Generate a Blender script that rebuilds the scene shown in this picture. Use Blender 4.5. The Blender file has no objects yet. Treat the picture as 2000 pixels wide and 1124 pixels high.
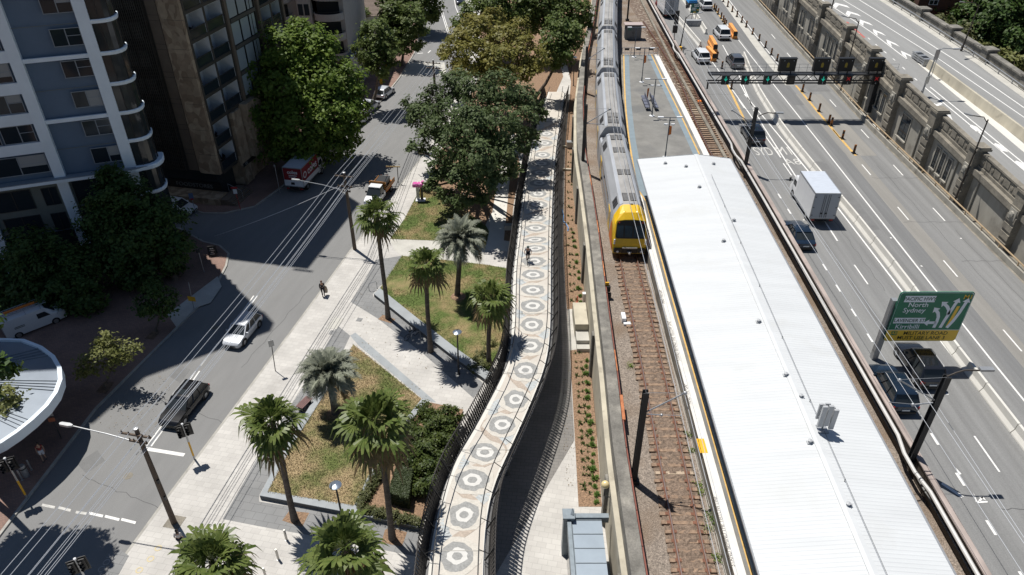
import bpy, bmesh, math, random
import numpy as np
from mathutils import Vector, Matrix
rad = math.radians
SC = bpy.context.scene
COL = SC.collection

# ------------------------------------------------------------------ camera, sky, sun
CAM_H, PITCH, FPX = 40.3, rad(34.72), 1440.0
cd = bpy.data.cameras.new('camera'); cam = bpy.data.objects.new('camera', cd); COL.objects.link(cam)
cam.location = (0, 0, CAM_H); cam.rotation_euler = (rad(90) - PITCH, 0, 0)
cd.sensor_width = 36; cd.lens = 36 * FPX / 2000; cd.clip_end = 2000; cd.clip_start = 0.5
SC.camera = cam
SUN_EL = rad(67.5); TO_SUN = Vector((-.6691 * math.cos(SUN_EL), .7431 * math.cos(SUN_EL), math.sin(SUN_EL)))
w = bpy.data.worlds.new('World'); SC.world = w; w.use_nodes = True
nt = w.node_tree; bg = nt.nodes['Background']
sky = nt.nodes.new('ShaderNodeTexSky'); sky.sky_type = 'NISHITA'; sky.sun_disc = False
sky.sun_elevation = SUN_EL; sky.sun_rotation = math.atan2(TO_SUN.x, TO_SUN.y)
nt.links.new(sky.outputs[0], bg.inputs[0]); bg.inputs[1].default_value = 0.052; sky.ozone_density = 3.0; sky.dust_density = .4
ld = bpy.data.lights.new('sun', 'SUN'); ld.energy = 4.8; ld.angle = rad(0.5); ld.color = (1, .965, .91)
sun = bpy.data.objects.new('sun', ld); COL.objects.link(sun)
sun.rotation_euler = (-TO_SUN).to_track_quat('-Z', 'Y').to_euler(); sun.location = (-60, 60, 120)
SC.view_settings.view_transform = 'Standard'; SC.view_settings.look = 'None'
SC.view_settings.exposure = 0.15; SC.view_settings.gamma = 1
SC.render.engine = 'CYCLES'; SC.cycles.max_bounces = 5; SC.cycles.diffuse_bounces = 3
SC.cycles.transparent_max_bounces = 8; SC.cycles.use_denoising = True

# ------------------------------------------------------------------ helpers
CP, SP = math.cos(PITCH), math.sin(PITCH)
def ray(px, py):
    a = (px - 1000) / FPX; b = -(py - 562) / FPX
    return Vector((a, CP + b * SP, -SP + b * CP))
def at(px, py, z=0.):
    """world point at height z seen at that point of the photograph (2000 px wide)"""
    d = ray(px, py); t = (z - CAM_H) / d.z
    return Vector((d.x * t, d.y * t, z))
def aty(px, py, Y):
    d = ray(px, py); t = Y / d.y
    return Vector((d.x * t, Y, CAM_H + d.z * t))
def hit(px, py, p0, n):
    d = ray(px, py); o = Vector((0, 0, CAM_H)); n = Vector(n)
    t = (Vector(p0) - o).dot(n) / d.dot(n)
    return o + d * t
def lerp(a, b, t): return a + (b - a) * t
def interp(pts, x):
    if x <= pts[0][0]: 
        a, b = pts[0], pts[1]
        return a[1] + (b[1] - a[1]) * (x - a[0]) / (b[0] - a[0])
    for a, b in zip(pts, pts[1:]):
        if x <= b[0]: return a[1] + (b[1] - a[1]) * (x - a[0]) / (b[0] - a[0])
    a, b = pts[-2], pts[-1]
    return a[1] + (b[1] - a[1]) * (x - a[0]) / (b[0] - a[0])

class MB:
    def __init__(s): s.v = []; s.f = []; s.m = []
    def add(s, vs, fs, mi=0):
        o = len(s.v); s.v.extend([tuple(p) for p in vs])
        for f in fs: s.f.append(tuple(i + o for i in f)); s.m.append(mi)
        return s
    def poly(s, pts, mi=0): return s.add(pts, [tuple(range(len(pts)))], mi)
    def box(s, x0, x1, y0, y1, z0, z1, mi=0):
        v = [(x0,y0,z0),(x1,y0,z0),(x1,y1,z0),(x0,y1,z0),(x0,y0,z1),(x1,y0,z1),(x1,y1,z1),(x0,y1,z1)]
        return s.add(v, [(3,2,1,0),(4,5,6,7),(0,1,5,4),(1,2,6,5),(2,3,7,6),(3,0,4,7)], mi)
    def cbox(s, c, sx, sy, sz, rz=0, mi=0, rx=0, ry=0):
        """box centred in x,y,z at c"""
        R = Matrix.Rotation(rz,3,'Z') @ Matrix.Rotation(ry,3,'Y') @ Matrix.Rotation(rx,3,'X'); c = Vector(c)
        v = [c + R @ Vector((x*sx/2, y*sy/2, z*sz/2)) for z in (-1,1) for x,y in ((-1,-1),(1,-1),(1,1),(-1,1))]
        return s.add(v, [(3,2,1,0),(4,5,6,7),(0,1,5,4),(1,2,6,5),(2,3,7,6),(3,0,4,7)], mi)
    def bar(s, a, b, wd, ht, mi=0):
        """rectangular bar from a to b (centre line)"""
        a, b = Vector(a), Vector(b); d = (b - a).normalized()
        up = Vector((0,0,1)) if abs(d.z) < .95 else Vector((0,1,0))
        x = d.cross(up).normalized(); y = x.cross(d).normalized()
        v = [p + x*wd/2*i + y*ht/2*j for p in (a, b) for i, j in ((-1,-1),(1,-1),(1,1),(-1,1))]
        return s.add(v, [(0,1,2,3),(7,6,5,4),(0,4,5,1),(1,5,6,2),(2,6,7,3),(3,7,4,0)], mi)
    def prism(s, pts, z0, z1, mi=0, mside=None, z0s=None):
        n = len(pts); area = sum(pts[i][0]*pts[(i+1)%n][1]-pts[(i+1)%n][0]*pts[i][1] for i in range(n))
        if area < 0: pts = list(pts)[::-1]
        zf = z1 if callable(z1) else (lambda x, y: z1)
        v = [(p[0],p[1],z0) for p in pts] + [(p[0],p[1],zf(p[0],p[1])) for p in pts]
        s.add(v, [tuple(range(n,2*n))], mi)
        o = len(s.v) - 2*n; ms = mi if mside is None else mside
        for i in range(n):
            j = (i+1) % n; s.f.append((o+i,o+j,o+n+j,o+n+i)); s.m.append(ms)
        s.f.append(tuple(o+i for i in range(n))[::-1]); s.m.append(ms)
        return s
    def tube(s, pts, r, n=8, mi=0, caps=True):
        pts = [Vector(p) for p in pts]; k = len(pts); rs = r if isinstance(r, (list, tuple)) else [r]*k
        o = len(s.v); px = None
        for i, p in enumerate(pts):
            d = (pts[min(i+1,k-1)] - pts[max(i-1,0)]).normalized()
            if px is None:
                up = Vector((0,0,1)) if abs(d.z) < .9 else Vector((1,0,0)); px = d.cross(up).normalized()
            else: px = (px - d * px.dot(d)).normalized()
            py = d.cross(px)
            for j in range(n):
                t = 2*math.pi*j/n; s.v.append(tuple(p + (px*math.cos(t) + py*math.sin(t))*rs[i]))
        for i in range(k-1):
            for j in range(n):
                a = o+i*n+j; b = o+i*n+(j+1)%n; s.f.append((a,b,b+n,a+n)); s.m.append(mi)
        if caps:
            s.f.append(tuple(o+j for j in range(n))[::-1]); s.m.append(mi)
            s.f.append(tuple(o+(k-1)*n+j for j in range(n))); s.m.append(mi)
        return s
    def lathe(s, prof, c=(0,0,0), n=16, mi=0, axis='Z', mis=None):
        o = len(s.v); c = Vector(c)
        for r, z in prof:
            for j in range(n):
                t = 2*math.pi*j/n; x, y = r*math.cos(t), r*math.sin(t)
                p = (x,y,z) if axis == 'Z' else ((z,x,y) if axis == 'X' else (x,z,y))
                s.v.append(tuple(c + Vector(p)))
        for i in range(len(prof)-1):
            for j in range(n):
                a = o+i*n+j; b = o+i*n+(j+1)%n
                s.f.append((a,b,b+n,a+n)); s.m.append(mis[i] if mis else mi)
        return s
    def loft(s, rings, mi=0, caps=True, closed=True, mis=None):
        """rings: lists of points of equal length; mis: material of each strip round the ring"""
        o = len(s.v); n = len(rings[0])
        for r in rings: s.v.extend(tuple(p) for p in r)
        for i in range(len(rings)-1):
            for j in range(n if closed else n-1):
                a = o+i*n+j; b = o+i*n+(j+1)%n
                s.f.append((a,b,b+n,a+n)); s.m.append(mis[j] if mis else mi)
        if caps and closed:
            s.f.append(tuple(o+j for j in range(n))[::-1]); s.m.append(mi)
            s.f.append(tuple(o+(len(rings)-1)*n+j for j in range(n))); s.m.append(mi)
        return s
    def sphere(s, c, r, n=12, k=8, mi=0, sz=1):
        return s.lathe([(max(r*math.sin(math.pi*i/k),.001), -r*sz*math.cos(math.pi*i/k)) for i in range(k+1)], c, n, mi)
    def build(s, name, mats, parent=None, local=False, smooth=False, origin=None, fix=False):
        me = bpy.data.meshes.new(name)
        if parent is not None:
            off = Vector((0,0,0)) if local else WL(parent)
        else:
            if origin is None:
                a = np.array(s.v); origin = ((a[:,0].min()+a[:,0].max())/2, (a[:,1].min()+a[:,1].max())/2, a[:,2].min())
            off = Vector(origin) if not local else Vector((0,0,0))
        vs = [(p[0]-off.x, p[1]-off.y, p[2]-off.z) for p in s.v]
        me.from_pydata(vs, [], s.f)
        for m in (mats if isinstance(mats, (list, tuple)) else [mats]): me.materials.append(m)
        me.polygons.foreach_set('material_index', s.m)
        if fix:
            bm = bmesh.new(); bm.from_mesh(me); bmesh.ops.recalc_face_normals(bm, faces=bm.faces); bm.to_mesh(me); bm.free()
        if smooth: me.shade_smooth() if smooth is True else me.shade_smooth()
        me.update()
        if smooth:
            try: me.set_sharp_from_angle(angle=rad(40))
            except Exception: pass
        o = bpy.data.objects.new(name, me); COL.objects.link(o)
        if parent is not None: o.parent = parent
        elif not local: o.location = off
        return o
def WL(o):
    l = Vector(o.location)
    while o.parent is not None: o = o.parent; l = l + Vector(o.location)
    return l
def tag(o, label=None, cat=None, group=None, kind=None):
    if label: o['label'] = label
    if cat: o['category'] = cat
    if group: o['group'] = group
    if kind: o['kind'] = kind
    return o
def thing(name, label, cat, loc=(0,0,0), rz=0, group=None):
    o = bpy.data.objects.new(name, None); COL.objects.link(o)
    o.empty_display_size = .2; o.location = loc; o.rotation_euler = (0,0,rz)
    return tag(o, label, cat, group)
def struct(name, mb, mats, **k): return tag(mb.build(name, mats, **k), kind='structure')
KIDS = {}
def copy_tree(o, loc=None, rz=None, label=None, parent=None, scale=None):
    if not KIDS.get('ok'):
        for q in bpy.data.objects:
            if q.parent: KIDS.setdefault(q.parent.name, []).append(q)
    c = o.copy(); COL.objects.link(c)
    if parent is not None: c.parent = parent
    if loc is not None: c.location = loc
    if rz is not None: c.rotation_euler = (0,0,rz)
    if scale is not None: c.scale = scale if isinstance(scale, (tuple, list)) else (scale,)*3
    if label: c['label'] = label
    for ch in [q for q in o.children]: copy_tree(ch, parent=c)
    return c
def sheet(name, pts, z, m, kind='structure', **k):
    mb = MB(); mb.poly([(p[0], p[1], z) for p in pts])
    o = mb.build(name, m, **k)
    if o.data.polygons[0].normal.z < 0: o.data.flip_normals()
    return tag(o, kind=kind)
FONTS = {}
def text_mesh(txt, size, m, name, parent, M4, ext=.004, align='CENTER', sx=1.0, spacing=1.0, bold=0.0):
    cu = bpy.data.curves.new('lettering', 'FONT'); cu.body = txt; cu.size = size; cu.align_x = align; cu.align_y = 'CENTER'
    cu.extrude = ext; cu.space_character = spacing; cu.resolution_u = 3; cu.offset = bold
    t = bpy.data.objects.new('lettering_tmp', cu); COL.objects.link(t)
    dg = bpy.context.evaluated_depsgraph_get(); me = bpy.data.meshes.new_from_object(t.evaluated_get(dg))
    bpy.data.objects.remove(t); bpy.data.curves.remove(cu)
    me.transform(Matrix.Diagonal((sx,1,1,1))); me.transform(M4); me.materials.clear(); me.materials.append(m); me.name = name
    o = bpy.data.objects.new(name, me); COL.objects.link(o)
    if parent is not None: o.parent = parent
    return o
def frame4(o, x, y):
    """matrix whose local x,y are the given world axes"""
    x = Vector(x).normalized(); y = Vector(y); y = (y - x*x.dot(y)).normalized(); z = x.cross(y)
    m = Matrix((x, y, z)).transposed().to_4x4(); m.translation = Vector(o); return m
ORD = ('first second third fourth fifth sixth seventh eighth ninth tenth eleventh twelfth thirteenth fourteenth fifteenth sixteenth '
       'seventeenth eighteenth nineteenth twentieth').split()

# ------------------------------------------------------------------ materials
def M(name, c, rough=.8, metal=0, var=0, scale=1.0, c2=None, bump=0, bscale=30, spec=.5, stretch=None, rot=0, thr=None, detail=4, emit=None, alpha=None, coat=0, fine=0, fscale=60, trans=0, c3=None, scale3=.2, thr3=(.5,.65)):
    m = bpy.data.materials.new(name); m.use_nodes = True; nt = m.node_tree; N = nt.nodes; L = nt.links
    b = N['Principled BSDF']; b.inputs['Roughness'].default_value = rough; b.inputs['Metallic'].default_value = metal
    b.inputs['Specular IOR Level'].default_value = spec; b.inputs['Base Color'].default_value = (*c, 1)
    if coat: b.inputs['Coat Weight'].default_value = coat; b.inputs['Coat Roughness'].default_value = .08
    if trans: b.inputs['Transmission Weight'].default_value = trans
    geo = N.new('ShaderNodeNewGeometry'); mp = N.new('ShaderNodeMapping'); L.new(geo.outputs['Position'], mp.inputs[0])
    mp.inputs['Rotation'].default_value = (0,0,rot)
    if stretch:
        m2 = N.new('ShaderNodeMapping'); m2.inputs['Scale'].default_value = stretch; L.new(mp.outputs[0], m2.inputs[0]); mp = m2
    src = None
    if var or c2 is not None:
        n = N.new('ShaderNodeTexNoise'); n.inputs['Scale'].default_value = scale; n.inputs['Detail'].default_value = detail; n.inputs['Roughness'].default_value = .6
        L.new(mp.outputs[0], n.inputs[0]); r = N.new('ShaderNodeValToRGB'); L.new(n.outputs[0], r.inputs[0])
        lo, hi = thr or (.3, .7)
        r.color_ramp.elements[0].position = lo; r.color_ramp.elements[1].position = hi
        ca = c if c2 is not None else tuple(x*(1-var) for x in c); cb = c2 if c2 is not None else tuple(min(x*(1+var),1) for x in c)
        r.color_ramp.elements[0].color = (*ca,1); r.color_ramp.elements[1].color = (*cb,1); src = r.outputs[0]
    if c3 is not None:
        n3 = N.new('ShaderNodeTexNoise'); n3.inputs['Scale'].default_value = scale3; n3.inputs['Detail'].default_value = 5
        mp3 = N.new('ShaderNodeMapping'); mp3.inputs['Location'].default_value = (17,5,3); L.new(geo.outputs['Position'], mp3.inputs[0]); L.new(mp3.outputs[0], n3.inputs[0])
        r3 = N.new('ShaderNodeValToRGB'); r3.color_ramp.elements[0].position, r3.color_ramp.elements[1].position = thr3; L.new(n3.outputs[0], r3.inputs[0])
        mx = N.new('ShaderNodeMixRGB'); L.new(r3.outputs[0], mx.inputs[0])
        if src: L.new(src, mx.inputs[1])
        else: mx.inputs[1].default_value = (*c,1)
        mx.inputs[2].default_value = (*c3,1); src = mx.outputs[0]
    if fine:
        n2 = N.new('ShaderNodeTexNoise'); n2.inputs['Scale'].default_value = fscale; n2.inputs['Detail'].default_value = 2; L.new(geo.outputs['Position'], n2.inputs[0])
        r2 = N.new('ShaderNodeValToRGB'); r2.color_ramp.elements[0].position = .3; r2.color_ramp.elements[1].position = .7
        r2.color_ramp.elements[0].color = (1-fine,)*3 + (1,); r2.color_ramp.elements[1].color = (1+fine,)*3 + (1,); L.new(n2.outputs[0], r2.inputs[0])
        mx = N.new('ShaderNodeMixRGB'); mx.blend_type = 'MULTIPLY'; mx.inputs[0].default_value = 1
        if src: L.new(src, mx.inputs[1])
        else: mx.inputs[1].default_value = (*c,1)
        L.new(r2.outputs[0], mx.inputs[2]); src = mx.outputs[0]
    if src: L.new(src, b.inputs['Base Color'])
    if bump:
        nb = N.new('ShaderNodeTexNoise'); nb.inputs['Scale'].default_value = bscale; nb.inputs['Detail'].default_value = 3; L.new(geo.outputs['Position'], nb.inputs[0])
        bp = N.new('ShaderNodeBump'); bp.inputs['Strength'].default_value = bump; bp.inputs['Distance'].default_value = .05; L.new(nb.outputs[0], bp.inputs['Height']); L.new(bp.outputs[0], b.inputs['Normal'])
    if emit:
        b.inputs['Emission Color'].default_value = (*emit[0],1); b.inputs['Emission Strength'].default_value = emit[1]
    return m
def M_brick(name, c1, c2, mortar, bw, bh, msize, rot=0, offset=.5, rough=.85, var=.12, vscale=.4, stain=None):
    m = bpy.data.materials.new(name); m.use_nodes = True; nt = m.node_tree; N = nt.nodes; L = nt.links
    b = N['Principled BSDF']; b.inputs['Roughness'].default_value = rough
    geo = N.new('ShaderNodeNewGeometry'); mp = N.new('ShaderNodeMapping'); mp.vector_type = 'POINT'; L.new(geo.outputs['Position'], mp.inputs[0]); mp.inputs['Rotation'].default_value = (0,0,rot)
    t = N.new('ShaderNodeTexBrick'); L.new(mp.outputs[0], t.inputs[0]); t.offset = offset
    t.inputs['Color1'].default_value = (*c1,1); t.inputs['Color2'].default_value = (*c2,1); t.inputs['Mortar'].default_value = (*mortar,1)
    t.inputs['Scale'].default_value = 1; t.inputs['Mortar Size'].default_value = msize; t.inputs['Brick Width'].default_value = bw; t.inputs['Row Height'].default_value = bh
    n = N.new('ShaderNodeTexNoise'); n.inputs['Scale'].default_value = vscale; n.inputs['Detail'].default_value = 5; L.new(geo.outputs['Position'], n.inputs[0])
    r = N.new('ShaderNodeValToRGB'); r.color_ramp.elements[0].position = .3; r.color_ramp.elements[1].position = .7
    r.color_ramp.elements[0].color = (1-var,)*3 + (1,); r.color_ramp.elements[1].color = (1+var*.5,)*3 + (1,); L.new(n.outputs[0], r.inputs[0])
    mx = N.new('ShaderNodeMixRGB'); mx.blend_type = 'MULTIPLY'; mx.inputs[0].default_value = 1; L.new(t.outputs[0], mx.inputs[1]); L.new(r.outputs[0], mx.inputs[2]); L.new(mx.outputs[0], b.inputs['Base Color'])
    return m
def M_leaf(name, c1, c2, scale=.7, trans=.25, rough=.5):
    m = bpy.data.materials.new(name); m.use_nodes = True; nt = m.node_tree; N = nt.nodes; L = nt.links
    b = N['Principled BSDF']; b.inputs['Roughness'].default_value = rough; b.inputs['Specular IOR Level'].default_value = .22
    geo = N.new('ShaderNodeNewGeometry'); n = N.new('ShaderNodeTexNoise'); n.inputs['Scale'].default_value = scale; n.inputs['Detail'].default_value = 6; n.inputs['Roughness'].default_value = .75; L.new(geo.outputs['Position'], n.inputs[0])
    r = N.new('ShaderNodeValToRGB'); r.color_ramp.elements[0].position = .35; r.color_ramp.elements[1].position = .68
    r.color_ramp.elements[0].color = (*c1,1); r.color_ramp.elements[1].color = (*c2,1); L.new(n.outputs[0], r.inputs[0]); L.new(r.outputs[0], b.inputs['Base Color'])
    tr = N.new('ShaderNodeBsdfTranslucent'); L.new(r.outputs[0], tr.inputs[0]); mx = N.new('ShaderNodeMixShader'); mx.inputs[0].default_value = trans
    L.new(b.outputs[0], mx.inputs[1]); L.new(tr.outputs[0], mx.inputs[2]); L.new(mx.outputs[0], N['Material Output'].inputs[0])
    return m
def M_glass(name, c, rough=.08): return M(name, c, rough, 0, spec=.4)
SA = rad(11.9)                                   # the street's bearing
m_asph = M('street_asphalt', (.2,.199,.195), .9, var=.06, scale=.7, stretch=(1.5,.3,1), rot=SA, fine=.12, fscale=25, bump=.15, bscale=60)
m_mway = M('motorway_asphalt', (.2,.2,.196), .9, var=.16, scale=.8, stretch=(2.2,.06,1), fine=.12, fscale=22, bump=.1, bscale=60)
m_lane = M('dark_lane_asphalt', (.165,.166,.165), .9, var=.12, scale=.9, stretch=(2.4,.07,1), fine=.12, fscale=22)
m_buff = M('buff_lane_concrete', (.24,.23,.21), .9, var=.12, scale=.8, stretch=(2,.08,1), fine=.1, fscale=22)
m_upper = M('upper_road_asphalt', (.255,.255,.248), .9, var=.1, scale=.6, stretch=(1.8,.08,1), fine=.1, fscale=20)
m_white = M('road_paint', (.72,.71,.68), .8, var=.1, scale=3)
m_worn = M('worn_road_paint', (.5,.49,.46), .85, var=.2, scale=4)
m_yellowline = M('yellow_road_paint', (.6,.38,.12), .8, var=.15, scale=2)
m_paver = M_brick('pale_paving', (.53,.51,.475), (.475,.455,.425), (.41,.395,.37), .6, .4, .014, rot=SA, var=.16)
m_greypaver = M_brick('grey_paving', (.235,.235,.232), (.215,.217,.216), (.15,.15,.15), .8, .6, .016, rot=SA, var=.14)
m_darkpaver = M_brick('underpass_paving', (.235,.22,.205), (.21,.2,.185), (.14,.135,.125), .6, .3, .014, rot=.1, var=.2)
m_redbrick = M_brick('red_brick_paving', (.29,.175,.135), (.23,.14,.11), (.16,.12,.1), .24, .12, .012, rot=SA, var=.25)
m_conc = M('pale_concrete', (.47,.455,.41), .85, var=.12, scale=.8, fine=.06, fscale=20, bump=.1)
m_white_conc = M('white_concrete', (.62,.6,.55), .85, var=.07, scale=.6)
m_kerb = M('kerb_stone', (.36,.345,.31), .85, var=.18, scale=1.5)
m_wallconc = M('cream_render', (.46,.42,.33), .9, var=.18, scale=.6, stretch=(1,1,.3), c3=(.25,.22,.17), scale3=.8, thr3=(.58,.75))
m_parapet = M('weathered_concrete', (.17,.16,.14), .9, var=.3, scale=1.2, fine=.15, fscale=12, c3=(.3,.28,.24), scale3=.7, thr3=(.5,.7), bump=.2, bscale=15)
m_viad = M('viaduct_concrete', (.34,.32,.275), .9, var=.16, scale=.7, stretch=(1,1,.25), c3=(.16,.145,.12), scale3=.45, thr3=(.55,.75), bump=.1)
m_viadtop = M('dark_stained_concrete', (.21,.19,.155), .9, var=.3, scale=.8, fine=.15, fscale=8, c3=(.28,.25,.2), scale3=.6, thr3=(.55,.7), bump=.2, bscale=15)
m_ballast = M('ballast', (.24,.2,.165), .95, var=.45, scale=7, fine=.45, fscale=16, bump=.8, bscale=18, c3=(.19,.14,.1), scale3=.35, thr3=(.45,.7))
m_rust = M('rusty_ballast', (.185,.135,.1), .95, var=.4, scale=5, fine=.35, fscale=14, bump=.7, bscale=16)
m_dirt = M('rubble_dirt', (.14,.1,.075), .95, var=.4, scale=3, c3=(.36,.31,.25), scale3=2.2, thr3=(.55,.62), fine=.3, fscale=15, bump=.5, bscale=12)
m_rail = M('rusty_rail', (.17,.075,.045), .55, .4, var=.3, scale=2)
m_railtop = M('worn_rail_top', (.33,.25,.22), .35, .7)
m_sleeper = M('timber_sleeper', (.255,.175,.12), .9, var=.35, scale=4, fine=.2, fscale=30)
m_sleeper2 = M('concrete_sleeper', (.42,.33,.24), .9, var=.25, scale=4)
m_grass = M('lawn_grass', (.1,.14,.032), .95, c2=(.27,.21,.1), scale=.42, thr=(.42,.62), fine=.35, fscale=18, bump=.8, bscale=25, detail=6)
m_drygrass = M('dry_lawn_grass', (.12,.145,.04), .95, c2=(.34,.255,.14), scale=.36, thr=(.36,.58), fine=.32, fscale=18, bump=.8, bscale=25, detail=6)
m_mulch = M('bark_mulch', (.25,.16,.1), .95, var=.45, scale=7, fine=.35, fscale=16, bump=.8, bscale=20)
m_soil = M('bare_soil', (.17,.105,.065), .95, var=.4, scale=3, fine=.3, fscale=14)
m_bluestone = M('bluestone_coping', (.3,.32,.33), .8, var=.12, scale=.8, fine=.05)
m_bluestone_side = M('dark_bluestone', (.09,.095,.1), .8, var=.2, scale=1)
m_steel = M('galvanised_steel', (.4,.41,.42), .45, .6, var=.1, scale=2)
m_dsteel = M('dark_painted_steel', (.035,.036,.038), .5, .3)
m_brownsteel = M('weathered_brown_steel', (.06,.05,.042), .7, .2, var=.25, scale=2)
m_slat = M('dark_bronze_slats', (.038,.034,.032), .55, .3)
m_timber = M('timber_pole', (.12,.09,.068), .9, var=.3, scale=2, stretch=(4,4,.4), bump=.3)
m_wire = M('overhead_wire', (.06,.062,.065), .5, .5)
m_palewire = M('pale_overhead_wire', (.6,.62,.65), .4, .3)
m_black = M('black_plastic', (.012,.012,.013), .5)
m_rubber = M('tyre_rubber', (.018,.018,.018), .85)
m_rim = M('alloy_rim', (.45,.46,.47), .3, .8)
m_glass = M_glass('dark_glass', (.028,.034,.038))
m_wglass = M_glass('window_glass', (.02,.028,.036))
m_red = M('red_lens', (.35,.012,.012), .3, coat=.5)
m_lamp = M('clear_lens', (.75,.77,.78), .15, coat=.5)
m_orange = M('safety_orange', (.75,.2,.03), .6)
m_yellow = M('signal_yellow', (.78,.42,.02), .5, var=.06, scale=1.5)
m_white_p = M('white_paint', (.76,.77,.78), .4, coat=.3, var=.03, scale=2)
m_roofwhite = M('white_roof_sheet', (.575,.59,.595), .55, var=.05, scale=.5, stretch=(.3,2.2,1), c3=(.55,.56,.555), scale3=.35, thr3=(.58,.72))
m_num = M('pale_yellow_paint', (.55,.47,.3), .85)
def paint(name, c, metal=.3, rough=.3): return M(name, c, rough, metal, coat=.7)
# ================================================================== THE SETTING
RK = [(-27.6,13),(-24.67,27.14),(-23.36,33.61),(-20.85,45.13),(-18.84,54.6),(-16.42,66.38),(-11.33,88.8),(-9.2,105),(-7.8,120),(-7.2,135),(-8.2,150),(-10.6,169),(-13,190)]
LKF = [(-50,78),(-39,75),(-34.6,72.6),(-32.2,72.6),(-29.2,74.2),(-27.1,80),(-23.2,92),(-19.9,106),(-18.2,118),(-17.2,131),(-17.6,150),(-19,170),(-20,190)]
LKN = [(-36,14),(-34.2,22),(-33.0,29.9),(-32.14,41.6),(-30.65,47.7),(-28.9,55.0),(-28.4,59),(-28.5,61.9),(-29.0,64.2),(-30.45,65.8),(-32.4,66.6),(-36,69.4),(-50,72.4)]
PZ = .12
struct('ground', MB().box(-400,400,-60,700,-.6,-.12), m_soil)
sheet('street', [(-75,5),(5,5),(5,200),(-75,200)], 0, m_asph)
def kerb(name, pts, wd, sgn, z=PZ, m=None):
    mb = MB(); inn = []
    for i, p in enumerate(pts):
        a = Vector(pts[max(i-1,0)]); b = Vector(pts[min(i+1,len(pts)-1)]); d = (b-a).normalized(); n = Vector((-d.y,d.x))*sgn
        inn.append((p[0]+n.x*wd, p[1]+n.y*wd))
    for i in range(len(pts)-1):
        a,b,c,d = pts[i],pts[i+1],inn[i+1],inn[i]
        mb.add([(a[0],a[1],-.05),(b[0],b[1],-.05),(a[0],a[1],z),(b[0],b[1],z),(c[0],c[1],z),(d[0],d[1],z)], [(0,1,3,2),(2,3,4,5)])
    o = mb.build(name, m or m_kerb); bm = bmesh.new(); bm.from_mesh(o.data); bmesh.ops.recalc_face_normals(bm, faces=bm.faces); bm.to_mesh(o.data); bm.free()
    tag(o, kind='structure'); return inn
ink = kerb('kerb', RK, .18, -1)
plaza_poly = ink + [(4,190),(9,150),(9.5,112),(7.2,92),(6.9,69),(6.3,39),(6.05,13)]
struct('plaza_pavement', MB().prism(plaza_poly, -.1, PZ-.004), m_paver)
inl = kerb('kerb', LKF, .2, 1)
struct('brick_pavement', MB().prism(inl + [(-75,190),(-75,83)], -.1, PZ-.004), m_redbrick)
inn_ = kerb('kerb', LKN, .2, 1)
struct('brick_pavement', MB().prism(inn_ + [(-75,77),(-75,14)], -.1, PZ-.004), m_redbrick)
def psheet(name, px, z, m, kind='structure'):
    return sheet(name, [at(p[0],p[1],(p[2] if len(p) > 2 else z)) for p in px], z, m, kind)
def zsheet(name, px, m, kind='structure', z=None):
    """sheet whose points carry their own height"""
    pts = [at(p[0],p[1],p[2] if len(p) > 2 else z) for p in px]
    mb = MB(); mb.poly(pts); o = mb.build(name, m)
    bm = bmesh.new(); bm.from_mesh(o.data); bmesh.ops.triangulate(bm, faces=bm.faces); bmesh.ops.recalc_face_normals(bm, faces=bm.faces)
    if sum(f.normal.z for f in bm.faces) < 0: bmesh.ops.reverse_faces(bm, faces=bm.faces)
    bm.to_mesh(o.data); bm.free(); return tag(o, kind=kind)
# driveway apron on the near left corner, far crossing slab, parking bay strip
psheet('driveway', [(327,614),(425,540),(433,560),(411,592),(380,602),(345,640)], PZ+.002, m_conc)
psheet('raised_crossing', [(797,122),(868,122),(872,147),(776,149)], .006, m_conc)
psheet('parking_strip', [(893,0),(905,0),(930,42),(905,42)], .004, m_asph)
# grey bands of the plaza
psheet('grey_paving', [(435,1014),(500,900),(590,760),(628,690),(659,636),(684,656),(668,690),(560,868),(506,968),(506,980),(660,1005),(818,1039),(812,1087),(605,1046),(500,1027)], PZ+.002, m_greypaver)
psheet('grey_paving', [(685,590),(715,545),(733,508),(785,500),(752,548),(728,575),(730,580),(945,750),(925,778),(825,690),(737,622)], PZ+.002, m_greypaver)
psheet('grey_paving', [(232,1072),(252,1086),(222,1140),(196,1140)], PZ+.002, m_greypaver)
psheet('concrete_path', [(760,467),(870,471),(950,481),(948,487),(945,516),(870,508),(785,500),(772,490)], PZ+.002, m_conc)
psheet('concrete_path', [(976,326),(998,326),(984,470),(996,472),(994,492),(947,488),(950,471),(962,413)], PZ+.006, m_white_conc)
psheet('concrete_path', [(976,326),(998,326),(1012,262),(1000,262)], PZ+.006, m_conc)
# planting beds
psheet('mulch_bed', [(1130,990),(1122,843),(1114,700),(1104,562),(1100,480),(1104,281),(1112,200),(1118,120),(1137,120),(1130,160),(1123,281),(1128,450),(1140,562),(1152,700),(1165,843),(1176,990)], PZ+.01, m_mulch)
psheet('mulch_bed', [(984,470),(996,472),(1003,400),(1016,330),(1012,300),(998,326)], PZ+.01, m_mulch)
psheet('mulch_bed', [(845,330),(882,250),(960,110),(930,60),(945,-10),(1158,-10),(1145,60),(1120,110),(1090,104),(1100,150),(1078,200),(1060,240),(1035,300),(1012,300),(1012,262),(1000,262),(976,326),(962,413),(948,440),(905,410),(860,415),(850,380)], PZ+.004, m_mulch)
psheet('lawn', [(762,467),(790,428),(815,380),(840,345),(870,372),(905,410),(948,440),(955,452),(949,480),(870,471)], PZ+.014, m_grass)
psheet('asphalt_path', [(958,1140),(1122,860),(1121,843),(1113,700),(1103,562),(1099,480),(1104,281),(1112,200),(1100,200),(1085,281),(1074,480),(1070,562),(1060,700),(985,860),(930,1000),(925,1140)], PZ+.004, m_darkpaver)
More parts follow.
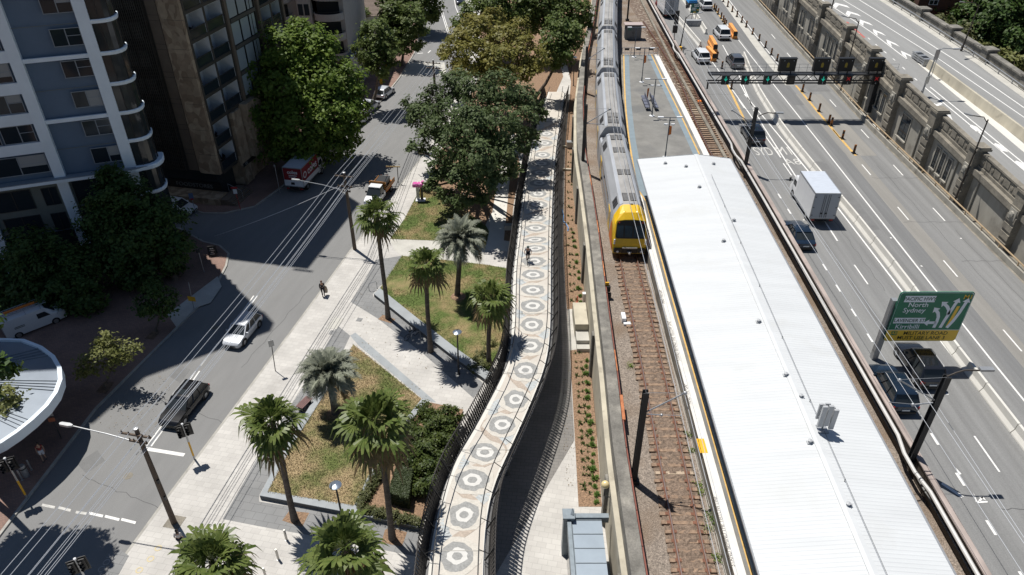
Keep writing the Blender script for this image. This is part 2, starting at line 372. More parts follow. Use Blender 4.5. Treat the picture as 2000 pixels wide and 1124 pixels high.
zsheet('lawn', [(752,549,.17),(785,500,.17),(870,508,.17),(947,517,.17),(1000,526,.17),(1000,600,.3),(985,660,.4),(952,726,.45),(944,728,.45),(742,564,.4)], m_grass)
zsheet('lawn', [(690,673,.2),(824,780,.33),(733,902,.47),(691,988,.5),(523,961,.5),(560,885,.44),(620,790,.32)], m_drygrass)
# raised planter kerbs (bluestone), each a real wall with a coping
def planter(name, label, outer, inner, ztop):
    """outer/inner pixel lines (same length) of the coping, ztop heights"""
    t = thing(name, label, 'planter wall', at(*outer[len(outer)//2], PZ))
    mb = MB(); wb = MB()
    for i in range(len(outer)-1):
        a,b = at(*outer[i],ztop[i]),at(*outer[i+1],ztop[i+1]); c,d = at(*inner[i+1],ztop[i+1]),at(*inner[i],ztop[i])
        mb.poly([a,b,c,d]); lo = lambda p, q: Vector((p.x,p.y,q))
        k = .07
        mb.poly([a,lo(a,a.z-k),lo(b,b.z-k),b]); mb.poly([d,c,lo(c,c.z-k),lo(d,d.z-k)])
        wb.poly([lo(a,a.z-k),lo(a,PZ-.05),lo(b,PZ-.05),lo(b,b.z-k)]); wb.poly([lo(d,d.z-k),lo(c,c.z-k),lo(c,PZ-.05),lo(d,PZ-.05)])
    for i in (0,len(outer)-1):
        a,d = at(*outer[i],ztop[i]),at(*inner[i],ztop[i]); wb.poly([a,d,Vector((d.x,d.y,PZ-.05)),Vector((a.x,a.y,PZ-.05))])
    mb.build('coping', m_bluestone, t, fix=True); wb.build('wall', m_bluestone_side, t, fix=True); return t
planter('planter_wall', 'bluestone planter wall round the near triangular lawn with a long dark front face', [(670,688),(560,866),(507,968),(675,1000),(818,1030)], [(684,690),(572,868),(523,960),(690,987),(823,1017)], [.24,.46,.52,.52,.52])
planter('planter_wall', 'low bluestone kerb between the near lawn and the hedge bed', [(691,988),(733,902),(781,832),(824,779)], [(699,990),(742,906),(791,836),(834,783)], [.516,.5,.45,.4])
planter('planter_wall', 'bluestone retaining kerb along the lawn behind the parked bicycle', [(730,574),(800,630),(880,692),(949,742)], [(742,563),(812,619),(892,681),(960,729)], [.5,.52,.52,.52])
psheet('paving_band', [(684,656),(694,650),(852,786),(830,783),(700,675)], PZ+.006, m_bluestone)
psheet('tree_pit', [(551,1017),(565,998),(604,1002),(590,1030)], PZ+.006, m_mulch)
psheet('tree_pit', [(752,1035),(762,1030),(795,1040),(785,1068),(745,1060)], PZ+.006, m_mulch)
psheet('tree_pit', [(738,624),(748,615),(772,624),(764,632)], PZ+.006, m_mulch)
zsheet('hedge_soil', [(700,991,.42),(742,907,.42),(791,838,.36),(834,785,.3),(905,800,.3),(880,870,.36),(845,960,.42),(824,1016,.42)], m_mulch)
# ---- street markings
def mark(pts, m=m_white, z=.006, name='road_marking'): return psheet(name, pts, z, m)
mark([(278,872),(362,886),(358,892),(283,880)])
for x0, x1, y0, y1 in ((82,107,984,989),(114,138,989,995),(148,169,998,1001),(174,201,1000,1006),(205,233,1006,1013),(237,265,1012,1019)):
    mark([(x0+1,y0),(x1+1,y1),(x1-1,y1+5),(x0-1,y0+5)], m_white if x0 > 170 else m_worn)
def line(pts, wd, z=.006, m=m_white, name='road_marking', zf=None):
    """painted line of width wd along world points"""
    mb = MB(); L, R = [], []
    for i, p in enumerate(pts):
        a = Vector(pts[max(i-1,0)]).to_2d(); b = Vector(pts[min(i+1,len(pts)-1)]).to_2d(); d = (b-a).normalized(); n = Vector((-d.y,d.x))*wd/2
        zz = z if zf is None else zf(p[1])
        L.append((p[0]+n.x,p[1]+n.y,zz)); R.append((p[0]-n.x,p[1]-n.y,zz))
    for i in range(len(pts)-1): mb.poly([R[i],R[i+1],L[i+1],L[i]])
    o = mb.build(name, m)
    if o.data.polygons[0].normal.z < 0: o.data.flip_normals()
    return tag(o, kind='structure')
for off in (-.16,.16):
    line([(p.x+off,p.y) for p in (at(330,818),at(291,872))], .12)
    line([(p.x+off,p.y) for p in (at(386,725),at(372,745))], .12)
    line([(p.x+off,p.y) for p in (at(499,578),at(475,612))], .12)
    line([(p.x+off,p.y) for p in (at(856,-8),at(865,30),at(877,68))], .14)
line([at(425,670),at(392,715)], .12, m=m_worn)
line([at(886,-8),at(890,15),at(899,36)], .14)
line([at(828,73),at(841,70)], .3); line([at(815,105),at(826,104)], .25); line([at(841,99),at(836,104)], .2)
for k, (x, y) in enumerate(((309,1071),(294,1092),(272,1114))):
    c = at(x, y, PZ)
    mb = MB(); n = 20
    mb.add([(c.x+r*math.cos(2*math.pi*j/n), c.y+r*math.sin(2*math.pi*j/n), PZ+.004) for r in (.14,.23) for j in range(n)], [(j,(j+1)%n,n+(j+1)%n,n+j) for j in range(n)])
    o = mb.build('round_marking', m_num); tag(o, kind='structure')
    if o.data.polygons[0].normal.z < 0: o.data.flip_normals()
def ground_text(txt, c, xdir, ydir, size, m, z, sx=1, name='road_marking', spacing=1, bold=0):
    o = text_mesh(txt, size, m, name, None, frame4((c[0],c[1],z), xdir, ydir), ext=.0015, sx=sx, spacing=spacing, bold=bold); return tag(o, kind='structure')
d0 = (at(222,1080)-at(194,1120)).normalized()
ground_text('LOOK', at(205,1104), d0, (-d0.y,d0.x,0), .6, M('faded_road_paint', (.36,.355,.34), .85, var=.25, scale=6), .006)

# ================================================================== railway, motorway and upper road levels
ZR, ZM = 4.75, 5.3
def wallx(Y): return interp([(10,5.92),(32.7,6.06),(39,6.33),(47.7,6.56),(58,6.88),(69,7.08),(78,7.15),(92,8.1),(112,10.4),(130,13.0),(150,15.6),(175,19)], Y)
WY = [13,22,32.7,39,47.7,58,69,78,86,92,102,112,121,130,140,150,175]
def mwx(Y): return interp([(10,24.45),(33,24.7),(65,25.1),(113,25.3),(143,25.8),(175,26.5)], Y)     # outer face of the motorway's left parapet
ball = MB()
for a, b in zip(WY, WY[1:]): ball.poly([(wallx(a)+.9,a,ZR),(mwx(a),a,ZR),(mwx(b),b,ZR),(wallx(b)+.9,b,ZR)])
struct('ballast_bed', ball, m_ballast)
def vx(Y): return interp([(10,44.05),(85,44.15),(100,44.9),(139,46.6),(175,48.5)], Y)               # foot of the viaduct
mw = MB()
for a, b in zip(WY, WY[1:]): mw.poly([(mwx(a)-.1,a,ZM),(vx(a)+.6,a,ZM),(vx(b)+.6,b,ZM),(mwx(b)-.1,b,ZM)])
struct('motorway', mw, m_mway)
def zup(Y): return interp([(10,7.4),(56,9.65),(64,10.0),(73,10.45),(91,11.25),(110,11.6),(140,11.9),(175,12)], Y)
UY = list(range(10,176,6)); up = MB()
for a, b in zip(UY, UY[1:]): up.poly([(vx(a)+.7,a,zup(a)),(59,a,zup(a)),(59,b,zup(b)),(vx(b)+.7,b,zup(b))])
struct('upper_road', up, m_upper)
struct('right_hillside', MB().poly([(59,0,5),(200,0,3),(200,260,7),(59,260,7)]), m_soil)
# motorway lanes: darker and buff resurfaced strips, then paint
def strip(x0f, x1f, y0, y1, z, m, n=12, zf=None, name='lane_surface'):
    mb = MB(); ys = [y0+(y1-y0)*i/n for i in range(n+1)]
    for a, b in zip(ys, ys[1:]):
        z0, z1 = (z, z) if zf is None else (zf(a)+z, zf(b)+z)
        mb.poly([(x0f(a),a,z0),(x1f(a),a,z0),(x1f(b),b,z1),(x0f(b),b,z1)])
    return struct(name, mb, m)
sR = lambda Y: interp([(20,34.85),(37,34.92),(46,35.04),(50,35.11),(80,35.78),(117,36.5),(160,38)], Y)
yl = lambda Y: interp([(70,38.6),(80,38.63),(89,38.82),(97,39.08),(110,39.31),(117,39.6),(150,41.4)], Y)
dC = lambda Y: interp([(20,37.5),(42,37.76),(62,38.09),(74,38.4),(90,38.9)], Y)
eR = lambda Y: interp([(10,43.75),(72,43.9),(80,44.07),(97,44.48),(117,44.98),(150,46.6)], Y)
strip(lambda Y: sR(Y)+.55, lambda Y: sR(Y)+2.3, 12, 88, ZM+.004, m_lane)
strip(lambda Y: sR(Y)+.4, lambda Y: yl(Y)-.9, 92, 150, ZM+.004, m_lane)
strip(lambda Y: yl(Y)-1.0, lambda Y: yl(Y)+2.4, 76.5, 96, ZM+.0041, m_buff)
strip(lambda Y: dC(Y)-.9, lambda Y: dC(Y)+.6, 12, 76.5, ZM+.0041, m_buff)
strip(lambda Y: yl(Y)-1.4, lambda Y: yl(Y)-.2, 99.5, 150, ZM+.008, m_conc)
strip(lambda Y: vx(Y)-1.5+.35, lambda Y: vx(Y)+.3, 12, 170, ZM+.0045, m_viadtop, name='gutter')
strip(lambda Y: mwx(Y)+.3, lambda Y: mwx(Y)+.95, 12, 170, ZM+.0045, m_viadtop, name='gutter')
def sline(xf, y0, y1, wd=.14, m=m_white, z=ZM+.012, n=14): return strip(lambda Y: xf(Y)-wd/2, lambda Y: xf(Y)+wd/2, y0, y1, z, m, n, name='road_marking')
sline(sR, 12, 150); sline(eR, 70, 150); sline(lambda Y: interp([(20,32.7),(33,32.58),(50,32.35),(65,32.28),(80,31.85),(84,31.7)], Y)-.1, 12, 96)
sline(lambda Y: interp([(60,29.9),(85,30.6),(100,31.6)], Y), 58, 100); sline(lambda Y: interp([(62,30.1),(85,30.0),(110,29.9),(142,28.2)], Y), 76, 145)
sline(yl, 76.5, 96, .3, m_yellowline); sline(yl, 96.2, 99.4, .3, m_yellowline); sline(lambda Y: yl(Y)-3.6, 128, 150, .3, m_yellowline); sline(lambda Y: yl(Y)+.15, 108, 150)
sline(lambda Y: interp([(86,29.95),(100,31),(112,32.0)], Y)-1.2, 86, 104, .3, m_yellowline)
sline(lambda Y: interp([(88,30.6),(104,32.4),(118,33.4)], Y), 88, 118)
for y in (67.3,64.1,60.9,57.4,54.1,50.9,47.5,44.3,40.9,37.4,33.9,30.6,27.1,23.8,20.4): sline(lambda Y: 27.16, y-1.0, y, .16, n=1)
for y in (53.97,33.67,74.5,94): sline(lambda Y: 29.85, y-3.0, y, .12, n=1)
for y in (74.2,64.5,54.7,44.8,35,25,84): sline(dC, y-2.6, y, .12, n=1)
for y in (74.1,64.3,84,94,104,114,124): sline(lambda Y: (dC(Y)+3.4 if Y < 90 else yl(Y)+2.9), y-2.6, y, .12, n=1)
for k, (x, y) in enumerate(((1520,540),(1655,800),(1600,405),(1675,440),(1740,465),(1800,520),(1877,466),(1570,430),(1825,700),(1850,770))):
    c = at(x, y, ZM+.012); sline(lambda Y: c.x, c.y-.08, c.y+.08, .16, n=1)
for t, px in (('SYD',(1491,297)),('M1',(1532,296)),('A8',(1548,317))):
    ground_text(t, at(*px, ZM), (1,0,0), (0,1,0), 3.1 if t != 'A8' else 2.1, m_worn, ZM+.014, sx=.38 if t == 'SYD' else .5 if t == 'M1' else .75)
# worn arrows near the frame's lower right corner
for pts in ([(1867,914),(1878,926),(1873,928)],[(1841,942),(1883,970),(1878,973),(1838,946)],[(1901,962),(1909,980),(1906,981)],[(1909,979),(1929,979),(1929,982),(1909,983)],[(1911,978),(1917,970),(1921,972),(1914,981)],[(1911,971),(1921,971),(1926,978),(1918,974)]):
    mark(pts, m_white, ZM+.012)
# upper road paint
ul = lambda x0, x1, y0, y1, wd=.16, m=m_white, n=8: strip(lambda Y: lerp(x0,x1,(Y-y0)/(y1-y0))-wd/2, lambda Y: lerp(x0,x1,(Y-y0)/(y1-y0))+wd/2, y0, y1, .012, m, n, zup, 'road_marking')

# cracks, patches and covers that keep the roads from looking new
m_crack = M('sealed_crack', (.09,.09,.09), .9)
m_patch = M('asphalt_patch', (.165,.165,.163), .9, var=.1, scale=1, fine=.15, fscale=25)
for y, x0, x1 in ((70.9,38.2,43.6),(61.5,37.4,43.7),(54.6,39.5,43.6),(27.9,28.4,31.6),(22.6,27.6,30.8),(96,25.8,31.5),(106,34,44)):
    line([(x0+(x1-x0)*i/9, y+math.sin(i*2.3+y)*.07) for i in range(10)], .05, ZM+.0052, m_crack, 'lane_surface')
for x, y0, y1 in ((40.0,40,74),(28.6,36,58),(41.6,14,60),(30.9,50,66)):
    line([(x+math.sin(i*1.7+x)*.08, y0+(y1-y0)*i/24) for i in range(25)], .035, ZM+.0053, m_crack, 'lane_surface')
for x0, x1, y0, y1 in ((28.0,30.6,60.4,61.1),(36.2,38.0,99,104),(40.1,43.2,97,100.5),(27.6,29.4,84,86.5),(33.1,34.6,60,75)):
    sheet('lane_surface', [(x0,y0),(x1,y0+.05),(x1,y1),(x0,y1-.05)], ZM+.0048, m_patch)
for a, b in (((560,880),(300,770)),((470,720),(610,560)),((160,930),(330,1000)),((640,430),(740,290))):
    p, q = at(*a), at(*b); line([p.lerp(q,i/14)+Vector((math.sin(i*1.9)*.1,math.cos(i*2.7)*.1,0)) for i in range(15)], .035, .0045, m_crack, 'street_crack')
for pts in ([(330,735),(350,712),(372,722),(352,748)],[(600,420),(640,370),(662,380),(622,432)],[(150,905),(190,880),(205,900),(168,925)]): psheet('street_patch', pts, .0035, m_patch)
for px, r in (((560,700),.35),((420,640),.3),((250,930),.33),((690,330),.35)):
    c = at(*px); mb = MB(); mb.lathe([(r,.004),(r*.85,.008),(.001,.008)], c, 16); tag(mb.build('manhole_cover', m_viadtop), kind='structure')
ul(56.0,53.9,72,125); ul(54.6,51.3,72,125,.14); ul(49.35,49.3,92,103); ul(49.3,48.0,103,125)
for off in (0,.75): ul(48.1+off,47.5+off*.9,60,83)
for y in (100.4,97.7,94.8,92,89,85.5): strip(lambda Y: 47.6+(Y-92)*.02, lambda Y: 47.75+(Y-92)*.02, y-.55, y+.2, .012, m_white, 1, zup, 'road_marking')
def up_poly(pts, m=m_white, dz=.012):
    mb = MB(); mb.poly([(x,y,zup(y)+dz) for x, y in pts]); o = mb.build('road_marking', m)
    if o.data.polygons[0].normal.z < 0: o.data.flip_normals()
    tag(o, kind='structure')
for y in (92.4,97,101.6,106.2,110.8,115.4,120):
    x0 = interp([(92,49.5),(103,49.5),(125,48.2)], y); x1 = interp([(90,50.4),(125,51.1)], y); xm = (x0+x1)/2
    up_poly([(x0,y-.2),(xm,y+1.5),(xm,y+2.9),(x0,y+1.2)]); up_poly([(xm,y+1.5),(x1,y-.2),(x1,y+1.2),(xm,y+2.9)])
up_poly([(46.2,100.7),(47.6,100.7),(47.9,108),(46.5,108)], M('red_bus_lane_coating', (.42,.13,.11), .85, var=.15, scale=2), .008)
ground_text('BUS', (46.95,102.6), (-1,0,0), (0,-1,.06), 1.1, m_white, zup(102.6)+.02, sx=.5)
ground_text('LANE', (47.1,106.2), (-1,0,0), (0,-1,.06), 1.1, m_white, zup(106.2)+.02, sx=.42)
ax, ay = 46.5, 77.4
up_poly([(ax-.1,ay-2.2),(ax+.1,ay-2.2),(ax+.1,ay+1),(ax-.1,ay+1)]); up_poly([(ax-.5,ay-1.6),(ax,ay-3.4),(ax+.5,ay-1.6)]); up_poly([(ax+.1,ay+.2),(ax+.9,ay+.8),(ax+.9,ay+1.2),(ax+.1,ay+.7)])
for x, y in ((47.9,71.8),(48.2,67.6),(48.3,63.9)): up_poly([(x-.3,y-.5),(x+.3,y-.9),(x+.35,y+.6),(x,y+1.1),(x-.35,y+.7)])
strip(lambda Y: 50.0, lambda Y: 51.0, 60, 90.5, .006, m_white_conc, 8, zup, 'median_apron')
strip(lambda Y: 57.2, lambda Y: 58.5, 60, 150, .006, m_conc, 12, zup, 'shoulder')

# ---------------------------------------------------------------- viaduct with pilasters and windows (right)
def sweep(xf, zf, y0, y1, prof, mb, n=None, mi=0):
    """sweep an (dx, dz) profile along Y, base line x=xf(Y), z=zf(Y)"""
    n = n or max(1, int((y1-y0)/3)); rings = []
    for i in range(n+1):
        Y = y0+(y1-y0)*i/n; rings.append([(xf(Y)+a, Y, zf(Y)+b) for a, b in prof])
    return mb.loft(rings, mi)
via = thing('viaduct_wall', 'long stone viaduct retaining wall with pilasters and tall windows along the motorway', 'viaduct', (vx(85),85,ZM))
PIL = [56.6,65.0,73.3,82.2,91.6,101,112,123.5,135.5,148]
mb = MB(); sweep(lambda Y: vx(Y)+.25, lambda Y: 0, 12, 170, [(0,ZM-.3),(1.2,ZM-.3),(1.2,7),(0,7)], mb)
mb = MB()
sweep(lambda Y: vx(Y)+.3, zup, 12, 168, [(0,-6.5),(1.0,-6.5),(1.0,-.85),(0,-.85)], mb, 60)
WALL = mb.build('wall', m_viad, via, fix=True)
mb = MB()
sweep(lambda Y: vx(Y), zup, 12, 168, [(-.12,-.95),(.9,-.95),(.9,-.4),(-.12,-.4)], mb, 60)
sweep(lambda Y: vx(Y), zup, 12, 168, [(.05,-1.2),(.6,-1.2),(.6,-.951),(.05,-.951)], mb, 60)
mb.build('cornice', m_viadtop, via, fix=True)
mb = MB(); sweep(lambda Y: vx(Y)+.35, zup, 12, 168, [(0,-.4),(.35,-.4),(.35,.95),(0,.95)], mb, 60)
sweep(lambda Y: vx(Y)+.25, zup, 12, 168, [(0,.951),(.55,.951),(.55,1.12),(0,1.12)], mb, 60)
sweep(lambda Y: vx(Y)+.27, zup, 12, 168, [(0,-.399),(.08,-.399),(.08,-.1),(0,-.1)], mb, 60)
mb.build('parapet', m_viadtop, via, fix=True)
random.seed(5)
for a, b in zip(PIL, PIL[1:]):
    n = 4; pm = MB()
    for i in range(n):
        y0 = a+.9+(b-a-1.8)*i/n+.15; y1 = a+.9+(b-a-1.8)*(i+1)/n-.55; x = vx(y0)+.26; z = zup((y0+y1)/2)
        pm.box(x+.04,x+.1,y0,y1,z+.12,z+.78)
        pm.lathe([(.001,.0),(.2,.02),(.2,.1)], (x,y1+.28,z+.45), 10, axis='X')
    pm.build('parapet_panel', m_viadtop, via, fix=True)
for y in PIL:
    x, z = vx(y), zup(y); mb = MB()
    mb.box(x-.3,x+.5,y-.65,y+.65,ZM-.2,z+1.25); mb.box(x-.42,x+1.0,y-.78,y+.78,z+1.251,z+1.45); mb.box(x-.36,x+.9,y-.7,y+.7,z+1.451,z+1.6)
    for k in range(5): mb.box(x-.38,x-.29,y-.66,y+.66,ZM+.3+k*.85,ZM+.85+k*.85)
    p = mb.build('pilaster', m_viadtop, via, fix=True)
    sb = MB(); sb.box(x-.42,x-.31,y-.48,y+.48,z-1.3,z-.3); sb.lathe([(.001,-.2),(.28,-.14),(.3,-.001)], (x-.42,y,z-.8), 12, axis='X'); sb.build('shield', m_viad, p, fix=True)
m_wframe = M('window_frame_paint', (.42,.39,.33), .7)
def vwin(y, wd, z0, z1, bars=2):
    x = vx(y)+.3; fm = MB()
    for y0, y1, a, b in ((y-wd/2-.1,y-wd/2,z0,z1),(y+wd/2,y+wd/2+.1,z0,z1),(y-wd/2-.1,y+wd/2+.1,z1,z1+.1)): fm.box(x-.1,x+.02,y0,y1,a,b)
    f = fm.build('window', m_viad, via)
    s = MB(); s.box(x-.22,x+.02,y-wd/2-.15,y+wd/2+.15,z0-.16,z0-.002); s.build('sill', m_viad, f)
    g = MB(); g.box(x-.03,x+.03,y-wd/2,y+wd/2,z0,z1,0)
    for i in range(1,bars+1): g.box(x-.05,x-.031,y-wd/2,y+wd/2,z0+(z1-z0)*i/(bars+1)-.03,z0+(z1-z0)*i/(bars+1)+.03,1)
    g.box(x-.05,x-.031,y-.025,y+.025,z0,z1,1)
    g.build('pane', [m_wglass, m_dsteel], f)
for a, b, ws in ((56.6,65,[]),(65,73.3,[(68.6,.75),(69.9,.75),(71.2,.75)]),(73.3,82.2,[(78.9,2.1)]),(82.2,91.6,[(85.1,.85),(86.6,.85),(88.1,.85),(89.6,.85)]),(91.6,101,[(97.5,.9)]),(101,112,[(103.6,.8),(105.2,.8),(106.8,.8),(108.4,.8)]),(112,123.5,[(114.6,.9),(116.2,.9),(119.4,.9),(121.0,.9)]),(123.5,135.5,[(126,.8),(129,1),(130.6,1)]),(135.5,148,[(138,.9),(140,.9)])):
    for y, wd in ws:
        zt = zup(y)-1.75; vwin(y, wd, zt-2.3 if wd < 2 else zt-2.6, zt)
# drain pipes on the viaduct
for y in (63.2,67.4,75.5): 
    mb = MB(); x = vx(y)+.2; mb.tube([(x,y,ZM+.3),(x,y,zup(y)-1.3)], .09, 8); mb.build('drainpipe', m_viad, via)
# low parapet with rail between motorway and viaduct
lw = thing('low_barrier_wall', 'low stained concrete wall with a rail on the motorway edge below the viaduct', 'wall', (vx(80)-1,80,ZM))
mb = MB(); sweep(lambda Y: vx(Y)-.95, lambda Y: ZM, 12, 168, [(0,-.1),(.3,-.1),(.3,.55),(0,.55)], mb, 50); mb.build('wall', m_viad, lw, fix=True)
mb = MB(); pts = [(vx(y)-.8,y,ZM+.95) for y in range(12,168,4)]; mb.tube(pts, .07, 6)
for y in range(14,168,3): mb.box(vx(y)-.84,vx(y)-.76,y-.05,y+.05,ZM+.55,ZM+.9)
mb.build('rail', M('tan_guard_rail',(.38,.28,.17),.7,var=.2,scale=2), lw)
fn = thing('mesh_fence', 'dark mesh safety fence along the foot of the far viaduct wall', 'fence', (vx(125)-.5,125,ZM))
mb = MB()
for y in np.arange(105,160,1.5): mb = MB(); mb.box(vx(y)-.55,vx(y)-.49,y-.04,y+.04,ZM,ZM+2.4); mb.build('post', m_dsteel, fn)
mb = MB()
for y0 in np.arange(105,158.5,1.5):
    for k in range(13): mb.bar((vx(y0)-.52,y0,ZM+.3+k*.17),(vx(y0+1.5)-.52,y0+1.5,ZM+.3+k*.17),.035,.045)
mb.build('mesh', m_dsteel, fn)
# far side parapet, median wall and crash cushion of the upper road
rp = thing('roadside_parapet', 'dark weathered concrete parapet with square piers on the far edge of the upper road', 'parapet', (59,90,11))
mb = MB(); sweep(lambda Y: 58.7, zup, 40, 168, [(0,-.3),(.5,-.3),(.5,1.0),(0,1.0)], mb, 40); sweep(lambda Y: 58.55, zup, 40, 168, [(0,1.001),(.8,1.001),(.8,1.18),(0,1.18)], mb, 40); mb.build('wall', m_parapet, rp, fix=True)
for y in (73.5,82.5,91.5,100.5,109.5,118.5,128,138):
    mb = MB(); mb.box(58.4,59.6,y-.7,y+.7,zup(y)-.3,zup(y)+1.35); mb.box(58.25,59.75,y-.85,y+.85,zup(y)+1.351,zup(y)+1.55); mb.build('pier', m_parapet, rp)
mb = MB(); mb.tube([(58.1,y,zup(y)+.55) for y in range(60,150,5)], .06, 6)
for y in range(60,150,3): mb.box(58.05,58.15,y-.05,y+.05,zup(y),zup(y)+.55)
mb.build('guard_rail', m_steel, rp)
md = MB(); sweep(lambda Y: interp([(50,51.9),(69,51.41),(88,50.68)], Y), zup, 45, 89, [(-.3,0),(.3,0),(.12,1.0),(-.12,1.0)], md, 18)
tag(md.build('median_wall', m_wallconc, fix=True), 'streaky pale concrete median wall running down the middle of the upper road', 'wall')
cc = thing('crash_cushion', 'striped grey and white crash cushion at the nose of the median wall', 'crash cushion', (50.55,91,zup(91)))
for k in range(5):
    mb = MB(); y = 89.5+k*.62; mb.box(50.2,50.95,y,y+.5,zup(y)+.05,zup(y)+.85); mb.build('cushion_bay', m_dsteel if k % 2 else m_steel, cc)
mb = MB()
for k in range(3):
    for x in (50.14,50.96): mb.box(x,x+.06,89.4,92.7,zup(91)+.15+k*.26,zup(91)+.31+k*.26)
mb.build('fender', m_steel, cc)

# ---------------------------------------------------------------- motorway's left parapet, pipe and dirt strip
pw = thing('motorway_parapet', 'long brown steel and concrete parapet between the railway and the motorway', 'parapet', (25,60,ZM))
mb = MB(); sweep(mwx, lambda Y: 0, 12, 172, [(0,ZR-.2),(.25,ZR-.2),(.25,6.15),(0,6.15)], mb, 40); mb.build('wall', m_brownsteel, pw, fix=True)
mb = MB(); sweep(mwx, lambda Y: 0, 12, 172, [(-.05,6.151),(.32,6.151),(.32,6.25),(-.05,6.25)], mb, 40); mb.build('capping', M('pale_worn_capping',(.36,.3,.27),.8,var=.3,scale=1,stretch=(1,.4,1)), pw, fix=True)
pp = MB(); pts = [(mwx(y)-.28 - (.25 if abs(y-31) < 1.2 or abs(y-76) < 1.2 or abs(y-113) < 1.2 else 0), y, 6.05) for y in np.arange(12,172,1.5)]
pp.tube(pts, .12, 8); tag(pp.build('service_pipe', M('white_service_pipe',(.55,.54,.52),.5,var=.1), smooth=True), 'long pale pipe running beside the motorway parapet', 'pipe')
strip(lambda Y: mwx(Y)-3.2, lambda Y: mwx(Y)-.9, 12, 170, ZR+.02, m_dirt, name='dirt_strip', n=30)
tr = MB(); sweep(lambda Y: mwx(Y)-1.25, lambda Y: 0, 12, 170, [(0,ZR),(.35,ZR),(.35,ZR+.32),(0,ZR+.32)], tr, 30)
tag(tr.build('cable_trough', m_viadtop, fix=True), 'low stained concrete cable trough beside the motorway parapet', 'cable trough')

# ---------------------------------------------------------------- retaining wall left of the railway
rw = thing('retaining_wall', 'tall cream rendered railway retaining wall with grey parapet above the planting bed', 'retaining wall', (7,60,0))
mb = MB(); sweep(wallx, lambda Y: 0, 13, 172, [(0,-.1),(.6,-.1),(.6,4.55),(.28,4.55),(.25,4.6),(0,4.6)], mb, 60); mb.build('wall', m_wallconc, rw, fix=True)
mb = MB(); sweep(wallx, lambda Y: 0, 13, 172, [(-.08,4.601),(.25,4.601),(.25,4.8),(-.08,4.8)], mb, 60); mb.build('ledge', m_wallconc, rw, fix=True)
mb = MB(); sweep(wallx, lambda Y: 0, 13, 172, [(.26,4.551),(.9,4.551),(.9,6.0),(.26,6.0)], mb, 60); sweep(wallx, lambda Y: 0, 13, 172, [(.22,6.001),(.98,6.001),(.98,6.12),(.22,6.12)], mb, 60); mb.build('parapet', m_parapet, rw, fix=True)
for y in (24,31,45.5,59,70.5,80.5,90.5):
    x = wallx(y); mb = MB(); mb.box(x-.22,x-.001,y-.3,y+.3,-.1,4.4); mb.build('buttress', m_parapet, rw)
ct = MB()
for i, y in enumerate(np.arange(13,150,2.4)):
    x0, x1 = wallx(y)+1.02, wallx(y+2.35)+1.02; k = random.choice((0,0,0,1)); sg = .12 if 33 < y < 37 else 0
    ct.bar((x0+sg,y,5.75),(x1+sg,y+2.35,5.75),.24,.22,k)
tag(ct.build('cable_duct', [M('brick_red_duct',(.19,.06,.04),.7,var=.25,scale=2), M('faded_orange_duct',(.42,.15,.06),.75,var=.3,scale=2)]), 'rusty red cable duct fixed along the inside of the railway parapet', 'cable duct')

# ---------------------------------------------------------------- platform
ptL = [at(1447,1124,6.0),at(1400,962,6.0),at(1357,843,6.0),at(1302,562,6.0),at(1262,440,6.0),at(1240,330,6.0),at(1223,240,6.0),at(1215,170,6.0),at(1213,108,6.0)]
PFL = [(12.05,13)] + [(p.x-.12 if i > 2 else p.x-.5, p.y) for i, p in enumerate(ptL)]
PFL = [(10.7+.9,13),(11.64,24),(11.78,34),(11.93,50),(12.15,60),(12.45,70),(13.1,80),(14.0,90),(15.1,100),(16.4,111)]
pfR = [at(1372,308,6.0),at(1330,220,6.0),at(1300,160,6.0),at(1275,108,6.0)]
PFR = [(20.9,13),(20.95,40),(21.3,60)] + [(p.x+.9,p.y) for p in pfR]
plat = thing('station_platform', 'long grey island railway platform with white, orange and blue edge lines', 'platform', (16,60,ZR))
mb = MB(); mb.prism(PFL + PFR[::-1], ZR-.1, 5.98); mb.build('slab', m_viadtop, plat)
pl_x = lambda Y: interp([(y,x) for x,y in PFL], Y); pr_x = lambda Y: interp([(y,x) for x,y in PFR], Y)
def pstrip(f0, f1, y0, y1, z, m, name, n=24):
    mb = MB(); ys = [y0+(y1-y0)*i/n for i in range(n+1)]
    for a, b in zip(ys, ys[1:]): mb.poly([(f0(a),a,z),(f1(a),a,z),(f1(b),b,z),(f0(b),b,z)])
    mb.build(name, m, plat)
m_plat = M('platform_asphalt', (.2,.195,.18), .9, var=.18, scale=.5, fine=.1, fscale=20, c3=(.15,.15,.145), scale3=.25)
pstrip(lambda Y: pl_x(Y)+.001, lambda Y: pr_x(Y)-.001, 13, 110.9, 5.985, m_plat, 'paving')
m_pw = M('white_platform_edge', (.68,.66,.62), .8, var=.1, scale=1)
pstrip(pl_x, lambda Y: pl_x(Y)+.62, 13, 66, 5.99, m_pw, 'edge_stone')
pstrip(lambda Y: pl_x(Y)-.0, lambda Y: pl_x(Y)+.25, 66, 110.9, 5.99, m_viadtop, 'edge_stone')
pstrip(lambda Y: pl_x(Y)+(.85 if Y < 66 else .3), lambda Y: pl_x(Y)+(.97 if Y < 66 else .48), 13, 110.8, 5.992, m_yellowline, 'edge_line', 40)
pstrip(lambda Y: pl_x(Y)+(.97 if Y < 66 else .5), lambda Y: pl_x(Y)+(1.45 if Y < 66 else 1.15), 13, 110.8, 5.99, M('blue_grey_tactile',(.2,.25,.28),.85,var=.1), 'tactile_strip', 40)
pstrip(lambda Y: pr_x(Y)-.65, pr_x, 55, 110.9, 5.99, m_pw, 'edge_stone')
pstrip(lambda Y: pr_x(Y)-1.15, lambda Y: pr_x(Y)-.98, 55, 110.9, 5.992, m_yellowline, 'edge_line')
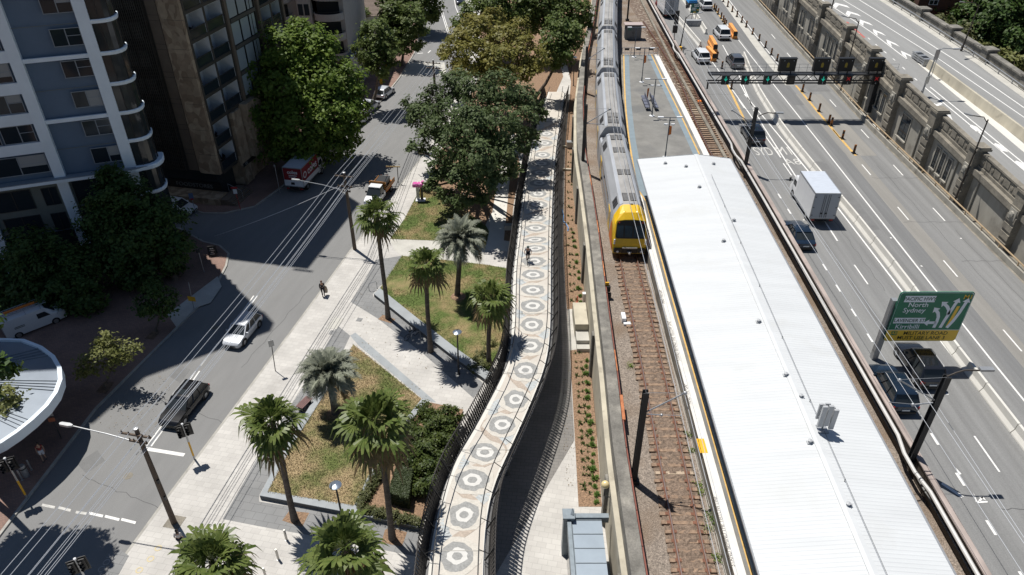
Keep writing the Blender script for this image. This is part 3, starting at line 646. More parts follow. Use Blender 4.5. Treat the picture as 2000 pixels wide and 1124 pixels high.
pstrip(lambda Y: pr_x(Y)-1.75, lambda Y: pr_x(Y)-1.16, 55, 110.9, 5.99, bpy.data.materials['blue_grey_tactile'], 'tactile_strip')
m_dtext = M('faded_stencil', (.13,.12,.11), .9)
def ptext(t, px, size, sx=1, red=False):
    c = at(*px, 5.995); d = Vector((.02,1,0))
    text_mesh(t, size, m_dtext, 'lettering', plat, frame4(Vector((c.x,c.y,5.996))-WL(plat), d, (-1,0,0)), ext=.001, sx=sx)
ptext('STAND BEHIND THE YELLOW LINE', (1413,1035), .36, .82); ptext('STAND BEHIND THE YELLOW LINE', (1316,665), .36, .82); ptext('MIND THE GAP', (1293,580), .34, .8); ptext('MIND THE GAP', (1343,770), .36, .8)
pq = at(1370,871,5.994); mb = MB(); mb.box(pq.x-.2,pq.x+.28,pq.y-.6,pq.y+.6,5.985,5.997); mb.build('yellow_pad', m_yellow, plat)

# ---------------------------------------------------------------- platform canopy: corrugated white roof
can = thing('platform_canopy', 'huge white corrugated metal canopy roof over the station platform', 'canopy', (16.6,44,5.98))
cxl = lambda Y: 12.31+(Y-66.7)*.0144; cxr = lambda Y: 21.4+(Y-66.7)*.0136; cxm = lambda Y: interp([(20.7,16.75),(46,17.45),(66.7,18.0)], Y)
Y0, Y1 = 12, 66.6
def corr(x0, z0, x1, z1, name):
    mb = MB(); Y = Y0; p = .24; row = []
    while Y < Y1:
        for f, h in ((0,0),(.3,0),(.42,.01),(.62,.01),(.74,0)): row.append((min(Y+f*p,Y1), h))
        Y += p
    for Y, h in row: mb.v += [(x0(Y),Y,z0+h),(x1(Y),Y,z1+h)]
    for i in range(len(row)-1): mb.f.append((2*i,2*i+1,2*i+3,2*i+2)); mb.m.append(0)
    return mb.build(name, m_roofwhite, can)
corr(cxl, 9.45, lambda Y: cxm(Y), 9.95, 'roof_sheet'); corr(lambda Y: cxm(Y)+.02, 9.95, cxr, 9.5, 'roof_sheet')
mb = MB(); sweep(cxm, lambda Y: 0, Y0, Y1, [(-.22,9.96),(0,9.99),(.24,9.96),(.24,9.985),(0,10.02),(-.22,9.985)], mb, 20); mb.build('ridge_cap', m_roofwhite, can, fix=True)
mb = MB(); sweep(cxl, lambda Y: 0, Y0, Y1, [(-.07,9.32),(-.001,9.32),(-.001,9.44),(-.07,9.44)], mb, 10); mb.build('gutter', m_steel, can, fix=True)
mb = MB(); sweep(cxr, lambda Y: 0, Y0, Y1, [(.001,9.32),(.12,9.32),(.12,9.5),(.001,9.5)], mb, 10); mb.build('gutter', m_steel, can, fix=True)
mb = MB(); mb.loft([[(cxl(Y1),Y1+.02,9.3),(cxm(Y1),Y1+.02,9.8),(cxr(Y1),Y1+.02,9.35)],[(cxl(Y1),Y1+.02,9.5),(cxm(Y1),Y1+.02,10.02),(cxr(Y1),Y1+.02,9.55)]], closed=False, caps=False); mb.build('fascia', m_white_p, can)
mb = MB()
for y in np.arange(16,66,5.5):
    for x in (14.3,19.3): mb = MB(); mb.tube([(x,y,5.98),(x,y,9.5)], .11, 8); mb.build('column', m_dsteel, can)
mb = MB(); mb.loft([[(cxl(y)+.1,y,9.2),(cxm(y),y,9.68),(cxr(y)-.1,y,9.25)] for y in (Y0+.1,Y1-.1)], closed=False, caps=False); mb.build('soffit', m_white_p, can)
for px in ((1365,368),(1412,474),(1480,632),(1580,868),(1654,992),(1299,318),(1339,327),(1393,321),(1533,737),(1432,433),(1562,780)):
    c = at(*px, 9.8); zr = interp([(cxl(c.y),9.45),(cxm(c.y),9.95),(cxr(c.y),9.5)], c.x)
    mb = MB(); mb.box(c.x-.15,c.x+.15,c.y-.12,c.y+.12,zr+.03,zr+.06); mb.lathe([(.1,.06),(.1,.2),(.13,.22),(.001,.26)], (c.x,c.y,zr), 8); mb.box(c.x+.13,c.x+.2,c.y-.05,c.y+.05,zr+.06,zr+.16); mb.build('roof_anchor', M('pale_grey_metal',(.42,.43,.44),.5) if 'pale_grey_metal' not in bpy.data.materials else bpy.data.materials['pale_grey_metal'], can)
mb = MB(); mb.tube([(cxm(y)+.55,y,10.08) for y in np.arange(Y0,63,2)], .012, 4)
for y in range(14,62,6): mb.tube([(cxm(y)+.55,y,9.9),(cxm(y)+.55,y,10.09)], .02, 5)
mb.build('safety_line', m_dsteel, can)
# antenna panels on the roof
ac = at(1604,842,9.8); an = thing('panel_antenna', 'grey mobile antenna cluster standing on the white canopy roof', 'antenna', (ac.x,ac.y,9.85))
mb = MB(); mb.tube([(ac.x,ac.y,9.85),(ac.x,ac.y,11.7)], .05, 8); mb.tube([(ac.x-.4,ac.y,10.9),(ac.x+.4,ac.y,10.9)], .03, 6); mb.tube([(ac.x-.4,ac.y,11.4),(ac.x+.4,ac.y,11.4)], .03, 6); mb.box(ac.x-.3,ac.x+.3,ac.y-.3,ac.y+.3,9.85,9.97); mb.build('mast', m_steel, an)
for dx, dz, h in ((-.33,.55,1.5),(.0,.6,1.5),(.35,.35,1.45)):
    mb = MB(); mb.box(ac.x+dx-.13,ac.x+dx+.13,ac.y-.28,ac.y-.14,9.85+dz,9.85+dz+h); mb.box(ac.x+dx-.13,ac.x+dx+.13,ac.y+.14,ac.y+.24,9.85+dz+.2,9.85+dz+h-.2); mb.build('antenna_panel', M('antenna_grey',(.4,.41,.42),.5) if 'antenna_grey' not in bpy.data.materials else bpy.data.materials['antenna_grey'], an)

# ---------------------------------------------------------------- tracks: rails and sleepers
def path(pts):
    """dense polyline with arc length through (x,y) points"""
    P = [Vector(p) for p in pts]; out = []
    for i in range(len(P)-1):
        a = P[max(i-1,0)]; b, c = P[i], P[i+1]; d = P[min(i+2,len(P)-1)]
        for k in range(12):
            t = k/12; out.append(.5*((2*b)+(c-a)*t+(2*a-5*b+4*c-d)*t*t+(3*b-a-3*c+d)*t**3))
    out.append(P[-1]); return out
def walk(pl, step, s0=0):
    s = s0; acc = 0; res = []
    for a, b in zip(pl, pl[1:]):
        L = (b-a).length
        while s <= acc+L:
            t = (s-acc)/L if L else 0; d = (b-a).normalized(); res.append((a.lerp(b,t), d)); s += step
        acc += L
    return res
TRK_L = path([(9.75,13),(9.88,24),(10.0,30),(10.1,35),(10.22,41),(10.3,47),(10.38,55),(10.55,65),(10.95,75),(11.6,85),(12.5,95),(13.5,105),(14.5,114),(15.6,123),(16.8,133),(18,143),(19.3,153),(21,166)])
TRK_R = path([(23.6,12),(23.5,40),(23.45,66),(23.45,80),(23.75,90),(24.3,98),(24.45,108),(24.3,119),(23.9,132),(23.3,148),(22.4,166)])
def track(name, label, pl, y0, y1, seed, msl):
    random.seed(seed); t = thing(name, label, 'railway track', (pl[0].x,pl[0].y,ZR))
    pl = [p for p in pl if y0-3 <= p.y <= y1+3]
    for s in (-.75,.75):
        mb = MB(); rings = []
        for i, p in enumerate(pl):
            a, b = pl[max(i-1,0)], pl[min(i+1,len(pl)-1)]; d = (b-a).normalized(); n = Vector((d.y,-d.x)); q = p+n*s
            rings.append([(q.x+n.x*o, q.y+n.y*o, z) for o, z in ((-.075,4.9),(.075,4.9),(.075,4.93),(.036,4.95),(.036,5.05),(-.036,5.05),(-.036,4.95),(-.075,4.93))])
        mb.loft(rings, 0, mis=[0,0,0,0,1,0,0,0]); mb.build('rail', [m_rail, m_railtop], t, fix=True)
    base = WL(t); sl = []
    for k in range(5):
        mb = MB(); rnd = random.uniform
        mb.cbox((0,0,.06), 2.45+rnd(-.05,.08), .24+rnd(-.015,.02), .14, 0)
        for s in (-.75,.75): mb.cbox((s,0,.145), .34, .2, .03, 0, 1)
        o = mb.build('sleeper', [msl if k < 4 else m_sleeper2, m_rail], t, local=True); sl.append(o)
    used = set(); cnt = 0
    for p, d in walk(pl, .62):
        if not (y0 <= p.y <= y1): continue
        s = random.choice(sl[:4]) if random.random() < .9 else sl[4]
        o = s if s.name not in used else s.copy()
        if o is s: used.add(s.name)
        else: COL.objects.link(o)
        o.location = (p.x-base.x+random.uniform(-.08,.08), p.y-base.y, random.uniform(-.015,.02)); o.rotation_euler = (0,0,math.atan2(d.y,d.x)-math.pi/2+random.uniform(-.015,.015)); cnt += 1
        if cnt >= 100: break
    for s in sl:
        if s.name not in used: bpy.data.objects.remove(s)
    return t
track('railway_track', 'rusty railway track with timber sleepers in front of the yellow train', TRK_L, 14, 56, 1, m_sleeper)
track('railway_track', 'curving rusty railway track on the motorway side of the platform', TRK_R, 66, 131, 2, m_sleeper)
random.seed(77); gb = MB(); gxs = [-1.2,-.95,-.8,-.68,-.5,-.3,-.1,.1,.3,.5,.68,.8,.95,1.2]; gy = list(np.arange(14,57,.17)); ctr = [(p.y,p.x) for p in TRK_L]
for y in gy:
    cx = interp(ctr,y)
    for gx in gxs: gb.v.append((cx+gx+random.uniform(-.03,.03), y+random.uniform(-.04,.04), (4.875 if abs(gx) < .62 else 4.80 if abs(gx) > .9 else 4.83)+random.uniform(-.035,.04)))
nx = len(gxs)
for i in range(len(gy)-1):
    for j in range(nx-1): a = i*nx+j; gb.f.append((a,a+1,a+nx+1,a+nx)); gb.m.append(0)
struct('rusty_ballast', gb, m_rust)
strip(lambda Y: interp([(p.y,p.x) for p in TRK_R], Y)-1.25, lambda Y: interp([(p.y,p.x) for p in TRK_R], Y)+1.25, 60, 160, ZR+.006, m_rust, 40, name='rusty_ballast')
mb = MB()
for k, off in enumerate((1.62,1.72,1.95)):
    mb.tube([(interp([(p.y,p.x) for p in TRK_L], y)+off-.0045*(y-24)+random.uniform(-.03,.03), y, ZR+.05) for y in np.arange(13,55,1.2)], .025, 5)
tag(mb.build('trackside_cable', M('pale_cable',(.4,.38,.34),.7)), 'pale cables lying on the ballast along the platform edge', 'cable')
# ================================================================== TRAIN
m_silver = M('brushed_train_steel', (.5,.515,.54), .42, .35, var=.1, scale=1.2, stretch=(1,.3,1))
m_roofg = M('grey_train_roof', (.31,.3,.285), .65, .12, var=.24, scale=.9, stretch=(1,.4,1))
m_tyel = M('train_yellow', (.78,.48,.015), .4, coat=.3, var=.1, scale=1.6)
m_tyel2 = M('train_yellow_dull', (.5,.33,.02), .45, coat=.3)
m_torange = M('train_orange', (.72,.2,.03), .45)
m_vent = M('dark_roof_vent', (.045,.045,.048), .7)
TL = [(p.y, p.x) for p in TRK_L]
def tpt(Y): return Vector((interp(TL, Y), Y))
HS = [(1.5,.35),(1.52,1.2),(1.5,2.75),(1.4,3.25),(.92,4.12),(.66,4.28),(0,4.32)]
def ringpts(h, y): return [(a,y,b) for a,b in h] + [(-a,y,b) for a,b in h[-2::-1]]
def carriage(Ya, Yb, front, label):
    a, b = tpt(Ya), tpt(Yb); d = b-a; L = d.length
    t = thing('train_carriage', label, 'train carriage', (a.x,a.y,5.05), math.atan2(d.y,d.x)-math.pi/2, 'carriages of the silver train')
    y0 = 1.9 if front else .12; ye = L-.25; yw = ye-1.5
    mis = [0,0,0,0,1,1,1,1,0,0,0,0,0]
    mb = MB(); hw = [(1.5,.35),(1.52,1.2),(1.5,2.75),(1.4,3.1),(1.2,3.2),(.66,3.22),(0,3.24)]
    mb.loft([ringpts(HS,y0),ringpts(HS,yw)], 0, mis=mis); mb.loft([ringpts(hw,yw+.002),ringpts(hw,ye)], 2, mis=[0,0,0,0,2,2,2,2,0,0,0,0,0])
    mb.build('body', [m_silver,m_roofg,m_vent], t, local=True, fix=True)
    mb = MB(); mb.box(-1.15,1.15,ye,ye+.45,.5,3.0); mb.build('gangway', m_black, t, local=True)
    mb = MB(); mb.box(-1.2,1.2,y0+.4,ye-.3,-.05,.349); 
    for yy in (3.2,5.4,L-5.6,L-3.4):
        for s in (-.75,.75): mb.lathe([(.001,-.07),(.43,-.07),(.43,.07),(.001,.07)], (s,yy,.43), 12, axis='X')
    mb.build('underframe', m_black, t, local=True)
    # pale shoulder rails, roof vents with slats
    for s in (-1,1):
        mb = MB(); mb.loft([[(s*.9,y,4.13),(s*.66,y,4.285),(s*.64,y,4.325),(s*.92,y,4.16)] for y in (y0+.2,yw-.05)]); mb.build('roof_edge', m_silver, t, local=True, fix=True)
    def vent(x0,x1,yy0,yy1,z=4.33):
        mb = MB(); mb.box(x0,x1,yy0,yy1,z-.1,z+.03,0); n = max(2,int((yy1-yy0)/.22))
        for k in range(n): mb.box(x0+.04,x1-.04,yy0+(k+.3)*(yy1-yy0)/n,yy0+(k+.62)*(yy1-yy0)/n,z+.031,z+.05,1)
        mb.build('roof_vent', [m_vent,m_roofg], t, local=True)
    vs = ((2.6,4.0),(7.8,8.9) if front else (1.0,2.3),(L-3.5,L-2.3))
    for yy0, yy1 in vs + (((2.9,3.9),) if not front else ((L-6.6,L-5.4),)):
        vent(-.58,-.06,yy0,yy1); vent(.06,.58,yy0,yy1)
    for s in (-1,1):
        for yy in (vs[0][0]+.1, L-4.4):
            mb = MB()
            for k in range(3):
                y = yy+k*.5; mb.loft([[(s*1.36,y,3.38),(s*1.02,y,3.98),(s*1.05,y,4.0),(s*1.39,y,3.4)],[(s*1.36,y+.35,3.38),(s*1.02,y+.35,3.98),(s*1.05,y+.35,4.0),(s*1.39,y+.35,3.4)]])
            mb.build('side_vent', m_vent, t, local=True, fix=True)
    if not front or True:
        mb = MB()
        for x in (-.6,0,.55): mb.box(x-.15,x+.2,yw+.3,yw+1.1,3.25,3.7)
        mb.tube([(-.9,yw+.2,3.3),(0,yw+.7,3.95),(.9,yw+.2,3.3)], .03, 6); mb.build('roof_equipment', m_roofg, t, local=True)
    for s in (-1,1):
        x = s*1.525
        for z0,z1 in ((.85,1.5),(2.25,2.75)):
            mb = MB(); mb.box(min(x,x-s*.03),max(x,x-s*.03),5.2 if not front else 6.2,L-5.2,z0,z1); mb.build('window_band', m_wglass, t, local=True)
        for yd in ((3.6,L-4.3) if not front else (4.4,L-4.3)):
            mb = MB(); mb.box(min(x+s*.01,x-s*.02),max(x+s*.01,x-s*.02),yd-.75,yd+.75,.45,2.6); dr = mb.build('door', m_tyel, t, local=True)
            mb = MB()
            for q in (-.4,.4): mb.box(min(x+s*.016,x),max(x+s*.016,x),yd+q-.22,yd+q+.22,1.3,2.3)
            mb.build('door_glass', m_wglass, dr, local=True)
    if front:
        A = HS; B = [(1.5,.35),(1.52,1.2),(1.5,2.65),(1.4,3.15),(1.0,3.78),(.62,3.95),(0,3.98)]
        C = [(1.47,.35),(1.5,1.2),(1.46,2.5),(1.38,3.0),(1.24,3.36),(.6,3.47),(0,3.5)]
        D = [(1.42,.35),(1.46,1.0),(1.44,1.6),(1.41,1.7),(1.36,1.78),(.6,1.82),(0,1.83)]; E_ = [(1.34,.42),(1.38,.95),(1.36,1.2),(1.33,1.3),(1.28,1.38),(.6,1.42),(0,1.43)]
        mb = MB(); mb.loft([ringpts(A,1.9),ringpts(B,1.05),ringpts(C,.62),ringpts(D,.1),ringpts(E_,-.02)], 0); mb.build('nose', m_tyel, t, local=True, fix=True)
        W = lambda x, z: (x, lerp(.1,.62,(z-1.83)/1.67)-.035, z)
        mb = MB(); mb.poly([W(x,z) for x,z in ((-1.2,1.88),(1.2,1.88),(1.3,2.05),(1.22,3.15),(1.05,3.36),(.55,3.44),(-.55,3.44),(-1.05,3.36),(-1.22,3.15),(-1.3,2.05))]); ws = mb.build('windscreen', m_black, t, local=True)
        V = lambda x, z: (x, lerp(.1,.62,(z-1.83)/1.67)-.05, z)
        for x0, x1 in ((-1.18,-.62),(-.5,.15),(.28,1.15)):
            mb = MB(); mb.poly([V(x0,2.0),V(x1,2.0),V(x1,3.0),V(x0,3.0)]); mb.build('pane', M_glass('cab_glass',(.03,.055,.075)), ws, local=True)
        for s in (-1,1):
            mb = MB(); mb.sphere(V(s*1.02,3.24), .06, 8, 5); mb.build('marker_light', m_red, t, local=True)
            mb = MB(); mb.sphere((s*.55,1.25,3.93), .2, 10, 6, sz=.5); mb.build('roof_dome', m_tyel, t, local=True)
            for k in range(3):
                mb = MB(); mb.sphere((s*1.36,.06-.02*k,1.75-.17*k), .085, 8, 5); mb.build('headlight', m_lamp, t, local=True)
            mb = MB(); mb.box(min(s*.75,s*1.38),max(s*.75,s*1.38),-.14,.0,.55,1.0); mb.build('bumper', m_dsteel, t, local=True)
            mb = MB(); mb.lathe([(.001,-.04),(.11,-.04),(.11,0)], (s*1.05,-.15,.68), 10, axis='Y'); mb.build('fog_light', m_lamp, t, local=True)
            mb = MB(); mb.add([(s*1.53,.3,.4),(s*1.53,3.4,.4),(s*1.535,2.2,2.5),(s*1.53,1.8,2.6),(s*1.53,.6,1.2)], [(0,1,2,3,4)]); mb.build('orange_flash', m_torange, t, local=True)
        mb = MB(); mb.box(-.72,.72,-.1,-.021,.5,1.0); mb.build('coupler_recess', m_black, t, local=True)
        mb = MB(); mb.box(-.65,.65,-.2,-.03,1.0,1.1); mb.build('chrome_bar', m_steel, t, local=True)
        mb = MB(); mb.lathe([(.001,-.45),(.09,-.45),(.12,-.1)], (0,0,.62), 10, axis='Y'); mb.box(-.2,.2,-.3,-.1,.66,.7); mb.build('coupler', m_steel, t, local=True)
        mb = MB(); mb.add([(-1.2,-.03,.42),(1.2,-.03,.42),(1.2,-.03,.54),(-1.2,-.03,.54)], [(0,1,2,3)]); mb.build('skirt', m_tyel2, t, local=True)
        mb = MB(); mb.box(-.08,.2,1.88,2.0,4.3,4.42); mb.build('horn', m_silver, t, local=True)
    return t
JY = [55.6, 75.0, 94.6, 114.0, 133.5, 153]
for i, lb in enumerate(('leading carriage of the train with the yellow driver cab', 'silver carriage coupled directly behind the yellow cab carriage', 'silver carriage running beside the far end of the platform', 'silver carriage passing the grey trackside cabinet', 'farthest silver carriage at the top edge of the view')):
    carriage(JY[i], JY[i+1], i == 0, lb)

# ================================================================== overhead line masts and wires
def mast(base, top, label, arms, lamp=None, wd=.32):
    t = thing('catenary_mast', label, 'mast', base)
    base, top = Vector(base), Vector(top); mb = MB(); d = (top-base).normalized()
    for o in (-wd/2, wd/2): mb.bar(base+Vector((0,o,0)), top+Vector((0,o,0)), wd, .05)
    mb.bar(base, top, .05, wd); mb.cbox(base+Vector((0,0,.15)), .6, .6, .3); mb.build('post', m_dsteel, t)
    for a, b, r in arms:
        mb = MB(); mb.tube([a, b], r, 6); mb.sphere(Vector(b), r*2.6, 8, 5); mb.build('arm', m_steel, t)
    if lamp:
        mb = MB(); p = Vector(lamp[0]); q = Vector(lamp[1]); mid = p.lerp(q,.5)+Vector((0,0,.25)); mb.tube([p,p.lerp(q,.25)+Vector((0,0,.18)),mid,q], .05, 6); ar = mb.build('lamp_arm', m_brownsteel, t, smooth=True)
        mb = MB(); dd = (q-p).normalized(); mb.cbox(q+dd*.35, .75, .3, .14, math.atan2(dd.y,dd.x)); mb.build('lamp_head', m_steel, t)
    return t
b1 = Vector((7.45,30.4,ZR)); t1 = Vector((7.45,30.4,12.2))
e1 = aty(1338,768,30.4); f1 = aty(1258,806,30.4); g1 = aty(1292,811,30.4)
mast(b1, t1, 'black rail mast beside the near retaining wall with a silver bracket arm', [(aty(1256,808,30.4),e1,.045),(t1-Vector((0,0,.1)),e1,.012),(aty(1255,809,30.4),g1,.035),(g1,aty(1330,812,30.4),.018)])
def hitY(px, py, Y): return aty(px, py, Y)
Yb = 73.5; b2 = Vector((8.35,Yb,ZR)); t2 = aty(1145,205,Yb)
mast((t2.x,Yb,ZR), t2, 'black rail mast with silver arm above the joint of the first two carriages', [(aty(1146,241,Yb),aty(1191,214,Yb),.05),(aty(1146,242,Yb),aty(1178,243,Yb),.04),(aty(1146,212,Yb),aty(1191,213,Yb),.012)])
Yb = 98; t3 = aty(1147,92,Yb)
mast((t3.x,Yb,ZR), t3, 'black rail mast with silver arm beside the middle of the train', [(aty(1150,115,Yb),aty(1180,95,Yb),.05),(aty(1150,116,Yb),aty(1170,116,Yb),.04),(aty(1148,93,Yb),aty(1180,94,Yb),.012)])
Yb = 135; t4 = aty(1229,-25,Yb); b4 = at(1225,41,ZR)
mast(b4, (b4.x,b4.y,12), 'slim black rail mast standing between the two tracks', [], wd=.25)
t5 = aty(1851,735,31.2)
mast((t5.x,31.2,5.6), t5, 'brown rail mast and road lamp at the near motorway parapet', [(aty(1825,782,31.2),aty(1757,743,31.2),.045),(t5-Vector((0,0,.1)),aty(1757,742,31.2),.012),(aty(1822,787,31.2),aty(1783,791,31.2),.045),(aty(1783,790,31.2),aty(1738,786,31.2),.018)], (aty(1850,736,31.2),aty(1914,724,31.2)))
t6 = aty(1478,211,72.5)
mast((t6.x,72.5,5.6), t6, 'brown rail mast and road lamp above the dark car by the SYD lettering', [(aty(1470,243,72.5),aty(1430,216,72.5),.05),(aty(1470,246,72.5),aty(1446,246,72.5),.04),(aty(1477,214,72.5),aty(1431,215,72.5),.012)], (aty(1481,228,72.5),aty(1516,222,72.5)))
def wires(name, label, lines, m=m_dsteel, r=.018):
    mb = MB()
    for pts in lines: mb.tube(pts, r, 4)
    tag(mb.build(name, m), label, 'cable')
WYs = list(np.arange(14,150,4))
wires('contact_wire', 'pair of overhead wires hanging above the train track', [[(interp(TL,y)+dx-.25,y,z) for y in WYs] for dx, z in ((0,10.1),(.12,11.2),(.5,11.0))], m_palewire, .016)
TR = [(p.y,p.x) for p in TRK_R]
wires('contact_wire', 'overhead wires above the platform side track next to the motorway', [[(interp(TR,y)+dx,y,z) for y in WYs] for dx, z in ((0,10.1),(.0,11.3))], m_palewire, .014)
wires('feeder_wire', 'thin feeder wire strung along the motorway edge on rail masts', [[(25.3,y,9.6-.25*math.sin(math.pi*((y-35)%41)/41)) for y in np.arange(13,120,4)]], m_palewire, .014)

# ================================================================== lineside things
c = at(1236,78,ZR); cab = thing('signal_cabinet', 'grey metal trackside equipment cabinet with double doors past the platform end', 'cabinet', (c.x,c.y+.5,ZR))
mb = MB(); mb.box(c.x-1.3,c.x+1.3,c.y,c.y+1.3,ZR,ZR+2.3); mb.build('cabinet_body', M('grey_cabinet',(.13,.145,.155),.55,.2,var=.1), cab)
mb = MB(); mb.box(c.x-1.5,c.x+1.5,c.y-.2,c.y+1.5,ZR+2.301,ZR+2.42); mb.build('cabinet_roof', M('pinkish_cabinet_roof',(.4,.33,.31),.7), cab)
for s in (-1,1):
    mb = MB(); mb.box(c.x+min(s*.05,s*1.2),c.x+max(s*.05,s*1.2),c.y-.03,c.y-.001,ZR+.15,ZR+2.15); dr = mb.build('door', M('cabinet_door_grey',(.15,.17,.185),.5,.2), cab)
    mb = MB(); mb.box(c.x+s*.12-.03,c.x+s*.12+.03,c.y-.06,c.y-.031,ZR+1.0,ZR+1.3); mb.build('handle', m_dsteel, dr)
mb = MB(); mb.box(c.x-.9,c.x-.4,c.y-.04,c.y-.031,ZR+1.5,ZR+1.9); mb.build('sticker', M('faded_green_sticker',(.08,.2,.15),.7), cab)
# end-of-platform barrier
pe = 110.6; fx0, fx1 = pl_x(pe)+.1, pr_x(pe)-.2
gt = thing('platform_end_fence', 'white tubular barrier fence across the far end of the platform', 'fence', ((fx0+fx1)/2,pe,5.99))
mb = MB()
for z in (6.35,7.1): mb.tube([(fx0,pe,z),(fx1,pe,z)], .04, 6)
for k in range(5): mb.tube([(lerp(fx0,fx1,k/4),pe,5.99),(lerp(fx0,fx1,k/4),pe,7.15)], .045, 6)
mb.build('rail', m_steel, gt)
for f in (.13,.45,.8):
    mb = MB(); mb.box(lerp(fx0,fx1,f)-.35,lerp(fx0,fx1,f)+.35,pe-.06,pe-.041,6.75,7.05); mb.build('warning_plate', m_black, gt)
def plat_lamp(px, label, dbl=True, banner=False, h=4.6):
    b = at(*px, 5.99); t = thing('platform_lamp', label, 'lamp post', b, 0, 'lamp posts on the open platform')
    mb = MB(); mb.lathe([(.32,0),(.32,.06),(.09,.12)], b, 12); mb.build('base', m_white_p, t)
    mb = MB(); mb.tube([b,b+Vector((0,0,h))], .055, 8); mb.tube([b+Vector((0,0,.05)),b+Vector((0,0,.7))], .085, 8); mb.tube([b+Vector((-.95,0,h)),b+Vector((.95,0,h))], .035, 6); mb.build('pole', M('blue_grey_pole',(.1,.12,.15),.5,.3) if 'blue_grey_pole' not in bpy.data.materials else bpy.data.materials['blue_grey_pole'], t)
    for s in (-1,1):
        mb = MB(); mb.cbox(b+Vector((s*1.0,0,h+.04)), .6, .26, .1); mb.build('lamp_head', m_white_p, t)
    if dbl:
        for s in (-1,1):
            mb = MB(); mb.cbox(b+Vector((s*.38,-.05,h-.75)), .36, .2, .12); mb.tube([b+Vector((0,0,h-.7)),b+Vector((s*.38,0,h-.7))], .02, 5); mb.build('speaker', m_white_p, t)
    if banner:
        mb = MB(); mb.add([(b.x+.06,b.y-.03,b.z+h-2.0),(b.x+.34,b.y+.02,b.z+h-1.9),(b.x+.3,b.y-.02,b.z+h-1.0),(b.x+.06,b.y-.03,b.z+h-.9),(b.x+.06,b.y+.01,b.z+h-2.0),(b.x+.34,b.y+.05,b.z+h-1.9),(b.x+.3,b.y+.01,b.z+h-1.0),(b.x+.06,b.y+.01,b.z+h-.9)], [(0,1,2,3),(7,6,5,4),(0,4,5,1),(1,5,6,2),(2,6,7,3)]); mb.build('banner', m_orange, t)
plat_lamp((1238,112), 'single blue grey lamp post at the far end fence of the platform', False, h=4.3)
plat_lamp((1253,161), 'platform lamp post with an orange banner nearest the far end', False, True)
plat_lamp((1273,227), 'platform lamp post beside the back to back benches', True)
plat_lamp((1299,308), 'platform lamp post with an orange banner next to the white canopy', True, True)
for dx, lb in ((-.55,'platform bench facing the train'),(.55,'platform bench facing the empty track')):
    b = at(1268,205,5.99)+Vector((dx,0,0)); s = -1 if dx < 0 else 1
    t = thing('platform_bench', lb, 'bench', b, 0, 'back to back benches on the platform')
    for k in range(4):
        y = b.y-1.65+k*1.1
        mb = MB(); mb.box(b.x-.25,b.x+.25,y-.48,y+.48,b.z+.4,b.z+.46); mb.build('seat', M('bench_blue_grey',(.12,.13,.17),.5) if 'bench_blue_grey' not in bpy.data.materials else bpy.data.materials['bench_blue_grey'], t)
        mb = MB(); mb.box(min(b.x-s*.25,b.x-s*.2),max(b.x-s*.25,b.x-s*.2),y-.48,y+.48,b.z+.5,b.z+.9); mb.build('backrest', bpy.data.materials['bench_blue_grey'], t)
    mb = MB()
    for y in (b.y-1.9,b.y,b.y+1.9): mb.box(b.x-.05,b.x+.05,y-.05,y+.05,b.z,b.z+.4); mb.box(b.x-.25,b.x+.25,y-.03,y+.03,b.z+.34,b.z+.399)
    mb.build('frame', m_dsteel, t)
b = at(1264,196,5.99); mb = MB(); mb.add([(b.x-.05,b.y,b.z),(b.x+.05,b.y,b.z),(b.x+.08,b.y+.3,b.z),(b.x-.03,b.y+.3,b.z),(b.x-.12,b.y+.05,b.z+1.5),(b.x+.14,b.y+.1,b.z+1.6),(b.x+.1,b.y+.25,b.z+1.5),(b.x-.08,b.y+.22,b.z+1.4)], [(3,2,1,0),(4,5,6,7),(0,1,5,4),(1,2,6,5),(2,3,7,6),(3,0,4,7)]); tag(mb.build('furled_flag', m_orange), 'furled orange flag standing between the platform benches', 'flag')
# orange and white trackside bits
for px, lb in (((1263,115),'orange trackside panel beside the far curving track'),((1366,200),'small orange marker plate on the ballast by the far track'),((1197,24),'orange panel on the ballast left of the slim mast')):
    p = at(*px, ZR); mb = MB(); mb.cbox(p+Vector((0,0,.15)), .9 if px[0] < 1300 else .45, .5, .1); mb.cbox(p+Vector((0,0,.06)), .5, .3, .12); tag(mb.build('trackside_plate', m_orange), lb, 'plate')
p = at(1218,630,ZR); tb = thing('point_indicator', 'white trackside box beside the near track in front of the train', 'box', p)
mb = MB(); mb.box(p.x-.16,p.x+.16,p.y-.1,p.y+.75,ZR,ZR+.45); mb.build('body', m_white_p, tb); mb = MB(); mb.box(p.x-.05,p.x+.5,p.y-.45,p.y-.12,ZR,ZR+.16); mb.build('foot_box', m_white_p, tb)
p = at(1186,580,ZR); sg = thing('dwarf_signal', 'low white and yellow trackside signal beside the cable duct', 'signal', p)
mb = MB(); mb.tube([p,p+Vector((0,0,1.1))], .05, 8); mb.build('post', m_white_p, sg); mb = MB(); mb.cbox(p+Vector((0,-.1,.9)), .35,.3,.5); mb.cbox(p+Vector((.1,-.3,.35)), .3,.3,.4); mb.build('head', m_black, sg); mb = MB(); mb.cbox(p+Vector((-.1,0,1.3)), .3,.12,.3); mb.build('plate', m_yellow, sg)
for px, lb in (((1318,44),'grey rail signal head on the parapet beside the far motorway lamp'),):
    p = aty(px[0], px[1]+20, 118); sg = thing('rail_signal', lb, 'signal', (p.x,118,6.2)); mb = MB(); mb.tube([(p.x,118,6.2),(p.x,118,9.5)], .08, 8); mb.build('post', m_steel, sg)
    mb = MB(); mb.box(p.x-.3,p.x+.3,117.7,118.1,8.6,10.6); mb.box(p.x-.35,p.x+.35,117.9,118.3,7.2,8.3); mb.build('head', m_dsteel, sg)
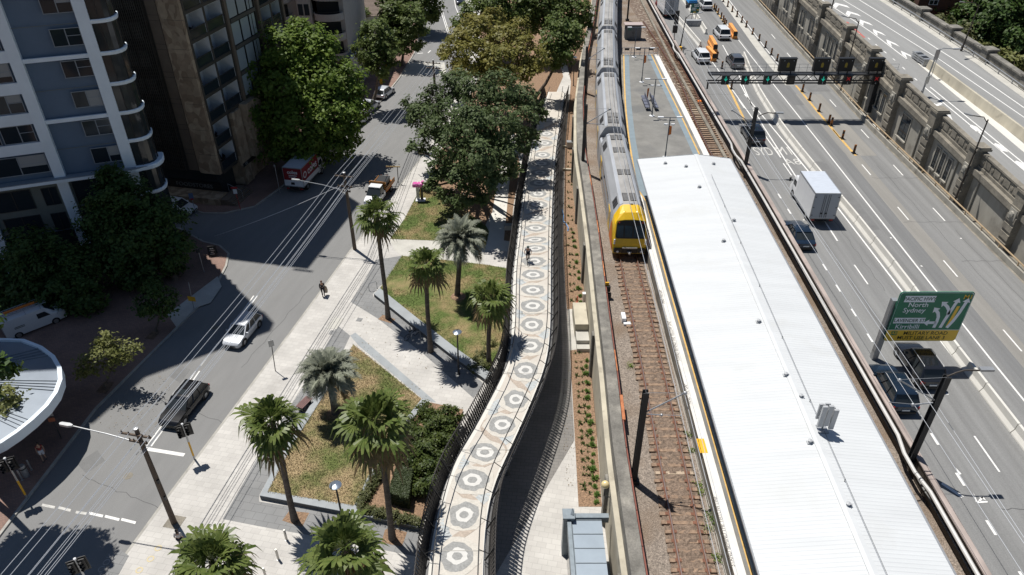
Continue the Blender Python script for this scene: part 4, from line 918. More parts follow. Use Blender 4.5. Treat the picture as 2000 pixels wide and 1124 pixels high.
p = at(1327,112,ZR); t = thing('trackside_machine', 'yellow trackside machine against the motorway parapet', 'machine', p); mb = MB(); mb.cbox(p+Vector((0,0,.7)), .5,.7,1.2); mb.cbox(p+Vector((0,0,1.45)), .35,.5,.3); mb.build('body', m_yellow, t); mb = MB(); mb.tube([p+Vector((.2,-.5,.1)),p+Vector((.5,-.3,1.4)),p+Vector((.6,.6,1.5))], .06, 6); mb.cbox(p+Vector((.15,-.5,.3)), .4,.3,.5); mb.build('hose', m_dsteel, t)

# ================================================================== lamp posts by the motorway and on the upper road
def road_lamp(base, top, tip, label, signs=(), m=m_brownsteel):
    base, top, tip = Vector(base), Vector(top), Vector(tip); t = thing('street_lamp', label, 'street lamp', base)
    mb = MB(); mb.tube([base,top], [.11,.06], 8); mb.tube([top-Vector((0,0,.3)),top+(tip-top)*.3+Vector((0,0,.12)),tip], .045, 6); mb.tube([base,base+Vector((0,0,.6))], .15, 8); mb.build('pole', m, t)
    d = (tip-top).normalized(); mb = MB(); mb.loft([[tip+Vector((-d.y,d.x,0))*s*w+d*f+Vector((0,0,z)) for s, z in ((-1,-.05),(1,-.05),(1,.05),(-1,.05))] for f, w in ((-.05,.06),(.25,.17),(.8,.13))]); mb.build('lamp_head', m_steel, t, fix=True)
    for z, sz, mm in signs:
        mb = MB(); p = base.lerp(top, z); mb.cbox(p+Vector((0,-.1,0)), sz[0], .04, sz[1], rad(35)); mb.build('sign_plate', mm, t)
def on_up(px, py):
    z = 10.5
    for i in range(20): p = at(px, py, z); z = zup(p.y)
    return p
bA = on_up(1877,100); road_lamp(bA, aty(1913,10,bA.y), aty(1884,5,bA.y-1), 'street lamp behind the far parapet of the upper road')
bB = on_up(1799,187); road_lamp(bB, aty(1833,97,bB.y), aty(1862,96,bB.y), 'upper road lamp carrying two back facing sign plates', [(.9,(.9,1.1),m_steel),(.35,(.8,.9),m_steel)], m_steel)
qC = hit(1871,374,(43.55,0,0),(1,0,0)); bC = Vector((43.55,qC.y,ZM)); road_lamp(bC, aty(1930,234,qC.y), aty(1899,226,qC.y), 'brown street lamp rising in front of the nearest viaduct bays')
qD = hit(1652,138,(43.9,0,0),(1,0,0)); bD = Vector((43.9,qD.y,ZM)); road_lamp(bD, aty(1678,41,qD.y), aty(1655,34,qD.y), 'brown street lamp behind the black gantry boards and beside the red bus patch')
bE = on_up(1622,26); road_lamp(bE, bE+Vector((.1,0,6)), bE+Vector((-1.5,0,6.2)), 'street lamp cut off by the top edge above the viaduct')
bF = at(1334,84,6.2); bF = Vector((26.0,bF.y,ZM)); qF = aty(1340,33,bF.y); road_lamp((qF.x-.3,bF.y,ZM), qF, aty(1362,27,bF.y), 'dark street lamp at the far motorway parapet near the green lane sign', (), m_dsteel)
bS = on_up(1818,152); mb = MB(); mb.tube([bS,bS+Vector((0,0,2.6))], .035, 6); mb.cbox(bS+Vector((0,0,2.4)), .5,.03,.6,rad(40)); tag(mb.build('keep_sign', m_steel), 'thin sign post beside the start of the median wall', 'sign')

# ================================================================== lane gantry
GY = 88.0; gz = aty(1383,160,GY).z; gx0, gx1 = aty(1383,150,GY).x, aty(1752,155,GY).x; gt_ = 1.0
ga = thing('lane_gantry', 'dark steel truss gantry with lane signals and message boards across the motorway', 'gantry', ((gx0+gx1)/2,GY,ZM))
mb = MB()
for y in (GY-.45,GY+.45):
    for z in (gz,gz+gt_): mb.bar((gx0,y,z),(gx1,y,z),.14,.14)
    n = 22
    for k in range(n):
        x0, x1 = lerp(gx0,gx1,k/n), lerp(gx0,gx1,(k+1)/n); mb.bar((x0,y,gz if k%2 else gz+gt_),(x1,y,gz+gt_ if k%2 else gz),.06,.06)
for k in range(23): x = lerp(gx0,gx1,k/22); mb.bar((x,GY-.45,gz+gt_),(x,GY+.45,gz+gt_),.06,.06)
mb.box(gx0,gx1,GY-.42,GY+.42,gz+gt_-.02,gz+gt_+.03); mb.build('truss', m_dsteel, ga)
mb = MB()
for k in range(24): x = lerp(gx0,gx1,k/23); mb.tube([(x,GY+.5,gz+gt_),(x,GY+.5,gz+gt_+1.0)], .022, 5)
for z in (.55,1.0): mb.tube([(gx0,GY+.5,gz+gt_+z),(gx1,GY+.5,gz+gt_+z)], .022, 5)
mb.build('handrail', m_steel, ga)
mb = MB(); mb.bar((gx0+.1,GY,gz),(gx0+.1,GY,gz-.9),.16,.2); mb.build('leg', m_dsteel, ga)
mb = MB(); xr = gx1-.3
for y in (GY-.5,GY+.5): mb.bar((xr,y,gz+gt_),(vx(GY)+.1,y,7.2),.2,.2); mb.bar((xr-1.4,y,gz),(vx(GY)+.0,y,7.4),.14,.14)
mb.bar((vx(GY)-.05,GY,6),(vx(GY)-.05,GY,gz+gt_),.5,.9); mb.build('leg', m_dsteel, ga)
m_gr = M('lit_green_arrow', (.0,.3,.2), .5, emit=((.02,.7,.5),.35)); m_rd = M('lit_red_cross', (.4,.02,.02), .5, emit=((.45,.02,.03),.2)); m_num2 = M('white_numeral', (.7,.7,.7), .6); m_am = M('amber_emblem', (.35,.25,.03), .6)
for i, (px, k) in enumerate(((1417,'g1'),(1456,'g2'),(1499,'g3'),(1545,''),(1607,'g4'),(1656,'r5'),(1711,'r6'))):
    x = aty(px,152,GY-.6).x; mb = MB(); mb.box(x-.45,x+.45,GY-.85,GY-.55,gz-.08,gz+1.02); mb.box(x-.5,x+.5,GY-1.0,GY-.55,gz+1.021,gz+1.08); s = mb.build('lane_signal', m_black, ga)
    f = GY-.86; Z = gz+.6
    mb = MB()
    if k.startswith('g'):
        mb.box(x-.05,x+.05,f-.01,f,Z-.1,Z+.32); mb.add([(x-.25,f-.01,Z+.05),(x,f-.01,Z-.28),(x+.25,f-.01,Z+.05),(x+.12,f-.01,Z+.05),(x,f-.01,Z-.1),(x-.12,f-.01,Z+.05)], [(0,1,4,5),(1,2,3,4)]); mb.build('arrow', m_gr, s)
    elif k.startswith('r'):
        for q in (1,-1): mb.bar((x-.2,f-.006,Z-.2*q+.05),(x+.2,f-.006,Z+.2*q+.05),.01,.1)
        mb.build('cross', m_rd, s)
    else: mb.box(x-.3,x+.3,f-.01,f,gz+.2,gz+.8); mb.build('blank_panel', m_brownsteel, s)
    if k: 
        tm = text_mesh(k[1], .3, m_num2, 'numeral', s, frame4(Vector((x-.0,f-.006,gz+.12))-WL(s), (1,0,0), (0,0,1)), ext=.002)
for i, (x0, x1) in enumerate(((1519,1557),(1586,1623),(1633,1669),(1692,1728))):
    a = aty(x0,142,GY-.2); b = aty(x1,120,GY-.2); xa, xb = min(a.x,b.x), max(a.x,b.x); zb = gz+gt_+.35
    mb = MB(); mb.box(xa+.0,xb-.05,GY-.3,GY+.15,zb,zb+1.55); mb.box(xa-.04,xb-.01,GY-.4,GY+.18,zb+1.551,zb+1.6); mb.box(xa+.3,xa+.4,GY-.1,GY,gz+gt_,zb); mb.box(xb-.5,xb-.4,GY-.1,GY,gz+gt_,zb); s = mb.build('message_board', m_black, ga)
    xm = (xa+xb)/2; mb = MB(); mb.box(xm-.13,xm+.17,GY-.315,GY-.301,zb+.5,zb+.95); mb.lathe([(.001,0),(.13,0)], (xm+.02,GY-.31,zb+.95), 10, axis='Y'); mb.build('emblem', m_am, s)
    mb = MB()
    for q in (-.5,.62): mb.sphere((xm+q,GY-.31,zb+1.3), .05, 6, 4)
    mb.build('beacon', m_lamp, s)
# ================================================================== big green direction sign
sY = 41.4; sb = thing('road_direction_sign', 'large green direction sign with yellow lower panel on a steel post over the motorway', 'road sign', (26.4,sY,ZM))
pt = aty(1737,585,sY); mb = MB(); mb.box(26.25,26.65,sY-.2,sY+.2,ZM+.0,pt.z); mb.build('post', m_steel, sb)
TLc, BRc = aty(1760,570,sY-.3), aty(1868,667,sY-.3); L0 = aty(1724,664,sY-.3); x0, x1, z0, z1 = (TLc.x+L0.x)/2, (aty(1900,570,sY-.3).x+BRc.x)/2, (BRc.z+L0.z)/2, TLc.z
W_, H_ = x1-x0, z1-z0; yf = sY-.35
def rrect(x0,x1,z0,z1,r,y,n=5):
    out = []
    for cx, cz, a0 in ((x1-r,z0+r,-90),(x1-r,z1-r,0),(x0+r,z1-r,90),(x0+r,z0+r,180)):
        for k in range(n+1): a = rad(a0+90*k/n); out.append((cx+r*math.cos(a),y,cz+r*math.sin(a)))
    return out
m_sg = M('sign_green', (.025,.2,.105), .5, var=.1, scale=1.5); m_sy = M('sign_yellow', (.98,.6,.06), .5, var=.06); m_sw = M('sign_white', (.9,.92,.95), .5)
mb = MB(); f = rrect(x0,x1,z0,z1,.22,yf); bk = [(p[0],yf+.06,p[2]) for p in f]; mb.loft([f,bk]); mb.build('board', m_sg, sb, fix=True)
zs = z0+H_*.235
def pan(pts, m, nm, dy=.004): 
    mb = MB(); mb.poly([(x0+u*W_, yf-dy, z0+v*H_) for u, v in pts]); o = mb.build(nm, m, sb)
    if o.data.polygons[0].normal.y > 0: o.data.flip_normals()
yb = [(0.0+.05*math.cos(rad(a))*0,0) for a in ()]
mb = MB(); r = .2; mb.poly([(x0+.02,yf-.005,zs),(x0+.02,yf-.005,z0+r)] + [(x0+.02+r-r*math.cos(rad(a)),yf-.005,z0+.02+r-r*math.sin(rad(a))) for a in (15,45,75)] + [(x1-.02-r+r*math.sin(rad(a)),yf-.005,z0+.02+r-r*math.cos(rad(a))) for a in (15,45,75)] + [(x1-.02,yf-.005,z0+r),(x1-.02,yf-.005,zs)]); o = mb.build('yellow_panel', m_sy, sb)
if o.data.polygons[0].normal.y > 0: o.data.flip_normals()
def bord(a, b): 
    mb = MB(); mb.bar((a[0],yf-.004,a[1]),(b[0],yf-.004,b[1]),.008,.03); return mb
mb = MB(); 
for a, b in (((x0+.06,zs),(x0+.06,z1-.2)),((x0+.2,z1-.06),(x1-.2,z1-.06)),((x1-.06,z1-.2),(x1-.06,zs)),((x0+.03,zs),(x1-.03,zs)),((x0+.06,z1-.2),(x0+.2,z1-.06)),((x1-.06,z1-.2),(x1-.2,z1-.06))): mb.bar((a[0],yf-.004,a[1]),(b[0],yf-.004,b[1]),.008,.035)
mb.build('border', m_sw, sb)
pan([(.085,.80),(.5,.80),(.5,.925),(.085,.925)], m_sw, 'white_strip'); pan([(.045,.37),(.47,.37),(.47,.485),(.045,.485)], m_sw, 'white_strip')
def stext(t, u, v, size, m, sx=1.0, bold=.004, dy=.008):
    text_mesh(t, size, m, 'lettering', sb, frame4(Vector((x0+u*W_,yf-dy,z0+v*H_))-WL(sb),(1,0,0),(0,0,1)), ext=.002, sx=sx, bold=bold)
m_sgt = M('sign_dark_green_letter', (.02,.08,.05), .6); m_sbk = M('sign_black_letter', (.05,.035,.015), .6)
u_ = H_/3.4
stext('PACIFIC HWY', .292, .862, .34*u_, m_sgt, .84); stext('North', .3, .745, .44*u_, m_sw, 1.0); stext('Sydney', .27, .635, .44*u_, m_sw, 1.0); stext('LAVENDER ST', .258, .427, .32*u_, m_sgt, .86); stext('Kirribilli', .26, .30, .42*u_, m_sw, 1.0)
stext('MILITARY ROAD', .55, .165, .34*u_, m_sbk, 1.0); stext('MUST USE LANE 3', .51, .068, .34*u_, m_sbk, 1.0); stext('M1', .93, .9, .4*u_, m_sy, 1.0)
pan([(.07,.125),(.155,.125),(.155,.205),(.07,.205)], m_sg, 'route_shield', .007); stext('A8', .112, .165, .26*u_, m_sy, 1, .002, .011)
pan([(.79,.31),(.835,.31),(.87,.72),(.83,.72)][::1], m_sy, 'yellow_bar')
def arrow(pts, wdt=.045, head=True):
    P3 = [(x0+u*W_, z0+v*H_) for u, v in pts]; mb = MB(); L, R = [], []
    for i, p in enumerate(P3):
        a = Vector(P3[max(i-1,0)]); b = Vector(P3[min(i+1,len(P3)-1)]); d = (b-a).normalized(); n = Vector((-d.y,d.x))*wdt*W_/2; L.append((p[0]+n.x,p[1]+n.y)); R.append((p[0]-n.x,p[1]-n.y))
    for i in range(len(P3)-1): mb.poly([(q[0],yf-.006,q[1]) for q in (R[i],R[i+1],L[i+1],L[i])])
    if head:
        p = Vector(P3[-1]); d = (p-Vector(P3[-2])).normalized(); n = Vector((-d.y,d.x)); k = .055*W_
        mb.poly([(q.x,yf-.0065,q.y) for q in (p-n*k, p+d*k*1.3, p+n*k)])
    o = mb.build('arrow', m_sw, sb)
    for pl in o.data.polygons:
        pass
    bm = bmesh.new(); bm.from_mesh(o.data)
    for fc in bm.faces:
        if fc.normal.y > 0: fc.normal_flip()
    bm.to_mesh(o.data); bm.free()
arrow([(.63,.28),(.64,.4),(.635,.5),(.61,.58),(.575,.63)]); arrow([(.63,.385),(.58,.385),(.53,.385)]); arrow([(.72,.28),(.74,.45),(.77,.62),(.79,.75),(.8,.8)])
arrow([(.755,.55),(.74,.64),(.70,.71),(.655,.755)]); arrow([(.81,.28),(.86,.42),(.9,.6),(.93,.8)])
for zz in (.75,.3):
    mb = MB(); z = z0+H_*zz; mb.box(26.4,x0+.35,sY-.14,sY-.02,z-.08,z+.08); mb.box(x0+.1,x1-.2,sY-.2885,sY-.2,z-.06,z+.06); mb.box(x0+.2,x0+.3,sY-.2,sY-.02,z-.06,z+.06); mb.build('bracket', m_steel, sb)
# small green sign at the top of the motorway
a = at(1357,45,ZM); gY = a.y; s2 = thing('road_direction_sign', 'small far green lane sign beside the grey barrier block', 'road sign', a)
A, B = aty(1348,26,gY), aty(1367,8,gY); mb = MB(); mb.box(A.x,B.x,gY-.05,gY,A.z,B.z); mb.build('board', M('sign_teal',(.015,.13,.1),.5), s2)
mb = MB()
for x in (A.x+.4,B.x-.4): mb.box(x-.05,x+.05,gY+.001,gY+.1,ZM,A.z+.5)
mb.build('post', m_steel, s2)
mb = MB(); hh = B.z-A.z; ww = B.x-A.x
for u0,u1,v0,v1 in ((.35,.95,.85,.93),(.4,.95,.7,.76),(.15,.65,.5,.58),(.1,.6,.33,.4)): mb.box(A.x+u0*ww,A.x+u1*ww,gY-.06,gY-.051,A.z+v0*hh,A.z+v1*hh)
mb.build('white_strip', m_sw, s2)
mb = MB(); mb.box(A.x+.35*ww,A.x+.65*ww,gY-.06,gY-.051,A.z+.06*hh,A.z+.16*hh); mb.box(A.x+.75*ww,A.x+.95*ww,gY-.06,gY-.051,A.z+.3*hh,A.z+.4*hh); mb.build('yellow_patch', m_sy, s2)

# ================================================================== concrete barriers, water barriers, striped posts
BX = [(14,32.6),(35,32.58),(43,32.6),(51,32.9),(61,32.85),(70,32.6),(79,32.44),(85,32.5),(90,32.7),(97.7,33.2),(103.6,34.0),(113.7,35.3),(122,35.7)]
prof = [(-.3,0),(.3,0),(.28,.1),(.13,.36),(.09,.84),(-.09,.84),(-.13,.36),(-.28,.1)]
mb = MB(); Ls = 3.9; mb.loft([[(a,y,b) for a,b in prof] for y in (-Ls/2+.03,Ls/2-.03)])
proto = mb.build('concrete_barrier', m_white_conc, None, local=True, fix=True); used = False
def bar_row(xf, y0, y1, lab, grp):
    global used
    y = y0; k = 0
    while y < y1:
        o = proto if not used else proto.copy()
        if used: COL.objects.link(o)
        used = True
        xa, xb = xf(y), xf(y+Ls); o.location = ((xa+xb)/2, y+Ls/2, ZM+.013); o.rotation_euler = (0,0,-math.atan2(xb-xa,Ls))
        tag(o, lab(k), 'barrier', grp); y += Ls; k += 1
bar_row(lambda Y: interp(BX,Y), 14.4, 110, lambda k: (f'{ORD[k]} pale concrete barrier block up the long median from the lower right' if k < 20 else f'{ORD[k-20]} pale concrete barrier block of the median beyond the gantry'), 'concrete barrier blocks along the motorway median')
bar_row(lambda Y: interp([(114,29.75),(143,28.5)],Y), 117, 144, lambda k: f'{ORD[k]} concrete barrier block beyond the white car on the left lane edge', 'concrete barrier blocks along the far left lane')
bar_row(lambda Y: interp([(120,31.9),(133,32.43),(146,32.6)],Y), 124, 146, lambda k: f'{ORD[k]} concrete barrier block beyond the tall orange water barrier', 'concrete barrier blocks along the far middle lane')
for i,(pa,pb,lb) in enumerate((((1380,106),(1394,121),'orange water filled barrier nearest the white car'),((1386,85),(1396,103),'orange water filled barrier directly behind another orange one'),((1424,60),(1435,77),'orange water filled barrier beside the white pickup'))):
    a, b = at(*pa,ZM), at(*pb,ZM); d = b-a; L = d.length
    t = thing('water_barrier', lb, 'barrier', a.lerp(b,.5), math.atan2(d.y,d.x)-math.pi/2, 'orange water barriers')
    mb = MB(); mb.loft([[(q*.9,y,h) for q,h in ((-.45,0),(.45,0),(.45,.35),(.28,.6),(.28,1.25),(-.28,1.25),(-.28,.6),(-.45,.35))] for y in (-L/2,L/2)]); mb.build('body', M('water_barrier_orange',(.8,.33,.08),.6,var=.1) if i == 0 else bpy.data.materials['water_barrier_orange'], t, local=True, fix=True)
    mb = MB()
    for k in range(5): 
        for s in (-1,1): mb.box(min(s*.41,s*.43),max(s*.41,s*.43),-L/2+.3+k*L/5.3,-L/2+.5+k*L/5.3,.1,.5)
    mb.build('socket', m_brownsteel, t, local=True)
    mb = MB(); q = L/2 if b.y < a.y else -L/2; mb.box(-.33,.33,min(q,q+.03*(1 if q>0 else -1)),max(q,q+.03*(1 if q>0 else -1)),.5,1.15); mb.build('chevron_plate', m_black, t, local=True)
pb = thing('striped_post', 'x', 'bollard', (0,0,0))
mb = MB(); mb.box(-.12,.12,-.05,.05,.1,1.05); mb.build('panel', M('orange_black_stripes',(.36,.13,.02),.6,c2=(.03,.02,.015),scale=5,thr=(.45,.52),detail=0), pb, local=True)
mb = MB(); mb.box(-.18,.18,-.25,.25,0,.1); mb.build('foot', m_black, pb, local=True)
first = True
rowA = [(1380+x/5.25, 90+y/5.25) for x, y in ((980,470),(1053,558),(1150,672),(1250,790),(1275,818),(1390,952),(1507,1102))]
rowB = [(1300+x/7.69, y/7.69) for x, y in ((865,30),(930,105),(998,180),(1069,255),(1140,340),(1207,412),(1303,520),(1400,615),(1496,720),(1584,828),(1670,920))]
rowC = [(1300+x/7.69, y/7.69) for x, y in ((627,20),(668,70),(728,145),(753,172),(785,218),(831,282),(861,328),(880,368),(901,395),(771,885),(843,1032))] + [(1428,174)]
for row, lb in ((rowA[::-1],'{} striped orange post from the near end of the yellow line'),(rowB[::-1],'{} striped orange post beyond the gantry on the right yellow line'),(rowC[::-1],'{} striped orange post along the middle lane divider beyond the gantry')):
    for k, (x, y) in enumerate(row):
        p = at(x, y, ZM+.02)
        if first: pb.location = p; pb['label'] = lb.format(ORD[k]); pb['group'] = 'striped lane divider posts'; first = False
        else: copy_tree(pb, p, 0, lb.format(ORD[k]))
p = at(1355,52,ZM); mb = MB(); mb.box(p.x-1.3,p.x+1.3,p.y,p.y+.9,ZM,ZM+.95)
for k in range(3): mb.box(p.x-1.2+k*.85,p.x-.5+k*.85,p.y-.03,p.y-.001,ZM+.15,ZM+.75)
tag(mb.build('barrier_block', M('grey_block',(.3,.31,.32),.7,var=.1)), 'grey barrier block standing across the closed lane', 'barrier')
p = at(1350,16,ZM); t = thing('work_trailer', 'small work trailer with a bright blue tarpaulin by the far green sign', 'trailer', p)
mb = MB(); mb.box(p.x-.8,p.x+.8,p.y-1,p.y+1.5,ZM+.4,ZM+1.1); mb.lathe([(.001,-.1),(.35,-.1),(.35,.1),(.001,.1)], (p.x-.9,p.y,ZM+.35), 10, axis='X'); mb.lathe([(.001,-.1),(.35,-.1),(.35,.1),(.001,.1)], (p.x+.9,p.y,ZM+.35), 10, axis='X'); mb.build('body', m_dsteel, t)
mb = MB(); mb.loft([[(p.x+a,p.y+y,ZM+b) for a,b in ((-.85,1.1),(.85,1.1),(.7,1.6),(-.7,1.6))] for y in (-1,1.5)]); mb.build('tarpaulin', M('blue_tarp',(.03,.25,.6),.6), t, fix=True)
# ================================================================== VEHICLES (built pointing along +Y)
def sect(hw, z0, z1, y, tuck=.9, sh=.93):
    return [(-hw*tuck,y,z0),(hw*tuck,y,z0),(hw,y,z0+.14),(hw,y,z0+(z1-z0)*.62),(hw*.985,y,z1-.06),(hw*sh,y,z1),(-hw*sh,y,z1),(-hw*.985,y,z1-.06),(-hw,y,z0+(z1-z0)*.62),(-hw,y,z0+.14)]
def wheel(t, x, y, r=.33, wd=.22):
    s = 1 if x > 0 else -1
    mb = MB(); mb.lathe([(r*.62,-wd/2),(r,-wd/2+.02),(r,wd/2-.02),(r*.62,wd/2)], (x,y,r), 18, axis='X'); o = mb.build('wheel', m_rubber, t, local=True, smooth=True)
    mb = MB(); mb.lathe([(.001,s*wd*.42),(r*.2,s*wd*.46),(r*.62,s*wd*.44),(r*.62,-s*wd*.3)], (x,y,r), 10, axis='X'); mb.build('rim', m_rim, o, local=True)
def car(name, label, cat, loc, rz, m, kind='suv', L=4.5, W=1.84, H=1.65, group=None, rails=False, sunroof=False, light_roof=None):
    t = thing(name, label, cat, loc, rz, group); hl = L/2; bh = .98 if kind in ('suv','ute') else .9
    g0 = .2
    secs = [(-hl,.86,.42,bh*.9),(-hl+.12,.97,.24,bh*.98),(-hl+.5,1,g0,bh),(-hl*.3,1,g0,bh*.98),(hl*.3,1,g0,bh*.96),(hl-.95,.99,g0,bh*.93),(hl-.4,.95,.22,bh*.82),(hl-.1,.86,.26,bh*.72),(hl,.72,.34,bh*.62)]
    mb = MB(); mb.loft([sect(W/2*a,z0,z1,y) for y,a,z0,z1 in secs]); mb.build('body', m, t, local=True, smooth=True, fix=True)
    # glasshouse: bottom outline and roof outline
    yb, yf = {'suv':(-hl+.16,hl-1.25),'hatch':(-hl+.14,hl-1.1),'wagon':(-hl+.16,hl-1.35),'sedan':(-hl+.55,hl-1.3),'ute':(-hl*.25,hl-1.3)}[kind]
    rb, rf = {'suv':(yb+.38,yf-.75),'hatch':(yb+.5,yf-.8),'wagon':(yb+.45,yf-.8),'sedan':(yb+.7,yf-.85),'ute':(yb+.25,yf-.75)}[kind]
    b0, b1, rw = W/2*.93, W/2*.9, W/2*.74; zb = bh-.05
    bot = [(-b0,yb,zb),(b0,yb,zb),(b1,yf,zb-.05),(-b1,yf,zb-.05)]; top = [(-rw,rb,H-.06),(rw,rb,H-.06),(rw*.97,rf,H-.07),(-rw*.97,rf,H-.07)]
    mb = MB(); mb.loft([bot,top]); gl = mb.build('window', m_glass, t, local=True, fix=True)
    mb = MB(); mb.loft([[(x*1.03,y,z) for x,y,z in ((-rw,rb-.1,H-.075),(rw,rb-.1,H-.075),(rw*.97,rf+.12,H-.1),(-rw*.97,rf+.12,H-.1))],[(x,y,z) for x,y,z in ((-rw*.96,rb+.02,H-.015),(rw*.96,rb+.02,H-.015),(rw*.93,rf+.0,H-.025),(-rw*.93,rf+.0,H-.025))],[(x,y,z) for x,y,z in ((-rw*.6,rb+.25,H+.01),(rw*.6,rb+.25,H+.01),(rw*.58,rf-.25,H+.005),(-rw*.58,rf-.25,H+.005))]]); rfm = light_roof or m
    ro = mb.build('roof', rfm, t, local=True, smooth=True, fix=True)
    if sunroof:
        mb = MB(); mb.box(-rw*.55,rw*.55,rf-.75,rf-.2,H-.0,H+.02); mb.build('sunroof', m_glass, ro, local=True)
    if rails:
        for s in (-1,1):
            mb = MB(); mb.tube([(s*rw*.96,rb+.1,H-.0),(s*rw*.96,rb+.2,H+.04),(s*rw*.94,rf-.2,H+.03),(s*rw*.93,rf-.05,H-.02)], .022, 5); mb.build('roof_rail', m_steel, t, local=True)
    for s in (-1,1):
        lp = lambda f: (Vector((s*lerp(b0,b1,f),lerp(yb,yf,f),zb)), Vector((s*rw,lerp(rb,rf,f),H-.07)))
        for f in (.0,.36,.68,1.0): a, b = lp(f); mb = MB(); mb.bar(a+Vector((s*.012,0,0)), b+Vector((s*.012,0,0)), .08 if f not in (0,1) else .1, .03); mb.build('pillar', m, t, local=True)
    mb = MB()
    for wy in (-hl+.82, hl-.88):
        for s in (-1,1): mb.lathe([(.001,0),(.41,0)], (s*(W/2+.002),wy,.36), 14, axis='X')
    mb.build('wheel_arch', m_black, t, local=True)
    for wy in (-hl+.82, hl-.88):
        for s in (-1,1): wheel(t, s*(W/2-.085), wy)
    for s in (-1,1):
        mb = MB(); mb.loft([[(s*W/2*.62,hl-.2,bh*.68),(s*W/2*.86,hl-.38,bh*.78),(s*W/2*.88,hl-.3,bh*.66),(s*W/2*.64,hl-.04,bh*.58)],[(s*W/2*.62,hl-.16,bh*.70),(s*W/2*.89,hl-.36,bh*.8),(s*W/2*.91,hl-.28,bh*.66),(s*W/2*.65,hl+.0,bh*.58)]]); mb.build('headlight', m_lamp, t, local=True, fix=True)
        mb = MB(); mb.box(min(s*W/2*.62,s*W/2*.93),max(s*W/2*.62,s*W/2*.93),-hl-.0,-hl+.22,bh*.66,bh*.88); mb.build('taillight', m_red, t, local=True)
        mb = MB(); mb.cbox((s*(W/2+.06),yf-.32,bh+.04), .2, .12, .14); mb.build('mirror', m, t, local=True)
        mb = MB()
        for f in (.42,.72): mb.cbox((s*(W/2+.004),lerp(yb,yf,f),bh*.78), .02, .18, .03)
        mb.build('handle', m, t, local=True)
    mb = MB(); mb.box(-.26,.26,-hl-.03,-hl+.05,.52,.64); mb.build('number_plate', m_lamp, t, local=True)
    mb = MB(); mb.box(-.5,.5,hl-.12,hl+.01,.38,.52); mb.box(-.3,.3,hl-.02,hl+.02,.3,.36); mb.build('grille', m_black, t, local=True)
    mb = MB(); mb.box(-W/2*.8,W/2*.8,-hl-.02,-hl+.1,.26,.42); mb.build('bumper', m_black, t, local=True)
    return t
p_white = paint('car_white',(.72,.73,.74),.0); p_silver = paint('car_silver',(.6,.62,.65),.15); p_black = paint('car_black',(.012,.012,.014),.3,.2); p_grey = paint('car_grey',(.14,.145,.16),.5); p_navy = paint('car_navy',(.02,.027,.042),.4,.25); p_dark = paint('car_charcoal',(.022,.024,.03),.4,.25); p_blue = paint('car_blue',(.015,.03,.055),.4,.25)
def face(d): return math.atan2(d[1],d[0])-math.pi/2
SV = Vector((math.sin(SA),math.cos(SA)))
down, upst = face(-SV), face(SV)
car('parked_hatchback','white silver hatchback driving towards the camera half in the building shadow','car',at(476,655),down,p_silver,'hatch',4.3,1.76,1.5)
car('station_wagon','black estate car with roof rails driving down the street','car',at(363,800),down,p_black,'wagon',4.6,1.85,1.52,rails=True,sunroof=True)
g = 'silver cars parked under the street trees'
sv2 = face(Vector((.30,.954)))
car('parked_car','farthest of the silver cars parked at the left kerb in shade','car',at(752,187),sv2,p_silver,'hatch',4.3,1.78,1.52,g)
car('parked_car','silver car with dark rear window parked second from the far end','car',at(722,215),sv2,p_silver,'suv',4.4,1.82,1.6,g)
car('parked_car','silver car mostly hidden by the big street tree','car',at(703,240),sv2,p_silver,'sedan',4.6,1.8,1.45,g)
car('parked_car','white car nose poking out of the dark tree by the corner tower','car',at(350,413),face((.96,-.27)),p_white,'hatch',4.2,1.76,1.5)
car('parked_car','white vehicle parked in deep shade ahead of the red delivery truck','car',at(648,303),upst,p_white,'suv',4.6,1.85,1.7)
car('parked_car','dark blue car parked at the top edge of the street','car',at(899,6),face((.1,-.99)),p_navy,'suv',4.6,1.85,1.65)
ev = car('patrol_car','white car with roof lights parked behind the dark blue one','car',at(911,28),face((.12,-.99)),p_white,'suv',4.6,1.85,1.65)
mb = MB(); mb.box(-.5,-.05,-.5,-.25,1.66,1.8,0); mb.box(.05,.5,-.5,-.25,1.66,1.8,1); mb.build('light_bar', [m_red, m_lamp], ev, local=True)
N = 0.0
car('suv','white SUV leaving at the far top of the motorway','car',at(1376,16,ZM),.02,p_white,'suv',4.6,1.86,1.7)
ut = car('pickup','white pickup with a canopy beside the orange barrier','car',at(1408,72,ZM),.0,p_white,'suv',5.0,1.88,1.8)
car('suv','white SUV in the left lane behind the orange barriers','car',at(1367,117,ZM),.03,p_white,'suv',4.7,1.9,1.7)
car('suv','mid grey SUV just beyond the lane gantry','car',at(1434,127,ZM),.0,p_grey,'suv',4.5,1.84,1.66)
car('suv','dark navy SUV waiting behind the SYD lettering','car',at(1468,270,ZM),-.02,p_navy,'suv',4.7,1.9,1.72)
car('sedan','dark blue car half hidden by the parapet behind the box truck','car',at(1557,466,ZM),-.03,p_blue,'sedan',4.7,1.84,1.45)
car('suv','black SUV with silver roof rails under the big green sign','car',at(1789,722,ZM),-.02,p_dark,'suv',4.65,1.86,1.72,rails=True)
car('suv','dark blue SUV beside the parapet behind the bracket arm','car',at(1737,768,ZM),-.02,p_blue,'suv',4.6,1.84,1.66,rails=True)
